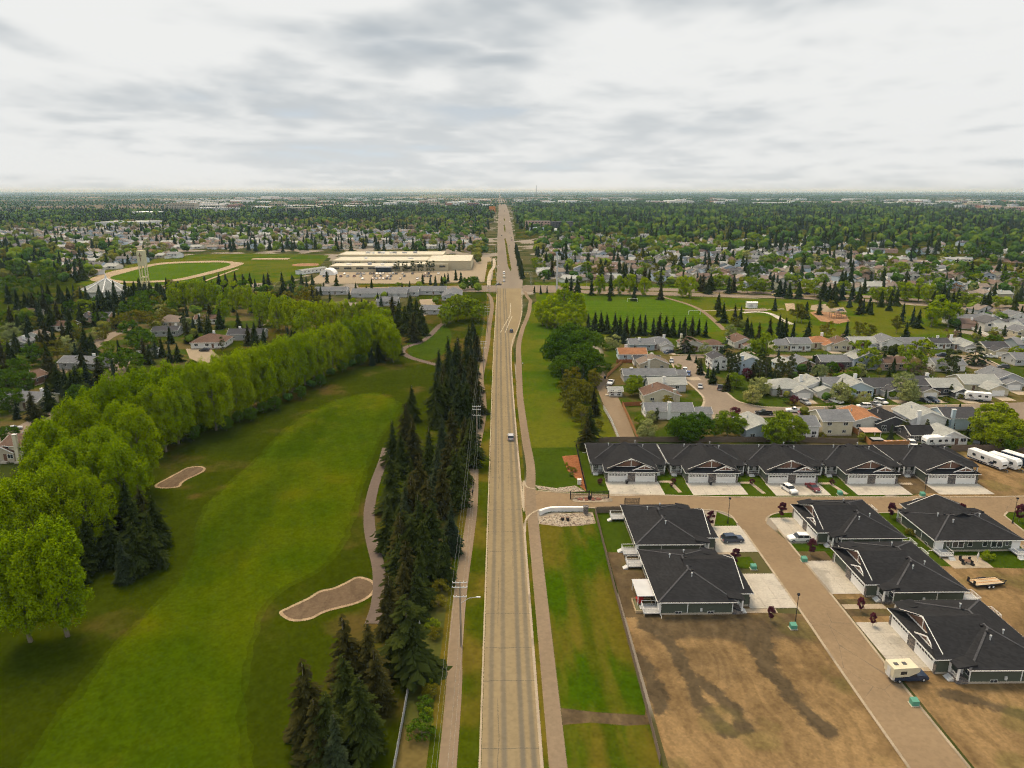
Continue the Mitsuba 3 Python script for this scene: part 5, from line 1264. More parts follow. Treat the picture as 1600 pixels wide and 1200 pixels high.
        for zz in (.78, 1.5):
            m.box(a, b, -3.0, -2.94, zz, zz + .07, 'white')
            for xx in (a, b - .06):
                m.box(xx, xx + .06, -3.0, -.1, zz, zz + .07, 'white')
        for xx in np.linspace(a + .05, b - .05, 9):
            m.box(xx - .03, xx + .03, -3.0, -2.95, .64, 1.5, 'white')
        part(dk, 'railing', m.ply('m_paint', L))
        m = MB()
        for q in range(3):
            m.box(s * 7.4 - .6, s * 7.4 + .6, -3.3 - .3 * q, -3.0 - .3 * q, 0, .48 - q * .16, 'palegrey')
        part(dk, 'stair', m.ply('m_paint', L))
    # pipes and vents
    g = np.random.default_rng(int(abs(x) * 10))
    for q, (fx, fy) in enumerate(((-.22, .45), (.16, .62), (.24, .40))):
        px, py = fx * W, y0 + fy * D
        e = min(W / 2 - abs(px), py - y0 + .5, y1 + .5 - py)
        zz = h + max(e, .3) * .36
        part(k, 'roof_vent', MB().tube([(px, py, zz - .2), (px, py, zz + .62)], .11, 'galv').tube([(px, py, zz + .62), (px, py, zz + .85)], .19, 'galv').ply('m_paint', M))
    m = MB()
    for q in range(5):
        px, py = -3 + q * 1.6, y0 + D * .42
        e = min(W / 2 - abs(px), py - y0 + .5, y1 + .5 - py)
        zz = h + .25 + e * .36
        m.box(px - .2, px + .2, py - .2, py + .2, zz - .15, zz + .1, 'black')
    part(k, 'ridge_vent', m.ply('m_paint', M))
    return k


NTH = ('first', 'second', 'third', 'fourth', 'fifth')
for i, (x, y) in enumerate(TOPROW):
    duplex(x, y, -1.6, 20.9, 15.2, 7.0, f'dark roofed duplex with white garage doors, {NTH[i]} from the left in the row of five' if i else 'dark roofed duplex with white garage doors, nearest the entrance gate in the row of five')
duplex(46.3, 143.7, 90, 19.6, 14.4, 3.9, 'dark roofed duplex left of the estate street, next to the entrance gate')
duplex(46.3, 122.0, 90, 19.6, 14.4, 3.9, 'dark roofed duplex left of the estate street, nearest the bare dirt lot')
duplex(69.6, 145.6, -90, 19.4, 14.4, 3.9, 'dark roofed duplex right of the estate street with a white car before it')
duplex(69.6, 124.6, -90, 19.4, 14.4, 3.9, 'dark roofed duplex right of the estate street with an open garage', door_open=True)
duplex(69.6, 102.4, -90, 19.4, 14.4, 3.9, 'nearest dark roofed duplex, with the camper truck before it')
duplex(102.4, 152.2, 180, 19.4, 14.0, 4.2, 'dark roofed duplex seen from the back, with white decks and a patio')

# ---------------------------------------------------------------- the school, the church and the far town
k = thing('school_building', 'large flat roofed beige school building beside the far road', 'school')


def block(owner, x0, x1, y0, y1, z, wall, roofc, pname='wing', rail=.5, win=0, z0=-.2):
    m = MB().box(x0, x1, y0, y1, z0, z, wall)
    m.box(x0 - .1, x1 + .1, y0 - .1, y0 + .25, z, z + rail, wall).box(x0 - .1, x1 + .1, y1 - .25, y1 + .1, z, z + rail, wall)
    m.box(x0 - .1, x0 + .25, y0 + .25, y1 - .25, z, z + rail, wall).box(x1 - .25, x1 + .1, y0 + .25, y1 - .25, z, z + rail, wall)
    m.box(x0 + .25, x1 - .25, y0 + .25, y1 - .25, z, z + .12, roofc)
    w = part(owner, pname, m.ply('m_paint'))
    if win:
        n = max(1, int((x1 - x0) / win))
        for i in range(n):
            cx = x0 + (i + .5) * (x1 - x0) / n
            part(w, 'window', MB().box(cx - win * .32, cx + win * .32, y0 - .16, y0 - .05, z - 2.6, z - .9, 'glassblue').ply('m_glass'))
    return w


sx0, sx1 = -181.0, -41.0
block(k, -163, -82, 683, 715, 5.0, 'schoolwall', 'schoolroof', win=11)
block(k, -168, -72, 715.3, 760, 7.2, 'schoolwall', 'schoolroof', win=14)
block(k, -172, -60, 760.3, 805, 9.0, 'schoolwall', 'schoolroof')
block(k, -81.7, -50, 687, 714.7, 6.2, 'schoolwall', 'schoolroof', win=9)
block(k, -71.7, -28, 695, 765, 8.5, 'schoolwall', 'schoolroof')
g_ = np.random.default_rng(12)
for i in range(15):
    x, y = g_.uniform(-155, -88), g_.choice([699., 737., 783.])
    z = {699.: 5.1, 737.: 7.3, 783.: 9.1}[y]
    w = g_.uniform(1, 2.6)
    part(k, 'rooftop_unit', MB().box(x - w, x + w, y - 1.6, y + 1.6, z, z + g_.uniform(1, 2.2), ('palegrey', 'grey', 'white')[i % 3]).ply('m_paint'))
part(k, 'entrance', MB().box(-118, -104, 679.5, 682.95, -.1, 4.2, 'glassblue').box(-119, -103, 678.5, 682.9, 4.2, 4.9, 'lightgrey').ply('m_paint'))
k = thing('domed_hall', 'small white round topped shelter at the left of the school lot', 'shelter')
x, y = (-158.8,654.4)
m = MB()
for a0, a1 in zip(np.linspace(0, np.pi, 9)[:-1], np.linspace(0, np.pi, 9)[1:]):
    m.hull([(x + r * 7 * math.cos(a), yy, r * 5.5 * math.sin(a)) for a in (a0, a1) for r in (1, .02) for yy in (y, y + 14)], 'rvwhite')
part(k, 'shell', m.ply('m_paint'))
part(k, 'door', MB().box(x - 1.6, x + 1.6, y - .08, y - .01, 0, 3.2, 'grey').ply('m_paint'))
k = thing('portable_classroom', 'long low white portable building at the edge of the sports field', 'building')
x, y = (-178.4,675.8)
M = place(x, y, 0, 62)
part(k, 'wall', MB().box(-17, 17, -4, 4, -.1, 3.6, 'white').ply('m_siding', M))
m = MB()
roof_solid(m, -17, 17, -4, 4, 3.6, .2, 'rooflight', 'x')
part(k, 'roof', m.ply('m_roof', M))
for i in range(6):
    window(k, M, -13 + i * 5.2, 1.4, 1.8, 1.3, -4)
# church: a tall cream frame tower with a cross, and a low tent roof
k = thing('church_tower', 'tall cream bell tower on slender legs with a cross', 'tower')
x, y = (-282.8,568.1)
for i, (dx, dy) in enumerate(((-2.2, -1.9), (2.2, -1.9), (-2.2, 1.9), (2.2, 1.9))):
    part(k, 'leg', MB().box(x + dx - .36, x + dx + .36, y + dy - .36, y + dy + .36, -.2, 19.5, 'yellow').ply('m_paint'))
m = MB().box(x - 2.6, x + 2.6, y - 2.4, y + 2.4, 17.8, 29.5, 'yellow')
m.box(x - 2.1, x + 2.1, y - 1.8, y + 1.8, 8.2, 8.9, 'yellow').box(x - 2.1, x + 2.1, y - 1.8, y + 1.8, 3, 3.6, 'yellow')
part(k, 'belfry', m.ply('m_paint'))
part(k, 'cross', MB().box(x - .25, x + .25, y - 2.6, y - 2.41, 21.5, 28, 'brown').box(x - 1.4, x + 1.4, y - 2.62, y - 2.41, 25.4, 26, 'brown').ply('m_paint'))
k = thing('church', 'church with a low grey white tent roof and a small white spire', 'church')
x, y = (-292,525.6)
m = MB()
base = [(x + 19 * math.cos(a), y + 14 * math.sin(a)) for a in np.arange(8) * np.pi / 4 + .3]
top = (x + 2, y, 13.0)
for p, q in zip(base, base[1:] + base[:1]):
    m.hull([(*p, 4.2), (*q, 4.2), top, (x, y, 4.0), (*p, 3.9), (*q, 3.9)], 'rooflight')
part(k, 'roof', m.ply('m_roof'))
m = MB()
m.mesh(trimesh.creation.extrude_polygon(Polygon(base).buffer(-1.2), 4.2, engine='earcut'), 'white')
part(k, 'wall', m.ply('m_siding'))
m = MB()
for p in base:
    m.bar((*p, 4.25), (x + 2, y, 13.1), .7, .35, 'white')
part(k, 'roof_rib', m.ply('m_paint'))
part(k, 'spire', MB().hull([(x + 2 + a, y + b, 12.6) for a in (-.7, .7) for b in (-.7, .7)] + [(x + 2, y, 17)], 'white').box(x + 1.9, x + 2.1, y - .1, y + .1, 16.8, 20, 'white').box(x + 1.3, x + 2.7, y - .1, y + .1, 18.6, 18.8, 'white').ply('m_paint'))


def big(px, w, d, h, wall, roofc, label, cat='building', name='large_building', floors=0, rot=0):
    k = thing(name, label, cat)
    M = place(px[0], px[1], 0, rot)
    m = MB().box(-w / 2, w / 2, 0, d, -.2, h, wall)
    for a in ((-w / 2, w / 2, 0, .4), (-w / 2, w / 2, d - .4, d)):
        m.box(*a, h, h + .7, wall)
    part(k, 'wall', m.ply('m_paint', M))
    part(k, 'roof', MB().box(-w / 2 + .1, w / 2 - .1, .4, d - .4, h, h + .3, roofc).ply('m_paint', M))
    for f in range(floors):
        z = h * (f + .35) / floors
        n = int(w / 6)
        for i in range(n):
            cx = -w / 2 + (i + .5) * w / n
            part(k, 'window', MB().box(cx - 1.7, cx + 1.7, -.12, -.02, z, z + h / floors * .5, 'glassblue').ply('m_glass', M))
    return k


big((-809.4,1550.3), 102, 90, 10, 'palegrey', 'rooflight', 'wide pale grey arena roof left beyond the houses', 'arena')
big((-1122.9,2274.3), 72, 90, 11, 'white', 'white', 'white low hall roof among trees behind the arena', 'hall')
big((-1208.1,2773.5), 105, 40, 29, 'beige', 'tan', 'beige apartment block of several storeys left of the town', 'apartment block', 'apartment_block', 5)
big((-1041.9,2686.5), 140, 50, 13, 'palegrey', 'lightgrey', 'pale apartment row right of the beige block', 'apartment block', 'apartment_block', 3)
big((-740.3,2681.2), 95, 40, 15, 'beige', 'lightgrey', 'beige apartment row at the edge of the far wood', 'apartment block', 'apartment_block', 3)
big((78.7,1482), 52, 30, 14, 'pink', 'darkgrey', 'brown and pink apartment building right of the far road', 'apartment block', 'apartment_block', 3, -4)
big((120.9,1481.2), 62, 30, 13, 'darkgrey', 'darkgrey', 'dark flat roofed apartment building right of the far road', 'apartment block', 'apartment_block', 3, -4)
big((69.2,1322.6), 26, 14, 9, 'paleblue', 'white', 'white box shaped hall before the dark apartments', 'hall')
big((125.3,1342.3), 90, 34, 5, 'white', 'offwhite', 'long low white flat roof before the dark apartments', 'hall')
big((-24.8,2515), 22, 20, 22, 'orange', 'beige', 'orange square building left of the far road', 'building')
big((-58.7,3677.6), 50, 40, 9, 'white', 'white', 'white hall near the end of the far road', 'hall')
big((-1571.2,4443.6), 125, 70, 20, 'white', 'white', 'large white industrial hall left on the skyline', 'hall')
big((-2153.8,6842.7), 145, 80, 24, 'white', 'white', 'bright white hall farthest left on the skyline', 'hall')
big((881,4893.5), 85, 60, 17, 'white', 'white', 'long white hall right of the far road', 'hall')
big((1107.8,4396.6), 152, 70, 15, 'offwhite', 'white', 'longest white warehouse right of the far road', 'warehouse')

# houses too far away to show their parts
def far_house(i):
    g = np.random.default_rng(500 + i)
    wall = ('white', 'offwhite', 'cream', 'lightgrey', 'beige', 'paleblue', 'greyblue', 'white', 'pink', 'offwhite')[i % 10]
    roofc = ('roofgrey', 'rooflight', 'roofbrown', 'rooftaupe', 'rooflight', 'roofdark', 'roofgrey', 'rooftaupe', 'roofbrown', 'roofdark')[i % 10]
    m = MB()
    w, d, h = g.uniform(11, 15.5), g.uniform(9, 11.5), g.choice([3.2, 3.4, 5.0])
    f = 'x' if i % 3 else 'y'
    walls(m, -w / 2, w / 2, 0, d, h, .4, wall, f)
    zr = roof_solid(m, -w / 2, w / 2, 0, d, h, .4, roofc, f)
    for wx in (-.3, .05, .32):
        m.box(wx * w - .9, wx * w + .9, -.06, .02, h - 1.9, h - .7, 'glassblue')
        m.box(wx * w - 1.05, wx * w + 1.05, -.04, .02, h - 2.0, h - .6, 'white')
    go = g.choice([-1, 1]) * w * .25
    walls(m, go - 3.2, go + 3.2, -5, -.02, 2.7, .4, wall, 'y')
    roof_solid(m, go - 3.2, go + 3.2, -5, .4, 2.7, .4, roofc, 'y')
    m.box(go - 2.4, go + 2.4, -5.06, -4.98, .05, 2.2, 'white')
    m.box(w * .1, w * .1 + 1.0, d * .6, d * .6 + .8, h, zr + .7, 'white')
    return m.ply('m_paint'), f'{("white", "off-white", "cream", "pale grey", "beige", "pale blue", "grey blue", "white", "pink", "off-white")[i % 10]} house with {("grey", "pale grey", "brown", "taupe", "pale grey", "dark", "grey", "taupe", "brown", "dark")[i % 10]} roof'


FH = [far_house(i) for i in range(20)]
FHL = [[], []]
for i, (d, _) in enumerate(FH):
    scene[f'group_far_house_{i}'] = {'type': 'shapegroup', 'house': d}
FARH = []


def house_rows(poly, dx, dy, jitter, skip, rot0, where, g):
    pg = Polygon(poly).buffer(0)
    x0, y0, x1, y1 = pg.bounds
    r = 0
    y = y0
    while y < y1:
        x = x0 + g.uniform(0, dx)
        while x < x1:
            px, py = x + g.normal() * jitter, y + g.normal() * jitter
            if g.random() > skip and pg.contains(Point(px, py)) and not road.buffer(22).contains(Point(px, py)):
                FARH.append((px, py, rot0 + (180 if r % 2 else 0) + g.normal() * 9 + (90 if g.random() < .14 else 0), int(g.integers(0, 20)), where))
            x += dx
        y += dy * (.62 if r % 2 == 0 else 1.38)
        r += 1


gh = np.random.default_rng(31)
house_rows([(38,603.6),(156.2,572.2),(281.5,529),(397.5,488.3),(510.3,632.6),(433.3,825),(210.8,1071.2),(64.4,1115.9)], 16.5, 28, 2.0, .06, 0, 'beyond the cross road', gh)
house_rows([(-664.6,915.4),(-512.9,996.7),(-372.6,929.9),(-237,948),(-33.1,914),(-11.6,894.4),(-12.3,1117.2),(-69,1285.5),(-547.6,1632.2),(-996.7,1383.3)], 18, 34, 3.0, .12, 0, 'left beyond the school', gh)
house_rows([(-429.8,649.1),(-366,648),(-390.6,778.5),(-366.3,855.8),(-480.2,931.8),(-579.8,859.5)], 17, 30, 2.0, .1, -6, 'left of the running track', gh)
house_rows([(243.2,331.5),(243,313.8),(231.4,269.2),(346.1,412.6),(295.9,443.7),(261.2,383.7)], 18, 27, 1.5, .15, 0, 'at the right edge below the cross road', gh)
house_rows([(73.2,1177.2),(538.5,668.6),(743.5,930.9),(441,1170.8)], 24, 50, 4.0, .5, 0, 'at the edge of the far right wood', gh)
FARH.sort(key=lambda t: math.hypot(t[0], t[1]))
pend = []
cnt = {}
for i, (x, y, r, j, where) in enumerate(FARH):
    HOUSE_AT.append((x, y))
    if i < 235:
        lab = FH[j][1]
        n = cnt[lab, where] = cnt.get((lab, where), 0) + 1
        tot = sum(1 for t in FARH[:235] if (FH[t[3]][1], t[4]) == (lab, where))
        lab2 = f'{lab} {where}' if tot == 1 else f'{lab}, {ordinal(n) + "-" if n > 1 else ""}nearest of its kind {where}'
        k = thing('house', ' '.join(lab2.split()[:16]), 'house', 'houses ' + where)
        scene[k] = {'type': 'instance', 'to_world': place(x, y, 0, r), 'group': {'type': 'ref', 'id': f'group_far_house_{j}'}}
    else:
        pend.append((x, y, r, j))
print('far houses', len(FARH))
V, F, U, n = [], [], [], 0
for x, y, r, j in pend:
    v, f, _, u, _ = meshkit.WRITTEN[FH[j][0]['filename']][:5]
    a = math.radians(r)
    V.append(np.column_stack([v[:, 0] * math.cos(a) - v[:, 1] * math.sin(a) + x, v[:, 0] * math.sin(a) + v[:, 1] * math.cos(a) + y, v[:, 2]]))
    F.append(f + n)
    U.append(u)
    n += len(v)
k = thing('distant_houses', 'the many small houses still farther off, between the trees', 'houses', None, 'stuff')
scene[k] = mikit.ply((np.vstack(V), np.vstack(F)), 'm_paint', uv=np.vstack(U))

# halls and blocks of the far town
def hall(i):
    g = np.random.default_rng(700 + i)
    c = ('white', 'offwhite', 'lightgrey', 'beige', 'white', 'pink', 'palegrey', 'brick')[i % 8]
    w, d, h = g.uniform(35, 120), g.uniform(25, 60), g.uniform(6, 15)
    m = MB().box(-w / 2, w / 2, 0, d, -.2, h, c).box(-w / 2 + .5, w / 2 - .5, .5, d - .5, h, h + .5, ('white', 'palegrey', 'lightgrey', 'tan')[i % 4])
    for q in range(int(w / 9)):
        m.box(-w / 2 + 2 + q * 9, -w / 2 + 7 + q * 9, -.1, .1, h * .25, h * .6, 'glassblue')
    m.box(-w * .2, -w * .1, d * .4, d * .6, h, h + 2.5, 'grey')
    return m.ply('m_paint'), ('white', 'off-white', 'pale grey', 'beige', 'white', 'pinkish', 'pale', 'brick red')[i % 8]


HL = [hall(i) for i in range(16)]
for i, (d, _) in enumerate(HL):
    scene[f'group_hall_{i}'] = {'type': 'shapegroup', 'hall': d}
gt = np.random.default_rng(77)
for poly, n, where in (([(-1166.8,2772.7),(-611.4,3159.1),(-12.3,3392.4),(-10.7,5895.1),(-2545.3,8090.6),(-2576.3,5570.3)], 130, 'left of the far road'), ([(52.7,4011.8),(834.2,4293.2),(1960.6,3802.9),(2089.5,2715.6),(3933.5,5130),(2512,6760.9),(61.8,7076.9)], 120, 'right of the far road')):
    pg = Polygon(poly).buffer(0)
    x0, y0, x1, y1 = pg.bounds
    c = 0
    cn = {}
    pts = []
    while c < n:
        x, y = gt.uniform(x0, x1), y0 + (y1 - y0) * gt.random() ** 1.5
        if pg.contains(Point(x, y)) and not road.buffer(45).contains(Point(x, y)):
            pts.append((x, y, int(gt.integers(0, 16))))
            HOUSE_AT.append((x, y))
            c += 1
    pts.sort(key=lambda t: t[1])
    for x, y, j in pts:
        lab = HL[j][1]
        cn[lab] = cn.get(lab, 0) + 1
        k = thing('town_building', f'{(ordinal(cn[lab]) + "-") if cn[lab] > 1 else ""}nearest {lab} building of the far town {where}', 'building', 'far town buildings ' + where)
        scene[k] = {'type': 'instance', 'to_world': place(x, y, 0, float(gt.choice([0, 0, 90]) + gt.normal() * 2), 1.0), 'group': {'type': 'ref', 'id': f'group_hall_{j}'}}
k = thing('radio_mast', 'thin tall mast on the skyline right of the road', 'mast')
x, y = (644,12644.1)
m = MB().tube([(x, y, 0), (x, y, 90), (x, y, 165)], [5, 4.5, 3.5], 'poletan', 4)
part(k, 'mast', m.ply('m_paint'))

# ---------------------------------------------------------------- vehicles
def prof(m, prof_pts, hw, c, inset=0., zsplit=None):
    """Side outline (y, z) pulled across the width, narrowing upwards by inset per metre above zsplit."""
    pts = []
    for y, z in prof_pts:
        w = hw - max(0, z - (zsplit or 0)) * inset
        pts += [(-w, y, z), (w, y, z)]
    return m.hull(pts, c)


CARS = {}


def car_proto(kind, col):
    key = f'group_{kind}_{col}'
    if key in scene:
        return key
    hw = {'sedan': .90, 'suv': .97, 'pickup': 1.0, 'van': 1.0, 'minivan': .98}[kind]
    ln = {'sedan': 2.35, 'suv': 2.4, 'pickup': 2.85, 'van': 2.7, 'minivan': 2.5}[kind]
    hz = {'sedan': .92, 'suv': 1.05, 'pickup': 1.10, 'van': 1.15, 'minivan': 1.02}[kind]
    b, gl, wh, li, tl = MB(), MB(), MB(), MB(), MB()
    # body: nose, middle, tail
    prof(b, [(ln, .35), (ln + .02, .62), (ln - .15, hz - .16), (ln - 1.15, hz), (.6, hz + .02), (.6, .30), (ln - .2, .28)], hw, col, .12, .6)
    if kind == 'pickup':
        b.box(-hw, hw, -ln, -.75, .45, .55, col)
        for s in (-1, 1):
            b.box(s * hw - .06 - .06 * s, s * hw + .06 - .06 * s, -ln, -.7, .45, hz, col)
        b.box(-hw, hw, -ln, -ln + .09, .45, hz, col).box(-hw + .1, hw - .1, -ln + .1, -.75, .55, .6, 'black')
        prof(b, [(.7, .3), (.7, hz), (-.75, hz), (-.75, .3)], hw, col, .1, .7)
        cab = [(1.0, hz - .02), (.35, 1.70), (-.45, 1.72), (-.72, hz)]
        top = [(.38, 1.69), (.30, 1.76), (-.40, 1.77), (-.47, 1.70)]
    else:
        prof(b, [(.7, .28), (.7, hz + .02), (-ln + .5, hz + .02), (-ln + .03, hz - .05), (-ln, .62), (-ln + .05, .34)], hw, col, .12, .6)
        if kind == 'sedan':
            cab = [(1.05, hz), (.25, 1.40), (-.85, 1.40), (-1.65, hz)]
        elif kind == 'suv':
            cab = [(1.05, hz), (.40, 1.66), (-1.85, 1.62), (-ln + .1, hz)]
        elif kind == 'minivan':
            cab = [(1.45, hz - .02), (.70, 1.66), (-2.05, 1.64), (-ln + .05, hz)]
        else:
            cab = [(1.75, hz - .1), (1.10, 1.95), (-2.55, 1.95), (-ln + .03, hz - .1)]
        top = [(cab[1][0] + .02, cab[1][1] - .02), (cab[1][0] - .12, cab[1][1] + .06), (cab[2][0] + .1, cab[2][1] + .06), (cab[2][0] - .02, cab[2][1] - .02)]
    if kind == 'van':
        prof(b, [(.7, hz - .1), (.6, 1.96), (-2.55, 1.97), (-ln + .03, hz - .1)], hw - .03, col, .10, 1.0)
        prof(gl, [(1.75, hz - .06), (1.10, 1.90), (.72, 1.90), (.72, hz - .06)], hw - .02, 'glassblue', .14, 1.0)
    else:
        prof(gl, cab, hw - .04, 'glassblue', .26, hz)
        for y in ((cab[1][0] + cab[2][0]) / 2 + .1, cab[2][0] - .02):  # door posts
            for s in (-1, 1):
                b.bar((s * (hw - .03), y, hz), (s * (hw - .03 - .26 * (cab[1][1] - hz)), y, cab[1][1]), .08, .09, col)
    prof(b, top, hw - .04 - .24 * (cab[1][1] - hz), col, .3, cab[1][1])
    for s in (-1, 1):
        li.box(s * (hw - .3) - .17, s * (hw - .3) + .17, ln - .12, ln + .03, .60, .76, 'rvwhite')
        tl.box(s * (hw - .14) - .10, s * (hw - .14) + .10, -ln - .03, -ln + .1, .66, .92, 'red')
        b.box(s * (hw + .10) - .09, s * (hw + .10) + .09, .72, .90, hz - .02, hz + .14, col)
    b.box(-hw + .05, hw - .05, -ln - .06, -ln + .12, .34, .52, 'grey').box(-hw + .05, hw - .05, ln - .10, ln + .06, .34, .52, 'grey')
    b.box(-.26, .26, -ln - .035, -ln, .58, .70, 'white')
    sg = {'type': 'shapegroup', 'body': b.ply('m_gloss'), 'window': gl.ply('m_glass'), 'headlight': li.ply('m_gloss'), 'tail_light': tl.ply('m_gloss')}
    for i, (s, y) in enumerate(((-1, ln - .85), (1, ln - .85), (-1, -ln + .85), (1, -ln + .85))):
        w = MB().tube([(s * (hw - .22), y, .34), (s * (hw + .01), y, .34)], .35, 'rubber', 12)
        w.tube([(s * (hw - .0), y, .34), (s * (hw + .025), y, .34)], .2, 'silver', 8)
        sg['wheel' if i == 0 else f'wheel_{i:03d}'] = w.ply('m_paint')
    scene[key] = sg
    return key


def car(at, kind, col, ang, label, z=.09, group=None):
    gk = car_proto(kind, col)
    nm = {'sedan': 'parked_car', 'suv': 'parked_car', 'minivan': 'parked_car', 'pickup': 'pickup_truck', 'van': 'delivery_van'}[kind]
    k = thing(nm, label, {'pickup': 'pickup truck', 'van': 'van'}.get(kind, 'car'), group)
    scene[k] = {'type': 'instance', 'to_world': place(at[0], at[1], z, ang), 'group': {'type': 'ref', 'id': gk}}
    return k


car((51.29,140.43), 'suv', 'navy', -85, 'dark blue car on the driveway left of the estate street')
car((66.17,140.46), 'suv', 'rvwhite', 90, 'white sport utility car on the driveway right of the estate street')
car((74.59,166.89), 'suv', 'rvwhite', 195, 'white car on the driveway of the third duplex in the row')
car((81.23,167.99), 'sedan', 'maroon', 190, 'dark red car beside the white one on the same driveway')
car((3.25,208.04), 'suv', 'silver', 0, 'silver car driving on the main road nearest the camera', .08)
car((6.3,380.8), 'suv', 'black', 0, 'black car on the main road before the crossing', .08)
car((3.7,604.2), 'suv', 'lightgrey', 180, 'pale car waiting first in line at the crossing', .08)
car((4.1,661.9), 'van', 'rvwhite', 180, 'white van third in the line at the crossing', .08)
car((3.9,631.8), 'van', 'cream', 180, 'cream van second in the line at the crossing', .08)
car((-0.9,581), 'sedan', 'black', 100, 'black car turning at the crossing', .08)
for i, (q, kd, c, a, l) in enumerate((((13.9,999.1), 'sedan', 'black', 0, 'black car on the far road beside the median'), ((19.1,1116.7), 'sedan', 'maroon', 0, 'dark red car on the far road'), ((19.1,1178.2), 'suv', 'grey', 0, 'grey car behind the dark red one on the far road'), ((4,1229.1), 'suv', 'black', 180, 'black car coming along the left of the far road'),
                                  ((19.4,1303.4), 'sedan', 'darkgrey', 0, 'dark grey car on the far road before the trees'), ((2.7,1754), 'suv', 'silver', 180, 'silver car far up the road on the left'), ((25.6,1827.5), 'suv', 'rvwhite', 0, 'white car far up the road on the right'), ((19.1,2751.9), 'van', 'black', 180, 'dark van farthest up the road'))):
    car(q, kd, c, a, l, .09)
PS = 'cars along the residential street'
for q, kd, c, a, l in (((80.5,327.3), 'pickup', 'navy', 130, 'dark blue pickup at the head of the residential street'), ((77.7,309.1), 'sedan', 'silver', 165, 'silver car at the kerb near the head of the residential street'), ((79.3,291.6), 'suv', 'rvwhite', 160, 'white car parked at the left kerb of the residential street'), ((79,285.1), 'suv', 'blue', 160, 'blue car parked behind the white one on the left kerb'),
                       ((86.8,294.8), 'sedan', 'white', -20, 'white car parked alone at the right kerb of the residential street'), ((78.9,266.1), 'sedan', 'silver', 165, 'silver grey car in the middle of the residential street'), ((86.4,264.1), 'pickup', 'darkgrey', -25, 'dark grey pickup at the right kerb of the residential street'),
                       ((69.76,234.63), 'suv', 'silver', 100, 'silver car behind the house with the tall chimney'), ((91.4,231.32), 'pickup', 'black', 80, 'black pickup on the street behind the round tree'), ((103.25,234.05), 'pickup', 'rvwhite', 80, 'white pickup at the street behind the round tree'), ((105.92,231.8), 'sedan', 'maroon', 90, 'dark red car on the street behind the cream house'),
                       ((111.26,243.92), 'suv', 'grey', 190, 'grey car on the driveway of the hip roofed house'), ((122.98,245.32), 'pickup', 'rvwhite', 210, 'white pickup on the drive left of the blossoming tree'), ((130.39,238.87), 'minivan', 'rvwhite', 85, 'white panel van parked on the street'), ((135.72,241.11), 'sedan', 'silver', 195, 'silver car between the two white vans'), ((139.24,244.23), 'minivan', 'white', 200, 'white minivan on the drive beside the silver car'),
                       ((156.11,245.55), 'sedan', 'black', 200, 'black car on the drive right of the willow like tree'), ((159.17,245.5), 'suv', 'navy', 200, 'dark blue car beside the black one'), ((125.35,199.59), 'suv', 'rvwhite', 170, 'white car behind the estate beside the dark garage'), ((144.84,199.25), 'pickup', 'black', 140, 'black pickup beside the white garage'),
                       ((173,321.6), 'sedan', 'navy', 80, 'dark blue car by the purple tree'), ((207.1,318.4), 'suv', 'navy', 80, 'navy car at the head of the curved street'), ((228.2,315.4), 'pickup', 'rvwhite', 60, 'white pickup on the drive of the cream house'), ((220.6,295.9), 'suv', 'darkgrey', 75, 'dark grey car on the curved street'), ((44.4,272.4), 'pickup', 'rvwhite', 160, 'white truck beside the gravel lane'),
                       ((208.8,532.1), 'suv', 'black', 86, 'dark car on the cross road before the yellow one'), ((204,516.9), 'sedan', 'hivis', -94, 'yellow car on the cross road'), ((229.3,521.4), 'suv', 'black', 86, 'black car right of the yellow one on the cross road'), ((220.1,447.5), 'sedan', 'grey', 90, 'grey car in the park lot'),
                       ((-138.85,193.11), 'sedan', 'rvwhite', -60, 'silver white car at the left edge behind the tall cream house'), ((-157.97,219.43), 'sedan', 'silver', -60, 'pale car on the street at the left edge'), ((-142.9,335.4), 'suv', 'black', 90, 'black car on the court of the large brown roofed house')):
    car(q, kd, c, a, l, .10, PS if 1030 < 0 else None)
gs = np.random.default_rng(55)
lotc = ['rvwhite', 'silver', 'black', 'grey', 'maroon', 'navy', 'white', 'darkgrey']
n = 0
for row, (y0, xs) in enumerate(((660.5, range(-150, -52, 3)), (640.0, range(-158, -56, 3)), (622.0, range(-120, -70, 3)))):
    for x in xs:
        if gs.random() < (.62, .5, .35)[row]:
            n += 1
            c = lotc[int(gs.integers(0, 8))]
            nice = {'rvwhite': 'white', 'maroon': 'dark red', 'navy': 'dark blue', 'darkgrey': 'dark grey'}.get(c, c)
            car((x, y0), ('sedan', 'suv', 'pickup', 'minivan')[int(gs.integers(0, 4))], c, float(gs.choice([0, 180])), f'{nice} vehicle, {ordinal(n)} along the rows of the school lot counted from the back left', .11, 'cars in the school lot')


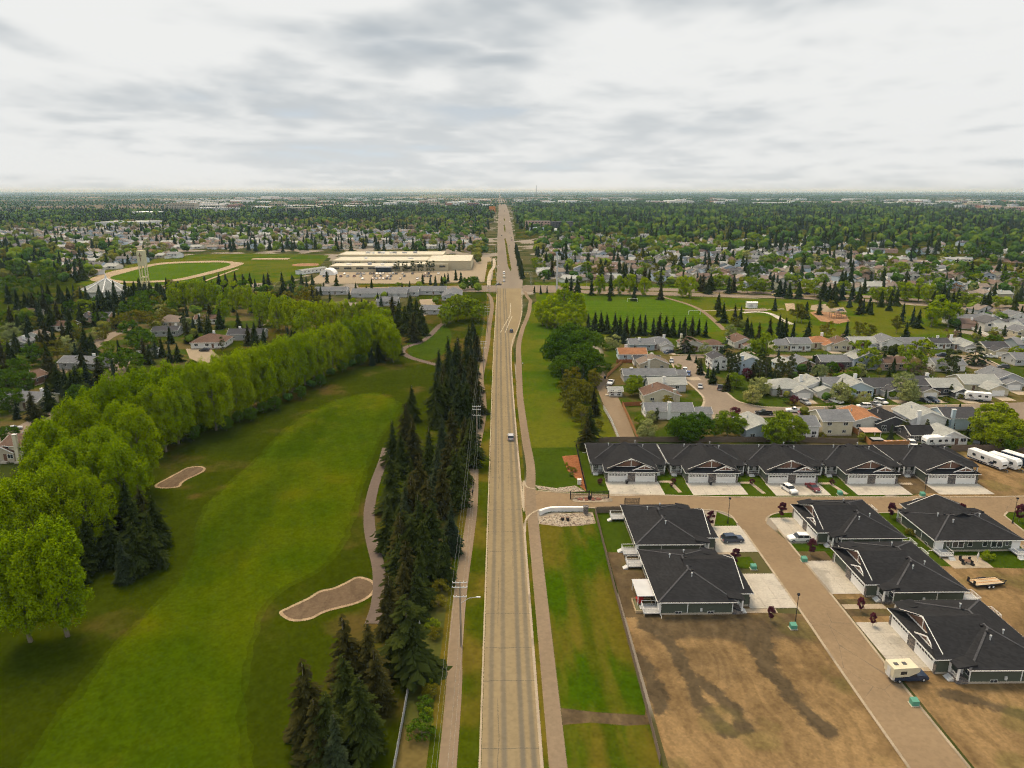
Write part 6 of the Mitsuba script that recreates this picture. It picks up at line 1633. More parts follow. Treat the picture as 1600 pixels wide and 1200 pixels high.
def trailer(at, ang, L, label, front='round', stripe='navy', name='travel_trailer', blue=False):
    k = thing(name, label, 'caravan')
    M = place(at[0], at[1], .04, ang)
    hw, h = 1.25, 3.25
    pts = []
    for x in (-hw, hw):
        for y, z in ((-L / 2, .55), (-L / 2, h - .1), (-L / 2 + .15, h), (L / 2 - .8, h), (L / 2 - .15, h - .55), (L / 2, h - 1.4), (L / 2 - .25, .6)):
            pts.append((x * (1 if .6 < z < h - .05 else .97), y, z))
    part(k, 'body', MB().hull(pts, 'rvwhite').ply('m_gloss', M))
    m = MB()
    for s in (-1, 1):
        m.box(s * hw - .02, s * hw + .02, -L / 2 + .1, L / 2 - .6, .7, 1.0 if not blue else h - .2, stripe)
        for q in range(4):
            m.hull([(s * (hw + .012) + e, L * .12 + q * .3 + a, z + 1.15) for e in (-.02, .02) for a, z in ((0, 0), (.5, 0), (1.1, .8), (.8, .8))], stripe)
    part(k, 'stripe', m.ply('m_gloss', M))
    for s in (-1, 1):
        for y in (-L * .3, -.05 * L, L * .3):
            part(k, 'window', MB().box(s * (hw + .03) - .02, s * (hw + .03) + .02, y - .5, y + .5, 1.75, 2.45, 'black').ply('m_glass', M))
    part(k, 'front_window', MB().box(-.8, .8, L / 2 - .09, L / 2 + .02, 1.5, 1.9, 'black').ply('m_glass', M))
    part(k, 'door', MB().box(hw - .01, hw + .03, L * .1, L * .1 + .75, .65, 2.6, 'palegrey').ply('m_paint', M))
    for q in (-.9, 0):
        for s in (-1, 1):
            part(k, 'wheel', MB().tube([(s * (hw - .3), q - L * .06, .34), (s * (hw + .02), q - L * .06, .34)], .36, 'rubber', 12).ply('m_paint', M))
    part(k, 'hitch', MB().bar((-.7, L / 2 - .3, .55), (0, L / 2 + 1.2, .5), .1, .12, 'black').bar((.7, L / 2 - .3, .55), (0, L / 2 + 1.2, .5), .1, .12, 'black').bar((0, L / 2 + 1.0, .0), (0, L / 2 + 1.0, .8), .1, .1, 'silver').ply('m_paint', M))
    for q in (-.25, .18):
        part(k, 'roof_hatch', MB().box(-.35, .35, q * L - .35, q * L + .35, h - .01, h + .12, 'palegrey').ply('m_paint', M))


trailer((137.91,184.31), 152 + 45, 10.5, 'long white travel trailer, leftmost of three on the dirt lot')
trailer((141.81,182.79), 205, 8.0, 'white travel trailer, middle one of three on the dirt lot', stripe='grey')
trailer((146.46,183.67), 205, 8.5, 'white trailer with dark blue side, rightmost of three on the dirt lot', stripe='navy', blue=True)
trailer((132.36,199.47), 95, 8.0, 'white travel trailer parked between the two detached garages', stripe='grey')
trailer((176.5,246.84), 70, 8.5, 'white travel trailer before the dark walled house', stripe='grey')
# pickup with a camper on its bed
at = (64.66,94.57)
k = thing('camper_truck', 'dark pickup truck carrying a cream camper on its bed', 'camper truck')
M = place(at[0], at[1], .10, -86)
src = scene[car_proto('pickup', 'navy')]
for nm, d in list(src.items()):
    if isinstance(d, dict):
        part(k, nm.split('_0')[0], {**d, 'to_world': M})
m = MB().box(-.95, .95, -3.3, -.80, .62, 1.35, 'offwhite').hull([(x, y, z) for x in (-1.2, 1.2) for y, z in ((-3.4, 1.3), (-3.4, 2.85), (.65, 2.85), (1.0, 2.5), (.9, 1.98), (-.78, 1.90), (-.78, 1.3))], 'cream')
cb = part(k, 'camper', m.ply('m_paint', M))
for s in (-1, 1):
    part(cb, 'window', MB().box(s * 1.21 - .02, s * 1.21 + .02, -2.2, -1.2, 1.75, 2.3, 'black').ply('m_glass', M))
part(cb, 'rear_door', MB().box(-.4, .4, -3.44, -3.39, .75, 2.5, 'palegrey').ply('m_paint', M))
for y in (-2.4, -1.0):
    part(cb, 'roof_hatch', MB().box(-.3, .3, y - .3, y + .3, 2.84, 2.95, 'darkgrey').ply('m_paint', M))
# flatbed trailer
at = (95.58,121.78)
k = thing('flatbed_trailer', 'low flatbed trailer with pale plank deck on the bare lot', 'trailer')
M = place(at[0], at[1], .04, -82)
for i in range(9):
    part(k, 'plank', MB().box(-1.1 + i * .245, -1.1 + i * .245 + .23, -3.2, 3.0, .72, .78, ('palewood', 'wood', 'palewood', 'tan')[i % 4]).ply('m_paint', M))
part(k, 'frame', MB().box(-1.2, -1.11, -3.3, 3.1, .5, .82, 'black').box(1.11, 1.2, -3.3, 3.1, .5, .82, 'black').box(-1.1, 1.1, -3.3, -3.21, .5, .82, 'black').box(-1.1, 1.1, 3.01, 3.1, .5, .82, 'black').bar((-.8, 3.1, .6), (0, 4.6, .5), .1, .12, 'black').bar((.8, 3.1, .6), (0, 4.6, .5), .1, .12, 'black').ply('m_paint', M))
for s in (-1, 1):
    for y in (-.55, .35):
        part(k, 'wheel', MB().tube([(s * 1.22, y, .36), (s * 1.45, y, .36)], .36, 'rubber', 12).tube([(s * 1.44, y, .36), (s * 1.47, y, .36)], .2, 'rvwhite', 8).ply('m_paint', M))
    part(k, 'ramp', MB().box(s * .75 - .28, s * .75 + .28, -3.4, -3.31, .7, 1.6, 'black').ply('m_paint', M))
    part(k, 'mudguard', MB().box(s * 1.34 - .14, s * 1.34 + .14, -1.1, .9, .78, .84, 'black').ply('m_paint', M))

# ---------------------------------------------------------------- poles, lamps, wires
WIRE_X = -6.85
POLES = [(WIRE_X, 104.1, 12.6), (WIRE_X, 195.0, 15.0), (WIRE_X, 288.0, 14.5), (WIRE_X, 380.0, 14.5), (WIRE_X - .3, 470.0, 14.5), (WIRE_X, 30.0, 13.0)]
for i, (x, y, h) in enumerate(POLES[:5]):
    k = thing('utility_pole', f'wooden utility pole beside the left path, {ordinal(i + 1)} from the camera', 'utility pole', 'utility poles beside the left path')
    part(k, 'pole', MB().tube([(x, y, -.3), (x, y, h)], [.19, .13], 'poletan', 8).ply('m_paint'))
    for z, w in ((h - .25, 1.25), (h - 1.15, 1.25), (h - 2.9, 1.15)):
        c = part(k, 'crossarm', MB().box(x - w, x + w, y - .18, y - .08, z - .07, z + .07, 'palegrey').ply('m_paint'))
        m = MB()
        for q in (-1, -.55, .55, 1):
            m.tube([(x + q * w * .95, y - .13, z + .07), (x + q * w * .95, y - .13, z + .28)], .06, 'rvwhite', 6)
        part(c, 'insulator', m.ply('m_paint'))
    if i == 0:
        m = MB().tube([(x + .1, y, 8.4), (x + 1.4, y, 9.3), (x + 2.9, y, 9.55)], .05, 'galv', 6)
        a = part(k, 'lamp_arm', m.ply('m_paint'))
        part(a, 'lamp', MB().box(x + 2.7, x + 3.4, y - .14, y + .14, 9.46, 9.6, 'palegrey').ply('m_paint'))
for j, (dx, dz) in enumerate(((-1.18, -.02), (-.65, -.02), (.65, -.02), (1.18, -.02))):
    m = MB()
    for (xa, ya, ha), (xb, yb, hb) in zip([POLES[5]] + POLES[:4], POLES[:5]):
        t = np.linspace(0, 1, 9)
        z = (ha + dz + .05) * (1 - t) + (hb + dz + .05) * t - 1.3 * 4 * t * (1 - t)
        m.tube(np.column_stack([xa + dx + (xb - xa) * t, ya - .13 + (yb - ya) * t, z]), .009, 'grey', 3)
    k = thing('power_line', f'thin wire strung along the utility poles, {ordinal(j + 1)} from the left', 'wire', 'wires along the utility poles')
    scene[k] = m.ply('m_paint')
for q, l in (((53.03,149.11), 'black street lamp at the corner of the estate streets'), ((52.47,108.97), 'black street lamp beside the bare lot'), ((119.57,147.95), 'black street lamp at the right corner lawn'), ((108.12,163.92), 'black street lamp before the fifth duplex')):
    x, y = q
    k = thing('street_lamp', l, 'street lamp', 'black street lamps of the estate')
    part(k, 'base', MB().tube([(x, y, -.1), (x, y, .7)], [.2, .14], 'black', 8).ply('m_paint'))
    part(k, 'post', MB().tube([(x, y, .7), (x, y, 6.1)], [.075, .05], 'black', 8).ply('m_paint'))
    h = part(k, 'lantern', MB().tube([(x, y, 6.1), (x, y, 6.25), (x, y, 6.5), (x, y, 6.62)], [.12, .26, .28, .10], 'black', 8).ply('m_paint'))
    part(h, 'glass', MB().tube([(x, y, 6.02), (x, y, 6.12)], [.12, .14], 'offwhite', 8).ply('m_paint'))
k = thing('monopole_tower', 'tall pale communications pole with antenna head right of the crossing', 'communications tower')
x, y = (45.1,554.8)
part(k, 'pole', MB().tube([(x, y, -.2), (x, y, 27)], [.75, .5], 'lightgrey', 10).ply('m_paint'))
m = MB()
for q in range(6):
    a = q * np.pi / 3
    m.bar((x, y, 24.5), (x + 2.2 * math.cos(a), y + 2.2 * math.sin(a), 24.5), .12, .12, 'galv').box(x + 2.2 * math.cos(a) - .25, x + 2.2 * math.cos(a) + .25, y + 2.2 * math.sin(a) - .25, y + 2.2 * math.sin(a) + .25, 22.8, 26, 'rvwhite')
part(k, 'antenna_head', m.ply('m_paint'))
for i, (q, h, arm) in enumerate((((26.3,574.5), 12, -6), ((-2.6,537.5), 8, 5), ((71.1,573.7), 11, -3), ((196.2,534), 12, -3), ((237.2,523), 12, -3), ((273.7,502.8), 13, -3), ((312,486.8), 13, -3), ((347.2,469), 13, -3), ((25.7,586.7), 9, -5), ((-3.8,641.7), 10, 3), ((-4.5,757.8), 10, 3), ((-4.8,894.3), 10, 3))):
    x, y = q
    k = thing('road_lamp', f'slim grey lamp standard at the far roads, {ordinal(i + 1)} of the set', 'lamp post', 'grey lamp standards at the far roads')
    if i in (1, 8):
        labels[k] = {'label': ('traffic signal mast left of the crossing' if i == 1 else 'traffic signal mast right of the crossing'), 'category': 'traffic light'}
    else:
        labels[k]['label'] = ('slim grey lamp standard ' + ('at the right of the crossing', '', 'behind the round pale trees', 'left of the yellow car', 'right of the yellow car', 'behind the park spruces', 'behind the large park tree', 'at the right edge of the cross road', '', 'nearest along the left of the far road', 'second along the left of the far road', 'third along the left of the far road')[i])
    part(k, 'post', MB().tube([(x, y, -.2), (x, y, h)], [.14, .08], 'galv', 6).ply('m_paint'))
    a = part(k, 'arm', MB().tube([(x, y, h - .4), (x + arm * .5, y, h), (x + arm, y, h + .05)], .06, 'galv', 5).ply('m_paint'))
    if i in (1, 8):
        for q in (.5, 1):
            part(a, 'signal', MB().box(x + arm * q - .2, x + arm * q + .2, y - .2, y + .2, h - .9, h + .1, 'hivis').ply('m_paint'))
    else:
        part(a, 'lamp', MB().box(x + arm - .4, x + arm + .4, y - .18, y + .18, h - .04, h + .12, 'palegrey').ply('m_paint'))

# ---------------------------------------------------------------- fences, walls, small street furniture
def fence(path, label, h=1.6, step=2.5, c='wood', style='board', post=None, th=.05, top=None):
    k = thing('fence', label, 'fence')
    p = np.array([q[:2] for q in path], float)
    L = np.r_[0, np.cumsum(np.linalg.norm(np.diff(p, axis=0), axis=1))]
    n = max(1, int(round(L[-1] / step)))
    t = np.linspace(0, L[-1], n + 1)
    q = np.column_stack([np.interp(t, L, p[:, 0]), np.interp(t, L, p[:, 1])])
    for a in q:
        part(k, 'post', MB().box(a[0] - .06, a[0] + .06, a[1] - .06, a[1] + .06, -.2, h + .1, post or c).ply('m_paint'))
    for a, b in zip(q[:-1], q[1:]):
        m = MB()
        d = (b - a) / np.linalg.norm(b - a)
        a2, b2 = a + d * .07, b - d * .07
        if style == 'board':
            nb = max(3, int(np.linalg.norm(b2 - a2) / .3))
            for i in range(nb):
                u, v = a2 + (b2 - a2) * (i + .04) / nb, a2 + (b2 - a2) * (i + .96) / nb
                zz = h + .03 * ((i * 7) % 3 - 1)
                m.bar((*u, zz / 2 + .03), (*v, zz / 2 + .03), th, zz - .06, c)
        elif style == 'rail':
            for z in (.15, h - .02):
                m.bar((*a2, z), (*b2, z), .05, .05, c)
            nb = int(np.linalg.norm(b2 - a2) / .18)
            for i in range(1, nb):
                u = a2 + (b2 - a2) * i / nb
                m.box(u[0] - .018, u[0] + .018, u[1] - .018, u[1] + .018, .1, h, c)
        part(k, 'panel', m.ply('m_paint'))
    return k


fence([(-14.4, 60), (-14.42,85.92), (-14.6, 135), (-14.91,184.59)], 'pale grey fence along the golf course side of the dry strip', 1.5, 3.0, 'grey')
fence([(21.4, 78), (21.6,85.68), (22.0, 120), (22.78,155.06)], 'weathered brown fence between the wide lawn and the estate', 1.5, 2.4, 'oldwood')
fence([(23.03,201.39),(22.42,182.06),(22.14,167.81)], 'black rail fence beside the mulch bed', 1.4, 2.4, 'black', 'rail')
fence([(23.09,155.06),(29.32,155.3)], 'dark board fence beside the entrance drive', 1.7, 2.4, 'oldwood')
fence([(23.6,203.06),(35.26,204.57),(62.96,204.08),(90.66,203.6),(109.61,201.56)], 'grey board fence behind the row of five duplexes', 1.8, 2.6, 'oldwood')
fence([(134.53,195.06),(144.85,194.88),(163.95,194.55)], 'dark brown fence behind the travel trailers', 2.0, 2.6, 'oldwood')
fence([(113.37,214.67),(113.76,207.88),(112.4,199.27)], 'orange wood fence beside the cream house lawn', 1.8, 2.4, 'wood')
fence([(112.11,198.72),(119.2,199.15),(125.35,199.59)], 'orange wood fence behind the fourth duplex', 1.8, 2.4, 'wood')
fence([(36.7,238.21),(37.23,223.87),(36.83,205.7)], 'pale fence along the left of the gravel lane', 1.5, 2.4, 'palegrey')
fence([(44.08,242.72),(43.64,227.19),(42.69,205.01)], 'orange wood fence along the right of the gravel lane', 1.7, 2.4, 'wood')
fence([(52.5,308.3),(61.8,308.2)], 'red brown fence below the orange roofed house', 1.6, 2.4, 'rust')
fence([(43.94,241.94),(51.02,242.6)], 'red brown fence above the house with the tall chimney', 1.6, 2.4, 'rust')
fence([(151.79,203.1),(154.78,197.97)], 'orange wood fence at the right garden', 1.7, 2.4, 'wood')
fence([(264.1,383.7),(260.6,364)], 'white fence at the east of the park', 1.6, 4, 'white')
fence([(54.9,307.1),(44.4,282.5)], 'brown fence at the head of the gravel lane', 1.6, 2.4, 'wood')
# entrance: sign wall, gates
k = thing('entrance_wall', 'low curved white wall at the estate entrance', 'wall')
cw = curve([(9.31,154.43),(10.77,155.62),(12.37,156.3),(14.24,156.44),(16.73,156.4),(19.06,156.36),(20.14,156.23)], 4)
pg = LineString(cw).buffer(.28, cap_style=2)
m = MB().mesh(trimesh.creation.extrude_polygon(pg, 1.0, engine='earcut'), 'white')
part(k, 'wall', m.ply('m_paint'))
m = MB().mesh(trimesh.creation.extrude_polygon(LineString(cw).buffer(.36, cap_style=2), .14, engine='earcut'), 'rvwhite')
m.v[-1][:, 2] += 1.0
part(k, 'coping', m.ply('m_paint'))
x, y = (20.43,154.75)
part(k, 'stone_column', MB().box(x - .55, x + .55, y - .5, y + .5, -.1, 1.9, 'darkgrey').box(x - .65, x + .65, y - .6, y + .6, 1.9, 2.05, 'grey').ply('m_stone'))
for i, (q, l) in enumerate((((14.56,151.11), 'left small black planter on the rock bed'), ((15.76,151.09), 'right small black planter on the rock bed'))):
    k = thing('planter', l, 'planter', 'black planters on the rock bed')
    part(k, 'pot', MB().tube([(*q, 0), (*q, .9)], [.28, .42], 'black', 10).ply('m_paint'))
    part(k, 'soil', MB().tube([(*q, .86), (*q, .93)], [.36, .36], 'brown', 10).ply('m_paint'))


def gate(p, q, label, h=1.9, gap=.14):
    k = thing('entry_gate', label, 'gate')
    p, q = np.array(p), np.array(q)
    m = MB().bar((*p, .2), (*q, .2), .07, .08, 'black').bar((*p, h), (*q, h), .07, .08, 'black').bar((*p, h * .62), (*q, h * .62), .05, .06, 'black')
    part(k, 'frame', m.ply('m_paint'))
    m = MB()
    n = int(np.linalg.norm(q - p) / gap)
    for i in range(n + 1):
        u = p + (q - p) * i / n
        m.box(u[0] - .02, u[0] + .02, u[1] - .02, u[1] + .02, .15, h + .15, 'black')
    part(k, 'bars', m.ply('m_paint'))
    for u in (p, q):
        part(k, 'post', MB().box(u[0] - .09, u[0] + .09, u[1] - .09, u[1] + .09, -.1, h + .3, 'black').ply('m_paint'))


gate((17.55,163.19), (22.27,163.49), 'left leaf of the black iron entrance gate on the island')
gate((22.87,163.1), (27.28,163.4), 'right leaf of the black iron entrance gate on the island')
gate((30.43,158.13), (33.89,158.07), 'black sliding gate beyond the roof of the nearest left duplex', 2.3, .09)
x, y = (22.34,162.72)
k = thing('gate_keypad', 'black gate motor and keypad box on the entrance island', 'keypad')
part(k, 'cabinet', MB().box(x - .35, x + .35, y - .3, y + .3, .1, 1.1, 'black').ply('m_paint'))
part(k, 'post', MB().box(x - .1, x + .1, y + .31, y + .5, .1, 2.4, 'black').ply('m_paint'))
m = MB()
for i in range(10):
    a = i * .63
    m.hull([(x + 2.6 * math.cos(a) + .4 * q, y + .5 * math.sin(a) + .3 * r, z) for q in (-1, 1) for r in (-1, 1) for z in (.1, .35)] + [(x + 2.6 * math.cos(a), y + .5 * math.sin(a), .55)], 'brick')
k = thing('island_boulders', 'reddish stones and dark plants on the entrance island', 'stones', None, 'stuff')
scene[k] = m.ply('m_paint')
x, y = (20.82,172.36)
k = thing('utility_cabinet', 'small white cabinet at the edge of the mulch bed', 'cabinet')
part(k, 'body', MB().box(x - .5, x + .5, y - .35, y + .35, -.1, 1.45, 'offwhite').ply('m_paint'))
part(k, 'lid', MB().box(x - .55, x + .55, y - .4, y + .4, 1.45, 1.55, 'rvwhite').ply('m_paint'))
for q, l in (((86.73,164.69), 'green utility box on the lawn before the third duplex'), ((107.4,163.54), 'green utility box on the bare strip before the fifth duplex'), ((63.57,131.54), 'green utility box on the lawn right of the estate street'), ((51.82,108.22), 'green utility box beside the lamp at the bare lot'), ((62.39,88.81), 'green utility box nearest the camera, right of the street'), ((51.88,128.64), 'green utility box left of the estate street')):
    x, y = q
    k = thing('utility_box', l, 'utility box', 'green utility boxes of the estate')
    part(k, 'body', MB().hull([(x + a, y + b, z) for a in (-.55, .55) for b, z in ((-.45, -.1), (.45, -.1), (-.45, .85), (.45, 1.05))], 'green').ply('m_paint'))
    part(k, 'pad', MB().box(x - .7, x + .7, y - .6, y + .6, -.1, .12, 'concrete').ply('m_paint'))
# rocks
gr = np.random.default_rng(3)


def stones(name, poly, n, label, cs=('tan', 'beige', 'concrete', 'oldwood'), r=(.10, .26), z=.07):
    m = MB()
    pg = Polygon([q[:2] for q in poly])
    x0, y0, x1, y1 = pg.bounds
    c = 0
    ico = trimesh.creation.icosphere(subdivisions=0)
    while c < n:
        x, y = gr.uniform(x0, x1), gr.uniform(y0, y1)
        if pg.contains(Point(x, y)):
            s = gr.uniform(*r)
            v = ico.vertices * s * gr.uniform(.7, 1.2, 3) * [1, 1, .6] + [x, y, z + s * .25]
            m.add(v, ico.faces, cs[c % len(cs)])
            c += 1
    k = thing(name, label, 'stones', None, 'stuff')
    scene[k] = m.ply('m_paint')


stones('landscape_stones', [(9.36,152.55),(11.25,153.53),(13.32,154.53),(19.97,154.76),(21.97,154.73),(21.96,149.99),(18.08,148.75),(13.89,148.5),(9.21,149.88)], 900, 'loose pale stones on the bed below the white entrance wall')
stones('landscape_stones', [(9.09,171.72),(14.49,169.56),(19.67,171.12),(21.81,167.82),(14.53,167.94),(9.99,169.64)], 350, 'loose pale stones along the edge of the entrance lawn')
# goals, play equipment, people
for q, l in (((92.6,487.7), 'white goal at the far side of the soccer field'), ((121.9,434.7), 'pale goal at the right side of the soccer field')):
    x, y = q
    k = thing('soccer_goal', l, 'goal')
    part(k, 'frame', MB().tube([(x - 3.6, y, 0), (x - 3.6, y, 2.6)], .12, 'white').tube([(x + 3.6, y, 0), (x + 3.6, y, 2.6)], .12, 'white').tube([(x - 3.7, y, 2.6), (x + 3.7, y, 2.6)], .12, 'white').ply('m_paint'))
    part(k, 'net_stay', MB().bar((x - 3.6, y, 2.6), (x - 3.6, y + 2, 0), .05, .05, 'white').bar((x + 3.6, y, 2.6), (x + 3.6, y + 2, 0), .05, .05, 'white').ply('m_paint'))
x, y = (167.1,461.4)
k = thing('park_shelter', 'small white box shaped kiosk beside the park pad', 'kiosk')
part(k, 'wall', MB().box(x - 3.4, x + 3.4, y - 1.6, y + 1.6, -.1, 3.6, 'white').ply('m_paint'))
part(k, 'roof', MB().hull([(x + a, y + b, z) for a in (-3.7, 3.7) for b, z in ((-1.9, 3.6), (1.9, 3.6), (0, 4.3))], 'rvwhite').ply('m_paint'))
part(k, 'shutter', MB().box(x - 2, x + .5, y - 1.66, y - 1.6, 1, 2.6, 'lightgrey').ply('m_paint'))
x, y = (206.7,421.7)
k = thing('play_structure', 'brown wooden play structure in the park', 'play structure')
m = MB()
for a in (-5, -2, 1, 4):
    for b in (-1.5, 1.5):
        m.box(x + a - .12, x + a + .12, y + b - .12, y + b + .12, 0, 3.2, 'oldwood')
part(k, 'posts', m.ply('m_paint'))
part(k, 'platform', MB().box(x - 5.2, x + 4.2, y - 1.7, y + 1.7, 1.4, 1.6, 'wood').ply('m_paint'))
part(k, 'roof', MB().hull([(x - 2.2 + a, y + b, 3.2) for a in (0, 3.4) for b in (-1.8, 1.8)] + [(x - .5, y, 4.4)], 'brown').ply('m_paint'))
part(k, 'slide', MB().bar((x + 4.2, y, 1.6), (x + 7.2, y, .3), .8, .12, 'blue').ply('m_paint'))


def person(at, ang, top, legs, label, stride=.25):
    """One skin of merged bones, then clothes as its own surface."""
    import manifold3d as m3

    def bone(a, ra, b, rb):
        return m3.Manifold.hull_points(np.vstack([trimesh.creation.icosphere(subdivisions=1, radius=r).vertices + np.array(p) for p, r in ((a, ra), (b, rb))]))
    s = stride
    hip, chest, neck, head = (0, 0, .92), (0, .02, 1.32), (0, .03, 1.48), (0, .04, 1.63)
    bones = [bone(hip, .125, chest, .15), bone(chest, .12, neck, .06), bone(neck, .055, head, .10), bone((0, .05, 1.60), .095, (0, .06, 1.68), .085), bone((0, .15, 1.62), .018, (0, .13, 1.65), .016)]
    leg_b = []
    for sd, f in ((-1, s), (1, -s)):
        leg_b += [bone((sd * .09, 0, .90), .095, (sd * .10, f * .6 + .03, .48), .062), bone((sd * .10, f * .6 + .03, .48), .06, (sd * .10, f - .05 * (f < 0), .09), .042), bone((sd * .10, f - .04, .05), .045, (sd * .11, f + .17, .04), .035)]
        sh, el, wr = (sd * .19, .02, 1.40), (sd * .24, -f * .35, 1.13), (sd * .23, -f * .7 + .08, .90)
        bones += [bone(sh, .06, el, .045), bone(el, .043, wr, .03), bone((0, .02, 1.38), .10, sh, .06), bone(wr, .032, (wr[0], wr[1] + .03, wr[2] - .09), .03)]
        for q in range(4):
            bones.append(bone((wr[0] + (q - 1.5) * .012, wr[1] + .03, wr[2] - .09), .010, (wr[0] + (q - 1.5) * .014, wr[1] + .05, wr[2] - .155 - .01 * (q in (1, 2))), .008))
        bones.append(bone((wr[0], wr[1] + .05, wr[2] - .05), .011, (wr[0] - sd * .01, wr[1] + .075, wr[2] - .10), .009))
    sk = m3.Manifold.batch_boolean(bones + leg_b, m3.OpType.Add).refine_to_length(.045)
    me = sk.to_mesh()
    t = trimesh.Trimesh(me.vert_properties[:, :3], me.tri_verts)
    trimesh.smoothing.filter_taubin(t, iterations=4)
    v = t.vertices
    cz = v[t.faces].mean(1)
    k = thing('person', label, 'person')
    M = place(at[0], at[1], .09, ang)
    u = np.zeros(len(v))
    arm = np.abs(v[:, 0]) > .16
    leg = (v[:, 2] < .95) & ~(arm & (v[:, 2] > .6))
    tops = (v[:, 2] > .93) & (v[:, 2] < 1.47) | arm & (v[:, 2] > .95)
    ci = np.where(leg, C(legs), np.where(tops, C(top), np.where((v[:, 2] > 1.66) | ((v[:, 2] > 1.56) & (v[:, 1] < .03)), C('brown'), C('skin'))))
    ci = np.where(leg & (v[:, 2] < .08), C('black'), ci)
    d = mikit.ply((v, t.faces), 'm_paint', uv=np.stack([ci.astype(float), u], 1), to_world=M)
    part(k, 'body', d)


person((-8.07,166.75), 170, 'black', 'navy', 'person in dark clothes on the left of two walking the path')
person((-7.14,165.94), 172, 'darkgrey', 'black', 'person in dark clothes on the right of two walking the path')
person((10.1,303.1), 0, 'rvwhite', 'navy', 'person in a white top on the right hand sidewalk')
person((-44.9,340.9), 40, 'maroon', 'black', 'golfer in dark clothes standing where the cart paths meet')
# garden things of the estate
x, y = (26.4,115.88)
k = thing('garden_box', 'raised wooden planting box with red tub beside the near left duplex', 'planting box')
part(k, 'box', MB().box(x - 1.6, x + 1.8, y - 2.6, y - 2.5, -.05, .6, 'palewood').box(x - 1.6, x + 1.8, y + 1.5, y + 1.6, -.05, .6, 'palewood').box(x - 1.7, x - 1.6, y - 2.6, y + 1.6, -.05, .6, 'palewood').box(x + 1.8, x + 1.9, y - 2.6, y + 1.6, -.05, .6, 'palewood').ply('m_paint'))
part(k, 'soil', MB().box(x - 1.58, x + 1.78, y - 2.48, y + 1.48, -.05, .42, 'olive').ply('m_paint'))
k = thing('red_tub', 'bright red tub standing in the raised planting box', 'tub')
part(k, 'tub', MB().tube([(x - .4, y + .5, .42), (x - .4, y + .5, 1.25)], [.55, .7], 'red', 12).ply('m_paint'))
part(k, 'rim', MB().tube([(x - .4, y + .5, 1.25), (x - .4, y + .5, 1.31)], [.75, .75], 'red', 12).ply('m_paint'))
k = thing('patio_roof', 'flat grey patio cover beside the near left duplex', 'awning')
a, b = (26.22,119.35), (26.12,127.08)
part(k, 'sheet', MB().box(25.3, 29.0, 115.2, 121.2, 2.3, 2.4, 'lightgrey').ply('m_paint'))
m = MB()
for px in (25.5, 28.8):
    for py in (115.4, 121.0):
        m.box(px - .06, px + .06, py - .06, py + .06, -.1, 2.3, 'white')
part(k, 'posts', m.ply('m_paint'))
k = thing('patio_set', 'dark patio chairs and table behind the back facing duplex', 'patio furniture')
x, y = (97.18,130.16)
m = MB().tube([(x, y, .65), (x, y, .72)], .7, 'brown', 12).tube([(x, y, 0), (x, y, .65)], .08, 'black', 6)
part(k, 'table', m.ply('m_paint'))
for q in range(4):
    a = q * np.pi / 2 + .5
    cx, cy = x + 1.2 * math.cos(a), y + 1.2 * math.sin(a)
    part(k, 'chair', MB().box(cx - .28, cx + .28, cy - .28, cy + .28, .38, .5, 'black').box(cx - .28, cx + .28, cy + .2, cy + .28, .5, 1.0, 'black').box(cx - .27, cx - .2, cy - .27, cy + .27, 0, .38, 'black').box(cx + .2, cx + .27, cy - .27, cy + .27, 0, .38, 'black').ply('m_paint'))
k = thing('patio_umbrella', 'closed white patio umbrella behind the back facing duplex', 'umbrella')
part(k, 'pole', MB().tube([(x + 2.4, y + .3, 0), (x + 2.4, y + .3, 2.6)], .04, 'white', 6).ply('m_paint'))
part(k, 'canopy', MB().tube([(x + 2.4, y + .3, 1.0), (x + 2.4, y + .3, 1.5), (x + 2.4, y + .3, 2.55)], [.14, .22, .03], 'offwhite', 8).ply('m_paint'))
struct('patio', sheet([(x - 4, y - 2.2), (x + 4.4, y - 2.0), (x + 4.4, y + 3), (x - 4, y + 3)], .085, 'm_concrete', 1))
for i, (q, l) in enumerate((((33.43,172.56), 'black wheeled bin between the doors of the first duplex'), ((55.43,171.33), 'black wheeled bin between the doors of the second duplex'), ((70.32,122.45), 'dark wheeled bin beside the open garage'), ((97.45,163.72), 'black wheeled bin on the lawn before the back facing duplex'))):
    if i == 3:
        continue
    x, y = q
    k = thing('wheeled_bin', l, 'bin', 'wheeled bins of the estate')
    part(k, 'body', MB().hull([(x + a, y + b, z) for z, s in ((.05, .24), (1.0, .32)) for a in (-s, s) for b in (-s, s)], 'black').ply('m_paint'))
    part(k, 'lid', MB().hull([(x + a, y + b, z) for a in (-.34, .34) for b, z in ((-.36, 1.0), (.36, 1.0), (-.3, 1.08), (.3, 1.14))], 'darkgrey').ply('m_paint'))

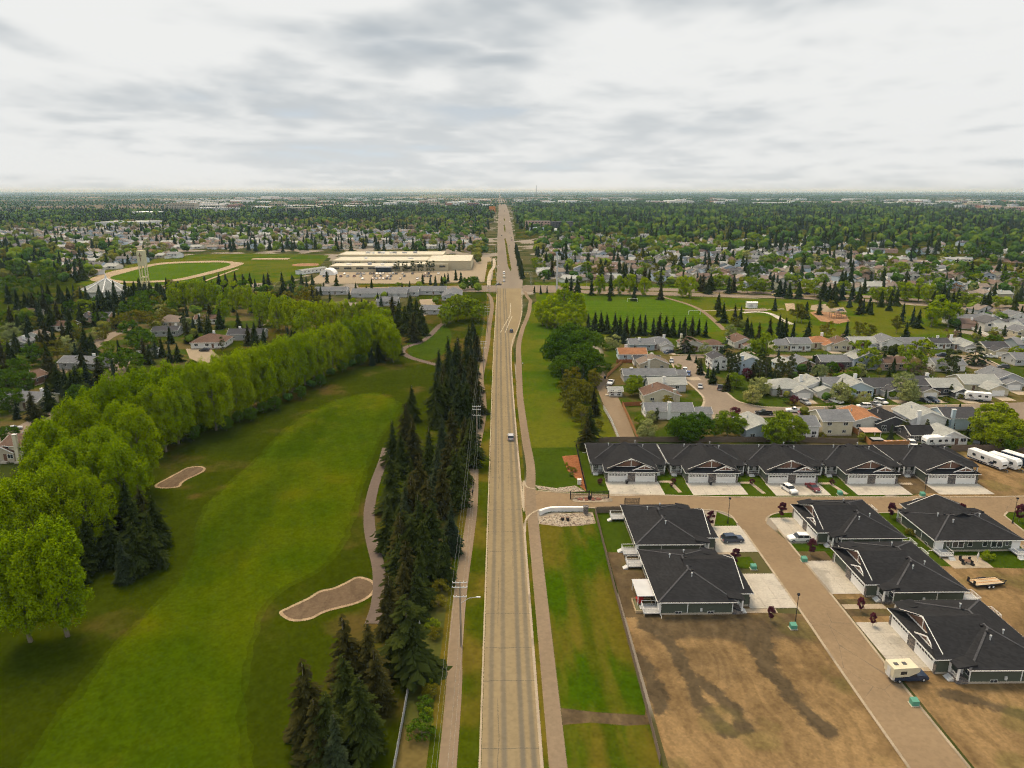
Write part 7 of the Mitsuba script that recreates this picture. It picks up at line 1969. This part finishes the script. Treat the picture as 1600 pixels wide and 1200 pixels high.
for i, (q, l) in enumerate((((43.3,280.5), 'black bin at the upper end of the gravel lane'), ((41.9,265.8), 'black bin beside the white shed by the gravel lane'))):
    x, y = q
    k = thing('wheeled_bin', l, 'bin', 'wheeled bins at the gravel lane')
    part(k, 'body', MB().hull([(x + a, y + b, z) for z, s in ((.05, .34), (1.2, .45)) for a in (-s, s) for b in (-s, s)], 'black').ply('m_paint'))
    part(k, 'lid', MB().hull([(x + a, y + b, z) for a in (-.48, .48) for b, z in ((-.5, 1.2), (.5, 1.2), (-.4, 1.28), (.4, 1.34))], 'darkgrey').ply('m_paint'))
x, y = (116.48,203.72)
k = thing('hot_tub', 'dark covered hot tub behind the orange roofed house', 'hot tub')
part(k, 'shell', MB().box(x - 1.6, x + 1.6, y - 1.2, y + 1.2, -.05, .95, 'black').ply('m_paint'))
part(k, 'cover', MB().box(x - 1.65, x + .0, y - 1.25, y + 1.25, .95, 1.08, 'grey').box(x + .04, x + 1.65, y - 1.25, y + 1.25, .95, 1.08, 'grey').ply('m_paint'))
x, y = (122.09,201.9)
k = thing('garden_deck', 'orange wooden deck in the yard of the black house', 'deck')
for i in range(12):
    part(k, 'plank', MB().box(x - 4 + i * .67, x - 3.37 + i * .67, y - 2.2, y + 2.2, .02, .38 + .02 * (i % 2), ('wood', 'pink', 'wood')[i % 3]).ply('m_paint'))
x, y = (116.08,207.25)
k = thing('pergola', 'pinkish patio roof on posts behind the orange roofed house', 'pergola')
part(k, 'roof', MB().hull([(x + a, y + b, z) for a in (-2.8, 2.8) for b, z in ((-1.8, 2.4), (1.8, 2.7), (-1.8, 2.5), (1.8, 2.8))], 'pink').ply('m_paint'))
for a in (-2.6, 2.6):
    for b in (-1.6, 1.6):
        part(k, 'post', MB().box(x + a - .07, x + a + .07, y + b - .07, y + b + .07, -.05, 2.45, 'white').ply('m_paint'))

# ---------------------------------------------------------------- plants: placing
def in_poly(poly, n, gap, g, avoid=()):
    pg = Polygon(poly).buffer(0)
    x0, y0, x1, y1 = pg.bounds
    import shapely
    p = np.column_stack([g.uniform(x0, x1, n), g.uniform(y0, y1, n)])
    p = p[shapely.contains_xy(pg, p[:, 0], p[:, 1])]
    for q, r in avoid:
        if len(q):
            from scipy.spatial import cKDTree
            p = p[cKDTree(np.asarray(q)).query(p)[0] > r]
    from scipy.spatial import cKDTree
    bad = set()
    for a, b in sorted(cKDTree(p).query_pairs(gap)):
        if a not in bad:
            bad.add(b)
    return p[[i for i in range(len(p)) if i not in bad]]


FARZ = np.random.default_rng(99)
road_keep = road.buffer(14)
import shapely


def zone(poly, n, gap, mix_, group, where, avoid_r=7.5, hs=(8, 14)):
    p = in_poly(poly, n, gap, FARZ, [(np.array(HOUSE_AT), avoid_r)])
    p = p[~shapely.contains_xy(road_keep, p[:, 0], p[:, 1])]
    names = list(mix_)
    w = np.array([mix_[k] for k in names], float)
    patch = meshkit.noise(np.column_stack([p / 95.0, np.zeros(len(p))]), 3)
    conif = np.array([1. if k_ in ('spruce', 'pine') else 0. for k_ in names])
    ks = []
    for q in patch:
        ww = w * np.where(conif > 0, .25 + 2.2 * max(0, q - .25), .25 + 2.2 * max(0, .75 - q))
        ks.append(FARZ.choice(len(names), p=ww / ww.sum()))
    tall = .75 + .5 * meshkit.noise(np.column_stack([p / 60.0, np.ones(len(p)) * 4]), 9)
    for (x, y), k, tl in zip(p, ks, tall):
        TREES.append([names[k], x, y, tl * FARZ.uniform(*hs) * (1.1 if names[k] == 'spruce' else .85), FARZ.uniform(.85, 1.2), group, where, LOOK[names[k]]])


MIXR = dict(spruce=7, ash=5, olive=3, elm=4, blossom=1, bare=1)
zone([(28.9,586.7),(154.1,564.3),(278.1,522.3),(388.5,476.8),(518.1,642.5),(441.8,841.6),(219,1113.2),(60.6,1177.4)], 1800, 8, MIXR, 'trees among the far right houses', 'among the houses beyond the cross road', 6.5, hs=(9, 16))
zone([(-429.8,649.1),(-366,648),(-390.6,778.5),(-366.3,855.8),(-480.2,931.8),(-579.8,859.5)], 420, 7, MIXR, 'trees among the houses left of the track', 'among the houses left of the running track', 7, hs=(7, 12))
zone([(244.8,374.8),(302.3,453.7),(348.8,426),(226.2,269.3),(215.4,279.5),(231.1,314)], 260, 7, MIXR, 'trees among the houses at the right edge', 'among the houses at the right edge', hs=(5, 9))
zone([(82.7,316.6),(180.2,308.6),(143.99,242.55),(86.58,253.45)], 420, 6, dict(ash=3, olive=3, elm=2, spruce=2, blossom=1, column=1), 'low trees in the gardens', 'in the gardens right of the lane', 6.2, hs=(3.5, 7.5))
zone([(64.9,316.9),(71.7,272),(68.12,230.29),(43.28,205),(43.98,238.09)], 40, 6, dict(ash=2, olive=2, blossom=1, spruce=1), 'low trees in the gardens by the lane', 'in the gardens by the gravel lane', hs=(3, 6))
zone([(94.63,229.83),(167.54,228.55),(162.31,202.92),(88.91,204.2)], 110, 6, dict(ash=2, olive=2, spruce=1, column=1), 'low trees behind the estate', 'in the gardens behind the estate', hs=(3, 6))
zone([(-427.5,611.8),(-625.7,905.1),(-451.7,779.6),(-361,628.7),(-347.1,585)], 800, 6, dict(elm=4, spruce=4, ash=3, olive=1), 'trees left of the track', 'in the wood left of the running track', hs=(10, 16))
zone([(-625.5,860.3),(-480.2,931.8),(-357.4,891.1),(-227.2,907.7),(-32.1,885.4),(-9.5,849.5),(-6.8,1211.9),(-16.9,1867.6),(-629.1,1878.4),(-1181.2,1643.3)], 3300, 9, MIXR, 'trees among the far left houses', 'among the houses beyond the school', 6.5, hs=(9, 16))
zone([(-1181.2,1643.3),(-629.1,1878.4),(-16.9,1867.6),(-11.9,3266),(-684.7,3540.7),(-1166.8,2772.7),(-1993,2787.2)], 9000, 9, dict(spruce=7, wood=5, ash=2), 'trees in the far left wood', 'in the wood before the far town', 3, hs=(12, 18))
zone([(27,1178),(219,1113.2),(459.9,876.8),(547.8,697.1),(1103.4,1391.2),(1807.1,2345.9),(1670.1,3236.5),(777.3,3999.1),(61.8,3527.6)], 11000, 8, dict(spruce=7, wood=6, ash=3, elm=2), 'trees in the far right wood', 'in the wood before the far town', 3, hs=(12, 19))
zone([(-1993,2787.2),(-1166.8,2772.7),(-684.7,3540.7),(-11.9,3266),(-5.5,5895),(-2666.5,6364.2),(-3188.7,4471.9)], 3600, 20, dict(spruce=3, wood=5), 'trees in the far town', 'in the far town', 12, hs=(10, 16))
zone([(61.8,3527.6),(777.3,3999.1),(1670.1,3236.5),(1807.1,2345.9),(3343.5,4357.4),(2040.9,5489.4),(27.4,6316.9)], 3600, 20, dict(spruce=3, wood=5), 'trees in the far town', 'in the far town', 12, hs=(10, 16))
zone([(-249.7,322.5),(-325.9,501),(-262.9,549.2),(-153.8,565.9),(-113.8,443.5),(-154.3,421.4),(-151.7,320.7),(-160,276),(-151.13,208.41),(-167,208.69)], 1000, 7, dict(spruce=6, elm=1.5, ash=2.5, olive=3, blossom=1), 'trees behind the left houses', 'behind the houses at the left edge', hs=(7, 13), avoid_r=13)


def finish_trees():
    by = {}
    for t in TREES:
        by.setdefault(KIND_NAME[t[0]], []).append(t)
    keep, rest = [], []
    for name, ts in by.items():
        ts.sort(key=lambda t: math.hypot(t[1], t[2]) / t[3])
        keep += ts[:300]
        rest += ts[300:]
    rank = {}
    for t in sorted(keep, key=lambda t: math.hypot(t[1], t[2])):
        rank.setdefault((t[7], t[6]), []).append(t)
    for t in keep:
        kind, x, y, h, w, group, where, look = t
        same = rank[look, where]
        i = [a is t for a in same].index(True) + 1
        lab = f'{look} {where}' if len(same) == 1 else f'{look}, {ordinal(i) + "-" if i > 1 else ""}nearest of those {where}'
        d = math.hypot(x, y)
        lod = 'near' if d < 330 else 'mid'
        ps = PROTO[kind if kind != 'wood' else 'elm', lod]
        hsh = int(abs(x) * 97 + abs(y) * 57) % 9973
        k = thing(KIND_NAME[kind], ' '.join(lab.split()[:16]), 'bush' if kind == 'bush' else 'tree', group)
        gr = ps[hsh % len(ps)]
        hw = h * w
        scene[k] = {'type': 'instance', 'to_world': T4().translate([float(x), float(y), .02]).rotate([0, 0, 1], float(hsh * 37 % 360)).scale([hw, hw, h]), 'group': {'type': 'ref', 'id': gr}}
    # the many trees past the nearest three hundred of a kind, wood by wood
    woods = {}
    for t in rest:
        woods.setdefault((t[5], 'spruce' if t[0] in ('spruce', 'pine') else 'leafy'), []).append(t)
    for (group, sort), ts in woods.items():
        V, F, U, n = [], [], [], 0
        for kind, x, y, h, w, *_ in ts:
            hsh = int(abs(x) * 97 + abs(y) * 57) % 9973
            src = FARPROTO.get(kind, FARPROTO['elm'])
            v, f, u = src[hsh % len(src)]
            a = hsh * .61
            c, s = math.cos(a) * h * w, math.sin(a) * h * w
            V.append(np.column_stack([v[:, 0] * c - v[:, 1] * s + x, v[:, 0] * s + v[:, 1] * c + y, v[:, 2] * h]))
            F.append(f + n)
            U.append(u)
            n += len(v)
        k = thing('spruce_wood' if sort == 'spruce' else 'leafy_wood', f'{"dark spruces" if sort == "spruce" else "leafy trees"} making up the mass of {group}'[:110], 'trees', None, 'stuff')
        scene[k] = mikit.ply((np.vstack(V), np.vstack(F)), 'm_leaf', uv=np.vstack(U))
    print('trees', len(keep), 'rest', len(rest))


finish_trees()


def belts():
    """Shelter belts and woods out on the plain."""
    g = np.random.default_rng(4)
    V, F, U, n = [], [], [], 0
    for _ in range(420):
        d = 3800 * (10 ** g.uniform(0, .95))
        x, y = g.uniform(-.85, .85) * d, d
        if abs(x - 30) < 120:
            continue
        ln, ang = g.uniform(200, 900) * (d / 5000) ** .5, g.choice([0, 0, 0, 1]) * math.pi / 2
        m = int(ln / (16 * (d / 4000) ** .8)) + 3
        for k in range(m):
            t = (k / m - .5) * ln
            px, py = x + t * math.cos(ang), y + t * math.sin(ang) + g.normal() * 12
            h = g.uniform(10, 17)
            v, f, u = FARPROTO['wood'][k % 3]
            w = h * 1.1 * (d / 4000) ** .8
            V.append(np.column_stack([v[:, 0] * w + px, v[:, 1] * w + py, v[:, 2] * h]))
            F.append(f + n)
            U.append(u)
            n += len(v)
    k = thing('shelterbelt', 'dark tree belts between the fields out to the horizon', 'trees', None, 'stuff')
    scene[k] = mikit.ply((np.vstack(V), np.vstack(F)), 'm_leaf', uv=np.vstack(U))


belts()
# ---------------------------------------------------------------- air
scene['air'] = {'type': 'homogeneous', 'albedo': {'type': 'rgb', 'value': [.90, .95, .985]}, 'sigma_t': {'type': 'rgb', 'value': [.000026, .000036, .000048]}}
scene['haze'] = {'type': 'cube', 'to_world': T4().translate([0, 34000, 57]).scale([70000, 70000, 60]), 'bsdf': {'type': 'null'}, 'interior': {'type': 'ref', 'id': 'air'}}
labels['haze'] = {'label': 'thin pale air between the near trees and the horizon', 'category': 'haze', 'kind': 'stuff'}
scene['camera']['medium'] = {'type': 'ref', 'id': 'air'}
